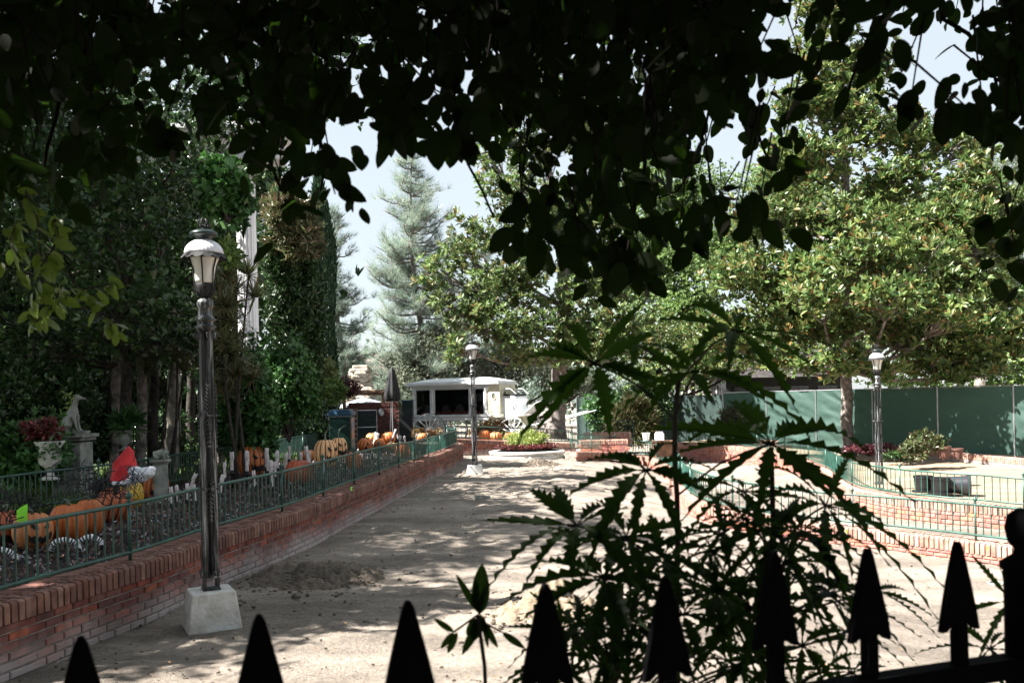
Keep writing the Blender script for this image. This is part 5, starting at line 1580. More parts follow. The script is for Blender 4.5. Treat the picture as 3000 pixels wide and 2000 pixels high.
def roof(b):
    b.box((.10, 0, 2.60), (3.95, 1.56, .05)); b.box((.10, 0, 2.655), (4.10, 1.70, .06)); b.box((.10, 0, 2.72), (4.0, 1.60, .07))
    n_, m2 = 16, 10; vs, fs = [], []
    for i in range(n_ + 1):
        x = -1.9 + 4.0 * i / n_; e_ = min(1, min(i, n_ - i) / 4.0)
        for j in range(m2 + 1):
            y = -.78 + 1.56 * j / m2
            vs.append((x, y, 2.755 + .17 * math.sin(math.pi * j / m2) ** .7 * math.sin(e_ * math.pi / 2) ** .8))
    for i in range(n_):
        for j in range(m2):
            a = i * (m2 + 1) + j; fs.append((a, a + 1, a + m2 + 2, a + m2 + 1))
    b.add(vs, fs)
hb('roof', M['white_paint'], roof)
def cab(b):
    b.box((1.86, 0, 1.95), (.50, 1.34, 1.26)); b.box((1.9, 0, 1.34), (.62, 1.38, .12)); b.box((2.12, 0, 1.98), (.012, 1.1, .9)); 
hb('front_cabin', M['cream_paint'], cab, bevel=.02)
def oval(b, x, r):
    vs = [(x, -.30 + r * math.cos(t) * .8, 2.20 + r * 1.5 * math.sin(t)) for t in np.linspace(0, 2 * math.pi, 24, endpoint=False)]
    vs2 = [(x + .02, v[1], v[2]) for v in vs]; n_ = 24
    b.add(vs + vs2, [tuple(range(n_, 2 * n_))] + [(i, (i + 1) % n_, n_ + (i + 1) % n_, n_ + i) for i in range(n_)])
hb('oval_window', M['dark_glass'], lambda b: oval(b, 2.142, .075)); hb('oval_frame', M['cream_paint'], lambda b: oval(b, 2.126, .11))
for sy in (-1,):
    hb('side_oval_window', M['dark_glass'], lambda b: b.add([(1.87 + .07 * math.cos(t), -.683, 2.12 + .12 * math.sin(t)) for t in np.linspace(0, 2 * math.pi, 20, endpoint=False)], [tuple(range(20))]))
    hb('side_oval_frame', M['cream_paint'], lambda b: b.tube([(1.87 + .09 * math.cos(t), -.685, 2.12 + .14 * math.sin(t)) for t in np.linspace(0, 2 * math.pi, 24)], .014, 6))
# driver's seat: a swooping footboard, seat box and rail
sw = spline([Vector((2.0, 0, 1.30)), Vector((2.35, 0, 1.22)), Vector((2.8, 0, 1.28)), Vector((3.15, 0, 1.50)), Vector((3.5, 0, 1.78)), Vector((3.75, 0, 1.86))], .08)
def foot(b):
    vs = []
    for p in sw:
        for y in (-.55, .55):
            vs += [(p.x, y, p.z), (p.x, y, p.z + .05)]
    fs = []
    for i in range(len(sw) - 1):
        o = 4 * i; fs += [(o, o + 4, o + 6, o + 2), (o + 1, o + 3, o + 7, o + 5), (o, o + 1, o + 5, o + 4), (o + 2, o + 6, o + 7, o + 3)]
    fs += [(0, 2, 3, 1)]; b.add(vs, fs)
hb('footboard', M['white_paint'], foot, smooth=False)
hb('seat_box', M['white_paint'], lambda b: b.prism([(2.1, 1.28), (2.9, 1.32), (2.75, 1.55), (2.62, 1.75), (2.72, 1.98), (2.66, 2.10), (2.50, 2.12), (2.12, 2.12)], -.52, .52))
hb('seat_cushion', M['black_fabric'], lambda b: b.box((2.42, 0, 2.16), (.52, .98, .08)), bevel=.02)
hb('seat_rail', M['white_paint'], lambda b: [b.tube([(2.15, sy * .52, 2.15), (2.2, sy * .54, 2.42), (2.5, sy * .54, 2.40), (2.72, sy * .52, 2.2)], .016, 6) for sy in (-1, 1)] + [b.tube([(2.2, -.54, 2.42), (2.2, .54, 2.42)], .016, 6)])
hb('shaft', M['white_paint'], lambda b: b.tube([(2.9, -.38, .88), (3.7, -.38, 1.0), (4.6, -.36, 1.25), (5.5, -.36, 1.48)], [.035, .035, .03, .022], 8), smooth=True)
hb('shaft', M['white_paint'], lambda b: b.tube([(2.9, .38, .88), (3.7, .38, 1.0), (4.6, .36, 1.25), (5.5, .36, 1.48)], [.035, .035, .03, .022], 8), smooth=True)
hb('undercarriage', M['white_paint'], lambda b: (b.tube([(-.84, -.8, .74), (-.84, .8, .74)], .035, 8), b.tube([(2.75, -.72, .60), (2.75, .72, .60)], .035, 8), b.box((.9, 0, .88), (3.8, .08, .07)), b.tube([(-1.5, -.45, 1.12), (-.92, -.45, .72), (-.35, -.45, 1.12)], .02, 6), b.tube([(-1.5, .45, 1.12), (-.92, .45, .72), (-.35, .45, 1.12)], .02, 6), b.tube([(2.3, -.4, 1.15), (2.75, -.4, .66), (3.1, -.4, .95)], .02, 6), b.tube([(2.75, 0, .55), (2.75, 0, 1.25)], .05, 8)))
def wheel(x, y, r):
    w_ = MB(); MX = Matrix.Rotation(R(90), 3, 'X')
    w_.lathe([(r - .055, -.028), (r - .012, -.028), (r - .012, .028), (r - .055, .028), (r - .055, -.028)], 56, (x, y, r), M=MX, cap=False)
    for k in range(14):
        a = 2 * math.pi * k / 14 + .1; d = Vector((math.cos(a), 0, math.sin(a)))
        w_.tube([Vector((x, y, r)) + d * .05, Vector((x, y, r)) + d * (r * .5), Vector((x, y, r)) + d * (r - .04)], [.024, .017, .020], 7, cap=False)
    o = w_.build('wheel', M['white_paint'], hs, smooth=False)
    t_ = MB(); t_.lathe([(r - .012, -.024), (r, -.024), (r, .024), (r - .012, .024)], 56, (x, y, r), M=MX, cap=False); t_.build('tyre', M['black_plastic'], o)
    h_ = MB(); h_.lathe([(.045, -.13), (.075, -.09), (.08, .09), (.05, .13)], 18, (x, y, r), M=MX); h_.build('hub', M['white_paint'], o, smooth=False)
wheel(-.84, -.88, .74); wheel(-.84, .88, .74); wheel(2.70, -.78, .64); wheel(2.70, .78, .64)
# scroll ornament along the skirt
def orn(b):
    for x in (-1.6, -.78, 0, .92, 1.55):
        for sx in (-1, 1):
            b.tube([(x + sx * (.02 + .07 * t / 6) * 1.0 + sx * .03 * math.cos(t), -.705, 1.24 + .03 * math.sin(t)) for t in np.linspace(0, 6, 14)], .008, 5)
hb('scroll_ornament', M['white_paint'], orn)
fl = thing('flower_bank', 'row of dark flowers and leaves standing in the carriage', 'flowers', hs.location + Vector((0, 0, 1.4)))
g = np.random.default_rng(8); pts = np.stack([g.uniform(-1.45, 1.4, 240), np.full(240, -HW + .0) - .015, 1.40 + .10 * g.random(240) ** 1.5], -1)
Rz = np.array([[math.cos(-A), -math.sin(-A), 0], [math.sin(-A), math.cos(-A), 0], [0, 0, 1]])
pts = pts @ Rz.T + np.array(hs.location)
V, T = rosettes(pts, np.tile([0, -.6, .6], (240, 1)), 4, .8, .06, .04, T_TRI, g); np_mesh('foliage', V, T, M['leaf_red'], fl)

# ------------------------------------------------------------------ round planter with fountain urn
pc = W(1543, 1315, 30.2); pc.z = .09
rp = thing('round_planter', 'round white stone planter ring in the middle of the dirt', 'planter', pc)
mb = MB(); mb.lathe([(1.22, -.05), (1.22, .07), (1.17, .09), (1.17, .12), (1.24, .15), (1.24, .20), (1.18, .22), (1.02, .22), (1.02, .10)], 72, fn=lambda r, z, a, j: (r * (1 - (.012 if (a * 8 / math.pi) % 1 < .02 else 0)), z), cap=False); mb.build('kerb', M['stone_white'], rp)
mb = MB(); mb.lathe([(1.03, .22), (.6, .30), (.01, .34)], 40); mb.build('soil', M['mulch'], rp, smooth=True)
g = np.random.default_rng(9); n = 900; a = g.uniform(0, 6.283, n); r_ = .6 + .42 * g.random(n) ** .6
pts = np.stack([pc.x + r_ * np.cos(a), pc.y + r_ * np.sin(a), pc.z + .27 + .08 * g.random(n)], -1)
V, T = rosettes(pts, np.tile([0, 0, 1.], (n, 1)), 6, .8, .11, .035, T_TRI, g)
tag(np_mesh('bedding_plants', V, T, M['leaf_red']), 'low dark red bedding plants inside the round planter', 'bedding plants', kind='stuff')
mound('shrub', 'bright yellow-green clipped shrub in the middle of the round planter', 'shrub', (pc.x + .02, pc.y - .05, pc.z + .52), (.66, .55, .33), 2600, M['leaf_shrub'], .07, .03, 151, k=5, up=.6, sub=40)
fu = W(1541, 1262, 30.3)
un = thing('stone_basin', 'white stone bird bath rising above the yellow-green shrub', 'bird bath', (fu.x, fu.y, pc.z + .3))
h0 = W(1541, 1214, 30.3).z - pc.z - .3
mb = MB(); mb.lathe([(.18, 0), (.12, .08), (.07, .2), (.07, h0 - .35), (.10, h0 - .28), (.19, h0 - .12), (.20, h0 - .10)], 20); mb.build('stem', M['stone_white'], un, smooth=False)
mb = MB(); mb.lathe([(.20, h0 - .11), (.29, h0 - .04), (.30, h0), (.27, h0), (.2, h0 - .05), (.01, h0 - .07)], 28); mb.build('bowl', M['stone_white'], un, smooth=False)

# pumpkins and autumn foliage behind the back railing
for (x, y, w, h, lab, kd) in ((1420, 1292, 36, 34, 'orange pumpkin behind the back railing just right of the middle lamp', 'orange'), (1452, 1296, 40, 32, 'orange pumpkin behind the back railing left of the carriage front wheel', 'pale'), (1495, 1290, 34, 24, 'orange pumpkin seen through the front wheel of the carriage', 'orange'), (1578, 1290, 30, 26, 'orange pumpkin right of the bird bath behind the back railing', 'orange')):
    pumpkin(lab, x, y, w, h, kd, Y=34.2, stem=.04, striped=False)
mound('shrub', 'autumn orange and brown foliage behind the back railing', 'shrub', WC(1435, 1258, 35), (.75, .35, .28), 420, M['leaf_brown'], .12, .06, 152, k=5)
mound('shrub', 'brown twiggy autumn wreath in front of the left carriage wheel', 'shrub', WC(1250, 1268, 33), (.55, .3, .15), 260, M['leaf_brown'], .10, .04, 153, k=5)
mound('shrub', 'grey-green tall grass clump right of the carriage shafts', 'shrub', WC(1850, 1240, 38), (.9, .6, .8), 420, M['leaf_spiky'], .5, .03, 154, k=12, up=.8)
mound('shrub', 'spiky grey-green clump at the left end of the screen', 'shrub', WC(2160, 1225, 34.6), (.5, .4, .6), 240, M['leaf_olive'], .35, .03, 155, k=10, up=.7)
mound('shrub', 'dark leafy bush in shade beyond the curved railing', 'shrub', WC(1900, 1190, 39.5), (1.5, .8, 1.1), 2200, M['leaf_dark'], .14, .06, 156, k=6)
mound('shrub', 'dark bush behind the pale green railing panel', 'shrub', WC(1770, 1210, 40), (1.1, .8, .9), 1500, M['leaf_ivy'], .14, .06, 157, k=6)

# ------------------------------------------------------------------ gate area at centre left
def boxthing(name, label, cat, c, parts):
    root = thing(name, label, cat, c)
    for (nm, m_, boxes, bev) in parts:
        b = MB()
        for (p, d) in boxes: b.box(p, d)
        b.build(nm, M[m_], root, bevel=bev)
    return root
c = W(1003, 1316, 27.5)
boxthing('trash_bin', 'dark green bin with a blue lid and a poster on its right side', 'trash bin', (c.x, c.y, .5), [
    ('bin_body', 'bin_green', [((0, 0, .55), (.66, .66, 1.1))], .03), ('lid', 'bin_blue', [((0, 0, 1.16), (.72, .72, .12)), ((0, 0, 1.25), (.62, .62, .08))], .03), ('trim', 'steel', [((0, -.335, 1.085), (.66, .012, .02))], 0)])
poster = MB(); poster.box((.336, -.05, .72), (.008, .45, .62)); o = poster.build('poster', mat('poster', (.65, .22, .06), .4, 0, .1, 3, col2=(.05, .12, .25)), bpy.data.objects['trash_bin'])
# brick pillar and lantern
c = W(1003, 1197, 30.5)
brick_wall('brick_pillar', 'brick pillar under the square lantern', [Vector((c.x - .38, c.y, 0)), Vector((c.x, c.y, 0)), Vector((c.x + .38, c.y, 0))], 0, 1.3, .7, M['brick_dark'], M['brick_dark'], courses=14, zfn=lambda x, y, z=c.z: z, cap_h=.12)
c = W(983, 1193, 30.8)
la = thing('lantern', 'small square black lantern with pale glass on the brick pillar', 'lantern', c)
mb = MB(); mb.box((0, 0, .02), (.20, .20, .04)); mb.box((0, 0, .36), (.30, .30, .03)); mb.lathe([(.20, .375), (.10, .44), (.02, .48)], 4)
for sx in (-1, 1):
    for sy in (-1, 1): mb.tube([(sx * .08, sy * .08, .04), (sx * .13, sy * .13, .35)], .01, 5)
mb.build('frame', M['black_iron'], la)
mb = MB(); mb.box((0, 0, .195), (.22, .22, .29)); mb.build('glass', M['frosted_glass'], la)
# brick wall with a badge
c0, c1 = W(1020, 1180, 33), W(1165, 1184, 33)
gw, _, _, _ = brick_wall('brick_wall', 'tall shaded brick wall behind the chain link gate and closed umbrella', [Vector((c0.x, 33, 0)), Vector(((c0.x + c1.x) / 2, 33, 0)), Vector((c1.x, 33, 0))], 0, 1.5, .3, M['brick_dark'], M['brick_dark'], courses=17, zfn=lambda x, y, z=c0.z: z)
c = W(1117, 1208, 32.9); mb = MB(); mb.lathe([(.10, 0), (.085, .02), (.01, .02)], 20, M=Matrix.Rotation(R(90), 3, 'X') @ Matrix.Diagonal((1, 1.4, 1))); o = mb.build('plaque', M['steel']); o.location = c + Vector((0, -.03, 0)); tag(o, 'small oval plaque on the brick wall by the umbrella', 'plaque')
# chain-link gate
c = W(1060, 1292, 31.6)
ga = thing('gate', 'grey framed chain link gate panel with dark mesh', 'gate', (c.x, c.y, .2))
zt, zb = W(1060, 1202, 31.6).z - .2, .15
mb = MB(); w = .52
for (p, q) in (((-w, 0, zb), (-w, 0, zt)), ((w, 0, zb), (w, 0, zt)), ((-w, 0, zt), (w, 0, zt)), ((-w, 0, zt * .62), (w, 0, zt * .62)), ((-w, 0, zb), (w, 0, zb))): mb.tube([p, q], .016, 6)
mb.build('frame', M['steel'], ga)
mb = MB(); k = -w - zt
while k < w:
    for sg in (1, -1):
        pts = []
        x0, x1 = max(-w, k), min(w, k + (zt - zb))
        if x1 > x0:
            za, zb2 = zb + (x0 - k), zb + (x1 - k)
            if sg < 0: za, zb2 = zt + zb - za, zt + zb - zb2
            mb.tube([(x0, 0, za), (x1, 0, zb2)], .0035, 4, cap=False)
    k += .075
mb.build('mesh', M['dark_rail'], ga)
mb = MB(); mb.box((0, .03, (zt + zb) / 2), (2 * w - .04, .008, zt - zb - .05)); mb.build('backing', M['dark_screen'], ga)
# closed umbrella
c = W(1152, 1290, 30)
um = thing('closed_umbrella', 'closed black patio umbrella on a thin pole by the brick wall', 'umbrella', (c.x, c.y, .2))
z0, z1 = W(1145, 1174, 30).z - .2, W(1145, 1078, 30).z - .2
mb = MB(); mb.tube([(0, 0, 0), (-.02, 0, z0 + .2)], .02, 8); mb.tube([(-.05, 0, z0), (-.10, 0, z0 * .35)], .008, 5); mb.build('pole', M['steel'], um)
mb = MB(); mb.lathe([(.20, z0), (.245, z0 + .06), (.24, z0 + .22), (.19, z0 + .5), (.12, z0 + .85), (.07, z1 - .03), (.02, z1)], 48, fn=lambda r, z, a, j: (r * (1 + .13 * math.sin(a * 8)), z + .02 * math.sin(a * 3))); mb.build('canopy', M['black_fabric'], um, smooth=True)
mb = MB(); mb.tube([(0, 0, z1 - .02), (0, 0, z1 + .07)], .015, 6); mb.build('finial', M['steel'], um)
# open pale umbrellas far off
for (px, py, Y, w, lab, mm) in ((1065, 1164, 41, 1.15, 'blue-grey patio umbrella behind the brick wall', 'grey_fabric'), (1085, 1176, 38.5, .7, 'sunlit white patio umbrella tilted in front of the blue-grey one', 'white_fabric')):
    c = W(px, py, Y); u = thing('patio_umbrella', lab, 'umbrella', (c.x, c.y, .1))
    mb = MB(); zt = c.z - .1; mb.lathe([(w, zt - .42), (w * .98, zt - .34), (w * .5, zt - .15), (.03, zt)], 8, cap=False); mb.build('canopy', M[mm], u)
    mb = MB(); mb.tube([(0, 0, 0), (0, 0, zt)], .025, 6); mb.build('pole', M['steel'], u)
# white picket fence bit
c0 = W(912, 1206, 30.5); c1 = W(972, 1206, 30.5)
pf = thing('picket_fence', 'short stretch of white picket fence left of the green bin', 'fence', (c0.x, c0.y, .8))
zt = c0.z - .8
mb = MB(); k = 0
while k * .09 < (c1 - c0).x:
    x = k * .09; h = zt - .06 * (k % 2) + .02 * math.sin(k * 1.9); mb.prism([(x, 0), (x + .055, 0), (x + .055, h - .05), (x + .027, h), (x, h - .05)], -.01, .01); k += 1
mb.build('pickets', M['white_paint'], pf)
mb = MB(); mb.box(((c1 - c0).x / 2, .02, .15), ((c1 - c0).x, .02, .05)); mb.build('rail', M['white_paint'], pf)
c = W(1175, 1255, 35); boxthing('screen_box', 'black cloth screen beside the rear of the carriage', 'screen', (c.x, c.y, .2), [('panel', 'dark_screen', [((0, 0, .75), (.85, .06, 1.5))], 0), ('post', 'steel', [((-.43, 0, .78), (.03, .07, 1.56))], 0)])
c = W(1204, 1275, 36.5); boxthing('utility_cabinet', 'tall dark teal cabinet hidden behind the carriage rear', 'cabinet', (c.x - .1, c.y, .1), [('case', 'bin_green', [((0, 0, .95), (.42, .4, 1.9))], .02), ('lid', 'bin_blue', [((0, 0, 1.93), (.46, .44, .06))], .01)])
# rustic gate beam and rock chimney, house
c = W(1045, 1140, 42)
rk = thing('rock_chimney', 'rough tan rock chimney below the shingled roof', 'chimney', (c.x, c.y + 1, .1))
mb = MB(); g = random.Random(6); zt = W(1036, 1085, 43).z - .1
for k in range(70):
    z = g.random() * zt; w = 1.0 - .55 * z / zt
    mb.ball((g.uniform(-w, w) * .8, g.uniform(-.3, .3), z), g.uniform(.2, .34), 8, (1.3, 1, .7))
mb.build('boulders', M['rock_tan'], rk)
mb = MB(); mb.box((0, 0, zt - .0), (.85, .7, .16)); mb.box((.05, 0, zt + .16), (.7, .6, .14)); mb.build('cap_stones', M['rock_pale'], rk, bevel=.04)
c = W(1062, 1150, 40)
be = thing('log_beam', 'dark horizontal log beam on posts above the pale umbrellas', 'pergola', (c.x, c.y, .1))
mb = MB(); zt = c.z - .1; mb.tube([(-.9, 0, zt), (1.0, 0, zt)], .12, 8); mb.build('beam', M['wood_brown'], be); 
for x in (-.8, .9):
    mb = MB(); mb.tube([(x, 0, 0), (x, 0, zt)], .08, 8); mb.build('post', M['wood_brown'], be)
mound('shrub', 'dark vine clump hanging at the left end of the log beam', 'shrub', WC(1022, 1135, 39), (.5, .3, .45), 400, M['leaf_purple'], .12, .05, 158)
hc2 = W(1080, 1105, 54)
ho = thing('house', 'grey house with a steep shingled roof half hidden by pines', 'house', (hc2.x, 56, .1))
def PX(px, py, Y): q = W(px, py, Y); return Vector((q.x - hc2.x, q.y - 56, q.z - .1))
mb = MB(); zr = PX(1040, 1032, 54).z; ze = PX(1120, 1108, 54).z
mb.add([(-1.4, -2, ze - 3.2), (.8, -2, ze - 3.2), (.8, -2, ze), (-1.1, -2, zr - .1), (-1.4, -2, zr - .1), (-1.4, 3, ze - 3.2), (.8, 3, ze - 3.2), (.8, 3, ze), (-1.1, 3, zr - .1), (-1.4, 3, zr - .1)], [(0, 1, 2, 3, 4), (5, 9, 8, 7, 6), (0, 4, 9, 5), (1, 6, 7, 2)]); mb.build('wall', M['house_grey'], ho)
mb = MB(); mb.add([(-1.2, -2.5, zr), (1.1, -2.5, ze - .15), (1.1, 3.5, ze - .15), (-1.2, 3.5, zr), (-1.2, -2.5, zr + .12), (1.1, -2.5, ze), (1.1, 3.5, ze), (-1.2, 3.5, zr + .12), (4.0, 3.5, ze), (4.0, 3.5, zr)], [(0, 1, 5, 4), (1, 2, 6, 5), (2, 3, 7, 6), (4, 5, 6, 7), (0, 3, 2, 1)]);
mb.add([(-1.2, .8, zr + .12), (4.6, .8, zr + .12), (4.6, -1.8, ze - .3), (1.0, -1.8, ze - .3)], [(0, 3, 2, 1)])
mb.build('roof', M['roof_shingle'], ho)
mb = MB(); mb.box((1.9, -1.2, ze - 1.8), (5.2, .2, 3.2)); mb.build('side_wall', M['house_grey'], ho)

# ------------------------------------------------------------------ green privacy screen, right
s0, s1 = W(2120, 1149, 36), W(3080, 1134, 24.5)
sc_ = thing('privacy_screen', 'long green cloth construction screen along the back of the right garden', 'screen fence', (s0.x, s0.y, 0))
nU, nV = 420, 40; ZT = 2.08
U = np.linspace(0, 1, nU); Vv = np.linspace(0, 1, nV)
UU, VV = np.meshgrid(U, Vv)
Ld = math.hypot(s1.x - s0.x, s1.y - s0.y); dirx, diry = (s1.x - s0.x) / Ld, (s1.y - s0.y) / Ld
sU = UU * Ld
wr = .10 * vnoise(sU, VV * 2, 1.1, 51) + .10 * vnoise(sU * 1.0 + VV * 3, VV * 3, 2.7, 52) + .03 * vnoise(sU * 2 + VV * 4, VV * 6, 3.1, 53)
bay = (sU % 2.4) / 2.4; wr = wr * np.sin(np.pi * bay) ** .5 + .02 * np.sin(VV * 3)
sag = -.02 * np.sin(np.pi * bay)
Xs = s0.x + dirx * sU + diry * wr; Ys = s0.y + diry * sU - dirx * wr; Zs = .15 + (ZT - .15 + sag) * VV
V = np.stack([Xs, Ys, Zs], -1).reshape(-1, 3); i = np.arange(nU * nV).reshape(nV, nU)
Q = np.stack([i[:-1, :-1], i[:-1, 1:], i[1:, 1:], i[1:, :-1]], -1).reshape(-1, 4)
m, t, n, b = newmat('screen_cloth'); b.inputs['Base Color'].default_value = (.04, .085, .07, 1); b.inputs['Roughness'].default_value = .75
tr = n.new('ShaderNodeBsdfTranslucent'); tr.inputs[0].default_value = (.05, .13, .09, 1); ms = n.new('ShaderNodeMixShader'); ms.inputs[0].default_value = .3
t.links.new(b.outputs[0], ms.inputs[1]); t.links.new(tr.outputs[0], ms.inputs[2]); t.links.new(ms.outputs[0], n['Material Output'].inputs[0])
np_mesh('cloth', V, Q, m, sc_, smooth=True)
k = 0.0
while k < Ld:
    x, y = s0.x + dirx * k - diry * -.05, s0.y + diry * k + dirx * .06
    mb = MB(); mb.tube([(x, y, -.2), (x, y, ZT + .01)], .025, 8); mb.build('post', M['steel'], sc_, world=True); k += 2.4
mb = MB(); mb.tube([(s0.x, s0.y + .03, ZT), (s1.x, s1.y + .03, ZT)], .018, 6); mb.build('top_rail', M['steel'], sc_, world=True)
# lower screen to the left, tree shade put into its darker cloth colour
a0, a1 = W(1690, 1165, 41), W(2135, 1152, 38)
for (nm, q0, q1, zt, lab) in (('garden_screen', a0, a1, a1.z - .05, 'dull dark green screen in shade left of the long bright one'),):
    rt = thing(nm, lab, 'screen fence', (q0.x, q0.y, 0))
    d = (q1 - q0); L_ = d.xy.length; n_ = 60
    XX = np.linspace(0, 1, n_); vs = []
    for f in XX:
        p = q0.lerp(q1, f); w_ = .06 * math.sin(f * 31) + .03 * math.sin(f * 77)
        vs += [(p.x, p.y + w_, .0), (p.x, p.y + w_ * 1.2, zt)]
    mb = MB(); mb.add(vs, [(2 * i, 2 * i + 2, 2 * i + 3, 2 * i + 1) for i in range(n_ - 1)]); mb.build('cloth', mat('shaded_cloth', (.02, .045, .04), .7), rt, smooth=True, world=True)
    for f in (0, .33, .66, 1):
        p = q0.lerp(q1, f); mb = MB(); mb.tube([(p.x, p.y + .12, -.2), (p.x, p.y + .12, zt + .05)], .03, 6); mb.build('post', M['steel'], rt, world=True)
# building with dark windows behind the screen
c = W(2320, 1110, 41)
bd = thing('house', 'dark timber building with blue-black windows behind the screen', 'house', (c.x, 42, -.25))
mb = MB(); mb.box((0, 1.5, 2.0), (5.4, 3, 2.4)); mb.build('wall', M['dark_screen'], bd)
for x in (-1.9, -.7, .6, 1.9):
    f = MB(); f.box((x, -.02, 2.05), (.9, .06, 1.1)); fo = f.build('window', M['window_dark'], bd)
    f = MB(); f.box((x, -.06, 2.05), (.04, .03, 1.1)); f.box((x, -.06, 2.05), (.9, .03, .04)); f.build('frame', mat('blue_frame', (.08, .11, .16), .5), fo)
mb = MB(); mb.add([(-3.2, -.9, 3.0), (3.2, -.9, 3.0), (3.2, 1.6, 4.3), (-3.2, 1.6, 4.3), (3.2, 4, 3.0), (-3.2, 4, 3.0)], [(0, 1, 2, 3), (3, 2, 4, 5)]); mb.build('roof', mat('dark_shingle', (.04, .035, .035), .9, 0, .3, 6), bd)
# pale balustrade terrace
c0, c1 = W(1950, 1118, 44), W(2165, 1118, 44)
bl = thing('balustrade', 'sunlit white stone balustrade seen through the foreground leaves', 'balustrade', (c0.x, 44, 0))
mb = MB(); L_ = (c1 - c0).x; zt = c0.z
mb.box((L_ / 2, 0, zt), (L_, .3, .12)); mb.build('handrail', M['stone_white'], bl)
mb = MB(); mb.box((L_ / 2, 0, zt - .75), (L_, .3, .12)); mb.box((L_ / 2, .1, (zt - .8) / 2), (L_, .2, zt - .8)); mb.build('base', M['tile_pale'], bl)
k = .15
while k < L_:
    mb = MB(); mb.lathe([(.06, zt - .7), (.09, zt - .6), (.10, zt - .5), (.05, zt - .3), (.05, zt - .2), (.08, zt - .06)], 10, (k, 0, 0)); mb.build('baluster', M['stone_white'], bl, smooth=True); k += .33

# low dark brick wall under the screen
q = [(W(2180, 1284, 34.4)), (W(2480, 1300, 31.4)), (W(2760, 1325, 27)), (W(3060, 1350, 23.2))]
def w3z(x, y):
    f = (x - q[0].x) / (q[-1].x - q[0].x); return q[0].z + (q[-1].z - q[0].z) * min(1.2, max(-.2, f))
brick_wall('brick_wall', 'low shaded brick wall at the foot of the long green screen', [Vector((p.x, p.y, 0)) for p in q], 0, .55, .3, M['brick_left'], M['brick_right_cap'], courses=5, zfn=w3z)
def tpot(label, px, py, Y, s):
    c = W(px, py, Y); r_ = thing('terracotta_pot', label, 'plant pot', c)
    mb = MB(); mb.lathe([(.14 * s, 0), (.20 * s, .34 * s), (.23 * s, .34 * s), (.23 * s, .42 * s), (.20 * s, .42 * s), (.16 * s, .1 * s)], 20); mb.build('pot', M['terracotta'], r_)
    mb = MB(); mb.lathe([(.19 * s, .38 * s), (.01, .38 * s)], 16, cap=False); mb.build('soil', M['mulch'], r_)
tpot('larger terracotta pot in dappled light under the magnolia', 2766, 1344, 24.2, .8)
tpot('smaller terracotta pot at the right of the larger one', 2806, 1343, 24.6, .66)
mound('shrub', 'bush with red flowers and lit leaves left of the terracotta pots', 'shrub', WC(2700, 1305, 24.2), (.55, .4, .38), 420, foliage('leaf_flowering', [(.05, .09, .03), (.10, .14, .05), (.09, .05, .03), (.05, .08, .03)], .25, .4), .13, .06, 161, k=5)
mound('shrub', 'low dark purple ground plants at the foot of the grey trunk', 'shrub', WC(2545, 1318, 27.5), (.8, .4, .16), 420, M['leaf_purple'], .10, .05, 162, k=5)
mound('shrub', 'dark drooping branch tips above the terracotta pots', 'shrub', WC(2640, 1335, 26), (.5, .3, .12), 160, M['leaf_dark'], .14, .05, 163, k=5)

# workmen's things on the path end wall
c = W(1893, 1290, 24.5)
r_ = thing('white_bucket', 'white bucket standing beside a box behind the curved railing', 'bucket', c)
mb = MB(); mb.lathe([(.075, 0), (.10, .19), (.108, .19), (.108, .205), (.09, .205), (.075, .02)], 18); mb.build('pail', M['white_paint'], r_)
c = W(1932, 1289, 24.4)
boxthing('paper_box', 'open white carton on top of the wooden board', 'box', c, [('carton', 'white_paint', [((0, 0, .09), (.22, .18, .18))], 0), ('papers', 'stone_white', [((0, 0, .2), (.17, .13, .05))], 0)])
c = W(1945, 1340, 24.4)
r_ = thing('wooden_stand', 'brown wooden board standing against the wall under the carton', 'board', (c.x, c.y + .1, c.z))
mb = MB(); zz = W(1945, 1290, 24.5).z - c.z; mb.box((0, 0, zz - .015), (.62, .35, .03)); mb.build('top', M['wood_brown'], r_)
mb = MB(); mb.box((-.25, 0, (zz - .03) / 2), (.04, .33, zz - .03)); mb.build('side_panel', M['wood_brown'], r_); mb = MB(); mb.box((.10, .1, (zz - .03) / 2), (.50, .02, zz - .03)); mb.build('back_panel', M['wood_brown'], r_)

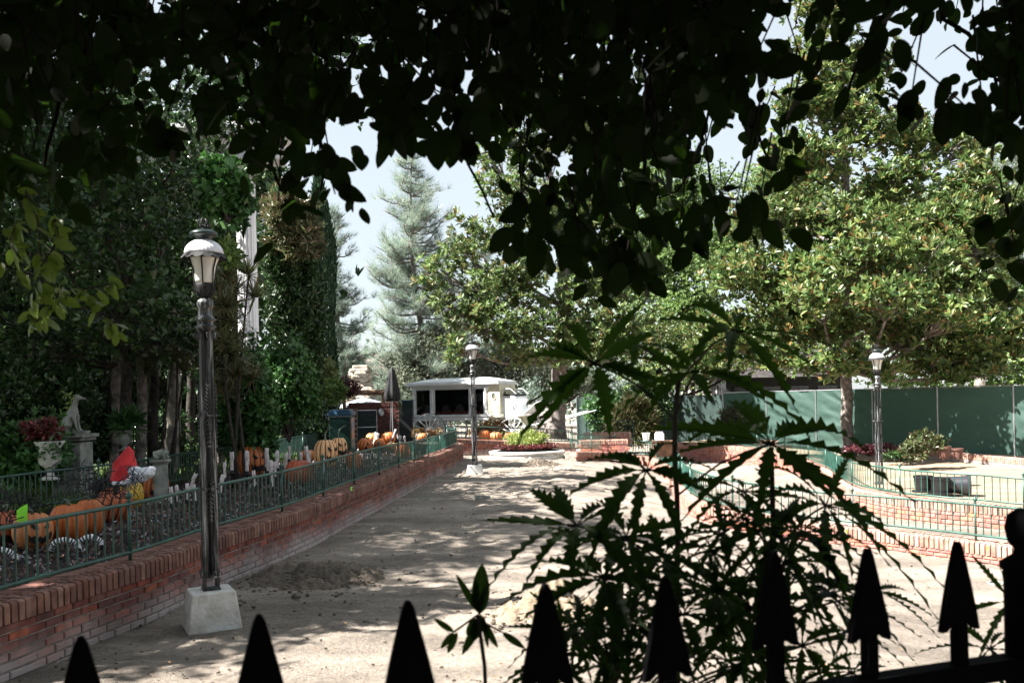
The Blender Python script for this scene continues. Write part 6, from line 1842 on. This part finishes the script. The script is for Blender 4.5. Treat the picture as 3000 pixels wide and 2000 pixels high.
# ------------------------------------------------------------------ spiked iron fence in front of the camera
TIPS = [(236, 1862, 1.10), (759, 1798, 1.165), (1195, 1758, 1.23), (1597, 1707, 1.30), (1948, 1690, 1.36), (2266, 1612, 1.43), (2541, 1605, 1.49), (2804, 1585, 1.55)]
pos = [W(*t_) for t_ in TIPS]
ztip = sum(p.z for p in pos) / len(pos)
p0, p1 = pos[0], pos[-1]
fd = Vector((p1.x - p0.x, p1.y - p0.y, 0)).normalized()
fence = thing('iron_fence', 'black wrought iron fence with spear tips right in front of the camera', 'fence', (p0.x, p0.y, 0))
fang = math.atan2(fd.y, fd.x)
extra_l = [p0 - fd * .19 * k + Vector((0, 0, 0)) for k in (1, 2, 3)]
extra_r = [p1 + fd * .17 * k for k in (2, 3, 4, 5, 6, 7, 8, 9)]
RAILZ = 1.95 - .42
for k, p in enumerate(pos + extra_l + extra_r):
    zt = p.z
    mb = MB(); MR = Matrix.Rotation(fang, 3, 'Z')
    # spear head: narrow leaf with backward barbs, about 6 mm thick, edges thinned by a bevel
    poly = [(.003, 0), (.008, -.010), (.024, -.070), (.036, -.122), (.041, -.150), (.030, -.149), (.014, -.136), (.012, -.165), (-.012, -.165), (-.014, -.136), (-.030, -.149), (-.041, -.150), (-.036, -.122), (-.024, -.070), (-.008, -.010), (-.003, 0)]
    poly = poly[::-1]
    mb.prism([(x, z) for x, z in poly], -.006, .006, M=MR)
    o = mb.build('spear_tip', M['spike_iron'], fence, bevel=.002); o.location = Vector((p.x, p.y, zt)) - fence.location
    mb = MB(); mb.box((p.x, p.y, (zt - .15) / 2 - .0), (.020, .020, zt - .15), M=MR); mb.build('picket', M['spike_iron'], fence, world=True)
a, b_2 = pos[0] - fd * 1.0, pos[-1] + fd * 2.2
for (zz, hh) in ((pos[-1].z - .222, .035), (pos[-1].z - .42, .03), (.2, .035)):
    mb = MB(); c = (a + b_2) / 2; mb.box((c.x, c.y, zz), ((b_2 - a).length, .034, hh), M=Matrix.Rotation(fang, 3, 'Z')); mb.build('rail', M['spike_iron'], fence, world=True)
fp = W(2992, 1545, 1.60)
mb = MB(); mb.lathe([(.030, 0), (.030, fp.z - .075), (.036, fp.z - .07), (.036, fp.z - .06), (.014, fp.z - .045), (.013, fp.z - .035), (.022, fp.z - .025), (.027, fp.z), (.022, fp.z + .022), (.006, fp.z + .034)], 20, (fp.x, fp.y, 0)); mb.build('post', M['spike_iron'], fence, smooth=True, world=True)

# ------------------------------------------------------------------ overhanging tree: limbs and leaves over the camera, plus added light-blocking leaves
g = np.random.default_rng(404)
OV = 1.2755
BX = [(-60, 480), (0, 470), (60, 440), (100, 430), (200, 400), (300, 370), (400, 320), (500, 310), (560, 350), (600, 400), (640, 440), (700, 410), (740, 420), (775, 330), (800, 250), (850, 260), (900, 300), (950, 280), (975, 190), (1005, 170), (1030, 330), (1060, 350), (1100, 350), (1150, 330), (1175, 520), (1210, 560), (1250, 570), (1300, 590), (1350, 620), (1400, 665), (1450, 640), (1500, 620), (1545, 600), (1580, 500), (1620, 560), (1650, 530), (1700, 550), (1750, 530), (1785, 470), (1815, 400), (1840, 250), (1870, 150), (1920, 130), (1960, 200), (2000, 170), (2050, 250), (2090, 290), (2120, 250), (2170, 160), (2210, 230), (2250, 290), (2280, 260), (2300, 340), (2352, 360), (2420, 400)]
bx = np.array([b[0] for b in BX]) * OV; by = np.array([b[1] for b in BX]) * OV
over = thing('overhanging_tree', 'dark overhanging tree whose leafy boughs frame the top of the picture', 'tree', (2.6, -1.6, 0))
mb = MB(); mb.tube([(2.6, -1.6, 0), (2.5, -1.5, 1.8), (2.2, -1.2, 3.6), (1.6, -.6, 5.2)], [.28, .22, .18, .12], 14); mb.build('trunk', M['bark_dark'], over, smooth=True, world=True)
parts = []; br = MB()
SH = [(980, 165, 60), (1140, 100, 16), (1500, 190, 30), (1100, 150, 22), (1300, 200, 18), (1080, 300, 25), (1560, 330, 20), (1110, 470, 130), (1160, 420, 60), (1450, 420, 30), (1480, 480, 38), (1700, 380, 30), (1560, 560, 30), (2290, 390, 40), (1900, 60, 40), (1960, 70, 34), (2150, 140, 34), (2210, 130, 26), (2000, 260, 60), (1740, 210, 16), (1760, 350, 24), (1440, 180, 10), (1020, 30, 12), (990, 40, 10), (1260, 340, 18), (1760, 60, 22), (1820, 200, 30), (1890, 150, 30), (2050, 60, 26), (1250, 150, 16), (1370, 190, 14), (1190, 60, 12), (1420, 380, 22), (1330, 440, 18), (1240, 300, 22), (1640, 430, 22), (1390, 520, 22), (1640, 260, 14), (880, 130, 10), (1000, 250, 44), (1130, 360, 24)]
centers = []
tries = 0
while len(centers) < 1450 and tries < 120000:
    tries += 1
    px = g.uniform(-150, 3150); B = np.interp(px, bx, by)
    py = g.uniform(-260, B - 45)
    if any((px / OV - hx) ** 2 + (py / OV - hy) ** 2 < hr ** 2 for hx, hy, hr in SH): continue
    # thinner toward the far right where sky shows through
    if px > 2180 and px < 2930 and py > -60 and g.random() < .86: continue
    if g.random() > .26 + .74 * min(1, max(0, (B - py - 150) / 520)): continue
    centers.append((px, py))
EXPL = [(655, 455), (640, 480), (770, 465), (735, 380), (760, 395), (860, 262), (895, 285), (925, 280), (1045, 315), (1060, 300), (1035, 250), (1090, 330), (1190, 435), (1195, 490), (1225, 525), (1240, 555), (1250, 450), (1310, 560), (1340, 605), (1370, 590), (1400, 650), (1440, 600), (1475, 615), (1560, 560), (1600, 515), (1645, 515), (1700, 495), (1745, 480), (1790, 400), (1800, 330), (1990, 120), (1985, 160), (1870, 200), (1950, 90), (2060, 210), (2090, 260), (2220, 265), (2260, 285), (2310, 325), (2315, 520), (2330, 585), (2340, 640), (2325, 490), (2335, 100), (2330, 200), (2320, 30), (2345, 280), (2340, 150), (2345, 60), (2335, 240), (1160, 300), (1320, 500), (1420, 560), (1500, 560)]
for k in range(260):
    sd_ = g.random() < .7
    centers.append((g.uniform(3150, 4300) if sd_ else g.uniform(-1100, -150), g.uniform(-200, 420 if sd_ else 700)))
NB = len(centers); centers += [(x * OV, y * OV - 25) for x, y in EXPL]
for k, (px, py) in enumerate(centers):
    Y = g.uniform(1.7, 3.6) if k % 3 else g.uniform(2.4, 5.0)
    c = np.array(W(px, py, Y)); B = np.interp(px, bx, by)
    edge = (B - py) < 150 or k >= NB
    if k >= NB: c = np.array(W(px, py, g.uniform(2.0, 2.6)))
    nl = int(g.integers(5, 9))
    s = .30 * 95 / 2700 * 2.6 * 1.0
    P = c + g.normal(size=(nl, 3)) * .035 * (1 if edge else 1.5)
    D = rand_dirs(nl, g) * .75 + np.array([0, 0, -.75 if py > 150 else -.3])
    N = rand_dirs(nl, g) * .8 + np.array([0, -1.0, .2])
    L = g.uniform(.045, .108, nl) * (.85 + .1 * Y) * .74
    parts.append(leaves(P, D, N, L, L * g.uniform(.5, .66, nl), T_NEAR))
    cv = Vector(c); up = cv + Vector((g.normal() * .06, g.normal() * .06, g.uniform(.1, .28)))
    br.tube([cv, up], [.0018, .003], 5, cap=False)
# long boughs reaching down from above to carry the twigs
for (x0, y0, x1, y1, Y, r) in ((1380, -150, 1440, 640, 2.6, .010), (1700, -150, 1780, 560, 2.8, .012), (2000, -150, 1850, 700, 3.0, .012), (1500, -100, 1220, 260, 2.4, .008), (2100, -200, 2250, 500, 2.7, .010), (2600, -200, 2480, 300, 2.6, .010), (2750, -150, 2950, 380, 2.6, .012), (900, -150, 940, 560, 3.0, .010), (600, -150, 820, 560, 2.8, .012), (1820, 300, 1770, 780, 2.7, .006), (1600, 200, 1560, 700, 2.7, .006), (2050, 450, 1900, 760, 2.9, .006), (1250, 100, 1160, 380, 2.4, .006), (1450, 300, 1400, 440, 2.4, .005), (300, -100, 120, 500, 2.8, .014)):
    a, b_2 = W(x0, y0, Y), W(x1, y1, Y)
    mid = a.lerp(b_2, .5) + Vector((g.normal() * .08, g.normal() * .08, g.normal() * .05))
    sp = spline([Vector((a.x * .9 + .2, a.y - .7, a.z + 1.4)), a, mid, b_2], .08)
    br.tube([p + Vector((g.normal() * .006, 0, g.normal() * .006)) for p in sp], [r * (1.5 - 1.2 * i / len(sp)) for i in range(len(sp))], 6)
# big limbs overhead
for q in ((-3.5, 1.5, 5.0), (-1.5, 2.6, 4.6), (.3, 3.2, 4.4), (2.2, 3.0, 4.6), (4.0, 1.8, 4.8), (-2, -3, 5.5), (4, -4, 5.5)):
    sp = spline([Vector((1.6, -.6, 5.0)), Vector((1.6, -.6, 5.0)).lerp(Vector(q), .5) + Vector((0, 0, .5)), Vector(q)], .3)
    br.tube(sp, [.10 * (1 - .8 * i / len(sp)) for i in range(len(sp))], 8)
br.build('branches', mat('bark_over', (.010, .008, .007), .95, spec=.1), over, smooth=True, world=True)
# outer crown overhead, thickened to block sun; unseen leaf ring added behind the camera
n = 40000
p = np.stack([g.uniform(-6.5, 6.5, n), g.uniform(-6, 4.0, n), 3.6 + 2.4 * g.random(n)], -1)
p[:, 2] += np.clip(p[:, 1] * .1, 0, 1)
n2 = 17000
a = g.uniform(R(150), R(390), n2); rr_ = 5.4 + g.random(n2) * 1.2
p2 = np.stack([rr_ * np.cos(a) * 1.1, rr_ * np.sin(a) - .5, g.uniform(.1, 4.5, n2)], -1)  # leaf ring down to the ground, added to keep sky light off the foreground
p = np.concatenate([p, p2]); n = len(p)
ok = ~((np.abs(p[:, 0]) < p[:, 1] * .62 + .35) & (p[:, 1] > 0) & (p[:, 2] < HC + p[:, 1] * .44 + .3)); p = p[ok]; n = len(p)
L = g.uniform(.14, .26, n)
parts.append(leaves(p, rand_dirs(n, g), rand_dirs(n, g) * .7 + np.array([0, 0, 1.]), L, L * .62, T_TRI))
V, T = cat_mesh(parts)
np_mesh('crown', V, T, M['leaf_overhang'], over)  # this mesh also carries the added leaf ring

# lit hanging sprig at left
sg = thing('hanging_branch', 'low hanging branch with backlit yellow-green leaves at left', 'branch', W(60, 560, 2.6))
mb = MB(); parts = []
for (pts_) in ([(-60, 760), (80, 800), (200, 850), (330, 830)], [(120, 820), (110, 880), (90, 930)], [(220, 850), (270, 900), (340, 970)], [(120, 780), (170, 700), (160, 640)], [(180, 840), (150, 900), (100, 950)], [(60, 560), (110, 640), (120, 800)], [(60, 760), (30, 700), (60, 650)]):
    sp = spline([W(x, y, 2.6 + .1 * i) for i, (x, y) in enumerate(pts_)], .03); mb.tube(sp, .0028, 5)
    n = max(6, len(sp) * 2); idx = g.integers(0, len(sp), n)
    P = np.array([sp[i] for i in idx]) + g.normal(size=(n, 3)) * .008
    L = g.uniform(.036, .066, n)
    parts.append(leaves(P, rand_dirs(n, g) * .7 + np.array([.35, 0, -.6]), rand_dirs(n, g) * .7 + np.array([0, -.7, .7]), L, L * .46, T_NEAR))
mb.build('twig', M['bark_dark'], sg, smooth=True, world=True)
V, T = cat_mesh(parts); np_mesh('leaves', V, T, M['leaf_olive_branch'], sg)

# ------------------------------------------------------------------ false aralia: toothed finger leaves on thin stalks
def aralia_leaflet(mb, c, d, nrm, L, Wd, droop, teeth=8):
    d = d.normalized(); s = d.cross(nrm).normalized(); nrm = s.cross(d)
    rows = teeth * 2 + 1; pts = []
    stalk = .10
    prev = None; vs = []; curl = random.uniform(-.16, .16)
    for i in range(rows + 1):
        t = i / rows
        env = math.sin(math.pi * min(1, t ** .75)) ** .9 * (1 - .25 * t)
        w = Wd * .5 * env * (random.uniform(.80, 1.15) if i % 2 else random.uniform(.42, .62))
        if i == rows: w = 0
        tt = stalk + (1 - stalk) * t
        fwd = (.035 if i % 2 else -.01)
        base = c + d * (L * tt) - Vector((0, 0, 1)) * (droop * L * tt * tt) + s * (L * curl * tt * tt)
        e1 = base + s * w + d * (L * fwd) + nrm * (w * .25); e2 = base - s * w + d * (L * fwd) + nrm * (w * .25)
        vs += [e1, base, e2]
    fs = []
    for i in range(rows):
        a = 3 * i; fs += [(a, a + 1, a + 4, a + 3), (a + 1, a + 2, a + 5, a + 4)]
    mb.add(vs, fs)
    mb.tube([c, c + d * (L * stalk)], [.0022, .0018], 4, cap=False)
def aralia_whorl(mb, c, axis, L, n, seed, Wd=.030, droop=.35, spread=1.25):
    g = random.Random(seed); axis = axis.normalized()
    a = axis.cross(Vector((0, 1, .3))).normalized(); b_ = axis.cross(a)
    off = g.random() * 6
    for k in range(n):
        an = off + 2 * math.pi * k / n + g.gauss(0, .16)
        d = (a * math.cos(an) + b_ * math.sin(an)) * spread + axis * g.uniform(.15, .5)
        aralia_leaflet(mb, c, d, axis + Vector((g.gauss(0, .2), g.gauss(0, .2), g.gauss(0, .2))), L * g.uniform(.65, 1.15), Wd * g.uniform(.75, 1.2) * L / .19, droop * g.uniform(.5, 2.0), teeth=g.choice((7, 8, 9)))
def aralia(label, base, stem_pts, whorls, seed):
    root = thing('false_aralia', label, 'plant', base)
    lit_lf = MB(); st = MB(); sp = spline([Vector(base)] + stem_pts, .08)
    st.tube([p + Vector((.002 * math.sin(i), 0, 0)) for i, p in enumerate(sp)], [.011 - .006 * i / len(sp) for i in range(len(sp))], 8)
    lf = MB(); pt = MB(); g = random.Random(seed)
    Wf = .042 if seed < 600 else .029
    for k, (px, py, Y, Lp, n, tx) in enumerate(whorls):
        c = W(px, py, Y); L = Lp * 1.16 * Y / F; n += 1
        ax = Vector((tx + g.gauss(0, .18), -.40 + g.gauss(0, .25), .85))
        aralia_whorl(lit_lf if py < 1120 else lf, c, ax, L, n, seed + k * 7, Wd=Wf)  # upper whorls get the leaf copy coloured as sunlit
        j = min(range(len(sp)), key=lambda q: abs(sp[q].z - (c.z - .12)) + .3 * (sp[q] - c).length)
        a = sp[j]; pt.tube(spline([a, a.lerp(c, .5) + Vector((0, 0, .02)), c], .05), .0026, 5)
    st.build('stem', M['bark_dark'], root, smooth=True, world=True)
    pt.build('leaf_stalks', M['bark_dark'], root, smooth=True, world=True)
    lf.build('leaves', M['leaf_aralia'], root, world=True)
    if lit_lf.v: lit_lf.build('lit_leaves', M['leaf_aralia_lit'], root, world=True)
Y0 = 2.0
b1 = W(1985, 2600, Y0); b1.z = .0
aralia('tall false aralia with toothed finger leaves on the central dark stem', b1, [W(1985, 2000, Y0), W(1983, 1500, Y0), W(1975, 1290, Y0), W(1990, 1120, Y0)],
       [(1741, 1065, 1.9, 260, 9, -.2), (2037, 1090, 2.0, 250, 8, 0), (2155, 970, 2.05, 270, 7, .3), (1894, 1378, 1.85, 240, 9, -.2), (2258, 1300, 2.0, 320, 10, .2), (1690, 1540, 1.8, 240, 9, -.3), (1834, 1575, 1.9, 220, 9, 0), (1772, 1694, 1.75, 250, 10, -.1), (1944, 1630, 1.95, 230, 9, .1), (1850, 1010, 2.2, 160, 7, 0)], 500)
b2 = W(2250, 2700, 1.9); b2.z = 0
aralia('second false aralia thick with dark leaves right of the central stem', b2, [W(2255, 2000, 1.9), W(2262, 1600, 1.95), W(2262, 1310, 2.0)],
       [(2272, 1571, 1.9, 280, 10, 0), (2120, 1560, 1.9, 230, 9, -.2), (2100, 1730, 1.8, 250, 9, -.2), (2350, 1560, 1.9, 250, 9, .3), (2420, 1480, 2.1, 260, 8, .5), (2330, 1690, 1.85, 240, 9, .2), (2200, 1780, 1.8, 230, 9, 0), (2420, 1740, 1.9, 220, 8, .4), (2180, 1440, 2.1, 200, 8, 0), (2000, 1800, 1.8, 230, 9, 0)] + [(random.Random(k).uniform(2020, 2520), random.Random(k + 50).uniform(1500, 1980), random.Random(k + 90).uniform(1.75, 2.2), random.Random(k + 30).uniform(110, 190), 8, random.Random(k + 70).uniform(-.4, .5)) for k in range(15)], 600)
b3 = W(1800, 2700, 1.75); b3.z = 0
aralia('third false aralia low between the spear tips with narrow drooping leaves', b3, [W(1800, 2200, 1.75), W(1800, 1900, 1.75), W(1790, 1760, 1.75)],
       [(1700, 1830, 1.7, 190, 8, -.2), (1850, 1850, 1.75, 200, 8, 0), (1760, 1950, 1.7, 190, 8, 0), (1930, 1930, 1.8, 200, 8, .1), (1620, 1930, 1.7, 170, 7, -.3), (2060, 1900, 1.8, 190, 8, .1), (2200, 1930, 1.85, 190, 8, .1), (2350, 1890, 1.9, 180, 8, .2), (2480, 1850, 1.95, 170, 7, .2), (2560, 1730, 2.0, 150, 7, .3)] + [(random.Random(k + 200).uniform(1640, 2120), random.Random(k + 250).uniform(1700, 1990), random.Random(k + 290).uniform(1.65, 2.0), random.Random(k + 230).uniform(90, 170), 7, random.Random(k + 270).uniform(-.4, .4)) for k in range(12)], 700)
b4 = W(2960, 2400, 1.9); b4.z = 0
aralia('false aralia sprig beside the ball topped fence post', b4, [W(2980, 2000, 1.9), W(2960, 1760, 1.9)],
       [(2960, 1760, 1.9, 170, 6, -.6), (2900, 1900, 1.9, 170, 6, -.5)], 800)
# small pointed seedling left of the third spike
sd = thing('seedling', 'small dark sapling with pointed leaves left of the third spear tip', 'plant', (W(1420, 2600, 1.6).x, 1.6, 0))
mb = MB(); st = MB()
st.tube(spline([Vector(sd.location), W(1425, 2050, 1.6), W(1400, 1800, 1.6)], .1), .0035, 6)
for (x0, y0, x1, y1, w) in ((1405, 1800, 1412, 1650, .020), (1400, 1790, 1335, 1680, .008), (1400, 1790, 1392, 1690, .007), (1405, 1810, 1365, 1860, .012), (1405, 1820, 1352, 1920, .010), (1410, 1810, 1460, 1900, .008), (1415, 1800, 1430, 1900, .006), (1330, 1850, 1270, 1810, .007), (1330, 1850, 1290, 1900, .007), (1340, 1850, 1310, 1915, .008), (1400, 1800, 1430, 1700, .006), (1470, 1850, 1540, 1900, .008), (1410, 1800, 1385, 1880, .014)):
    a, b_2 = W(x0, y0, 1.6), W(x1, y1, 1.6); d = b_2 - a; L = d.length
    V, T = leaves([tuple(a)], [tuple(d)], [(0, -1, .2)], [L], [w * 1.6], T_NEAR)
    mb.add([tuple(v) for v in V], [tuple(t_) for t_ in T])
st.tube([W(1400, 1800, 1.6), W(1330, 1850, 1.6)], .002, 5); st.tube([W(1405, 1815, 1.6), W(1470, 1850, 1.6)], .002, 5)
st.build('stem', M['bark_dark'], sd, smooth=True, world=True); mb.build('leaves', M['leaf_aralia'], sd, world=True)
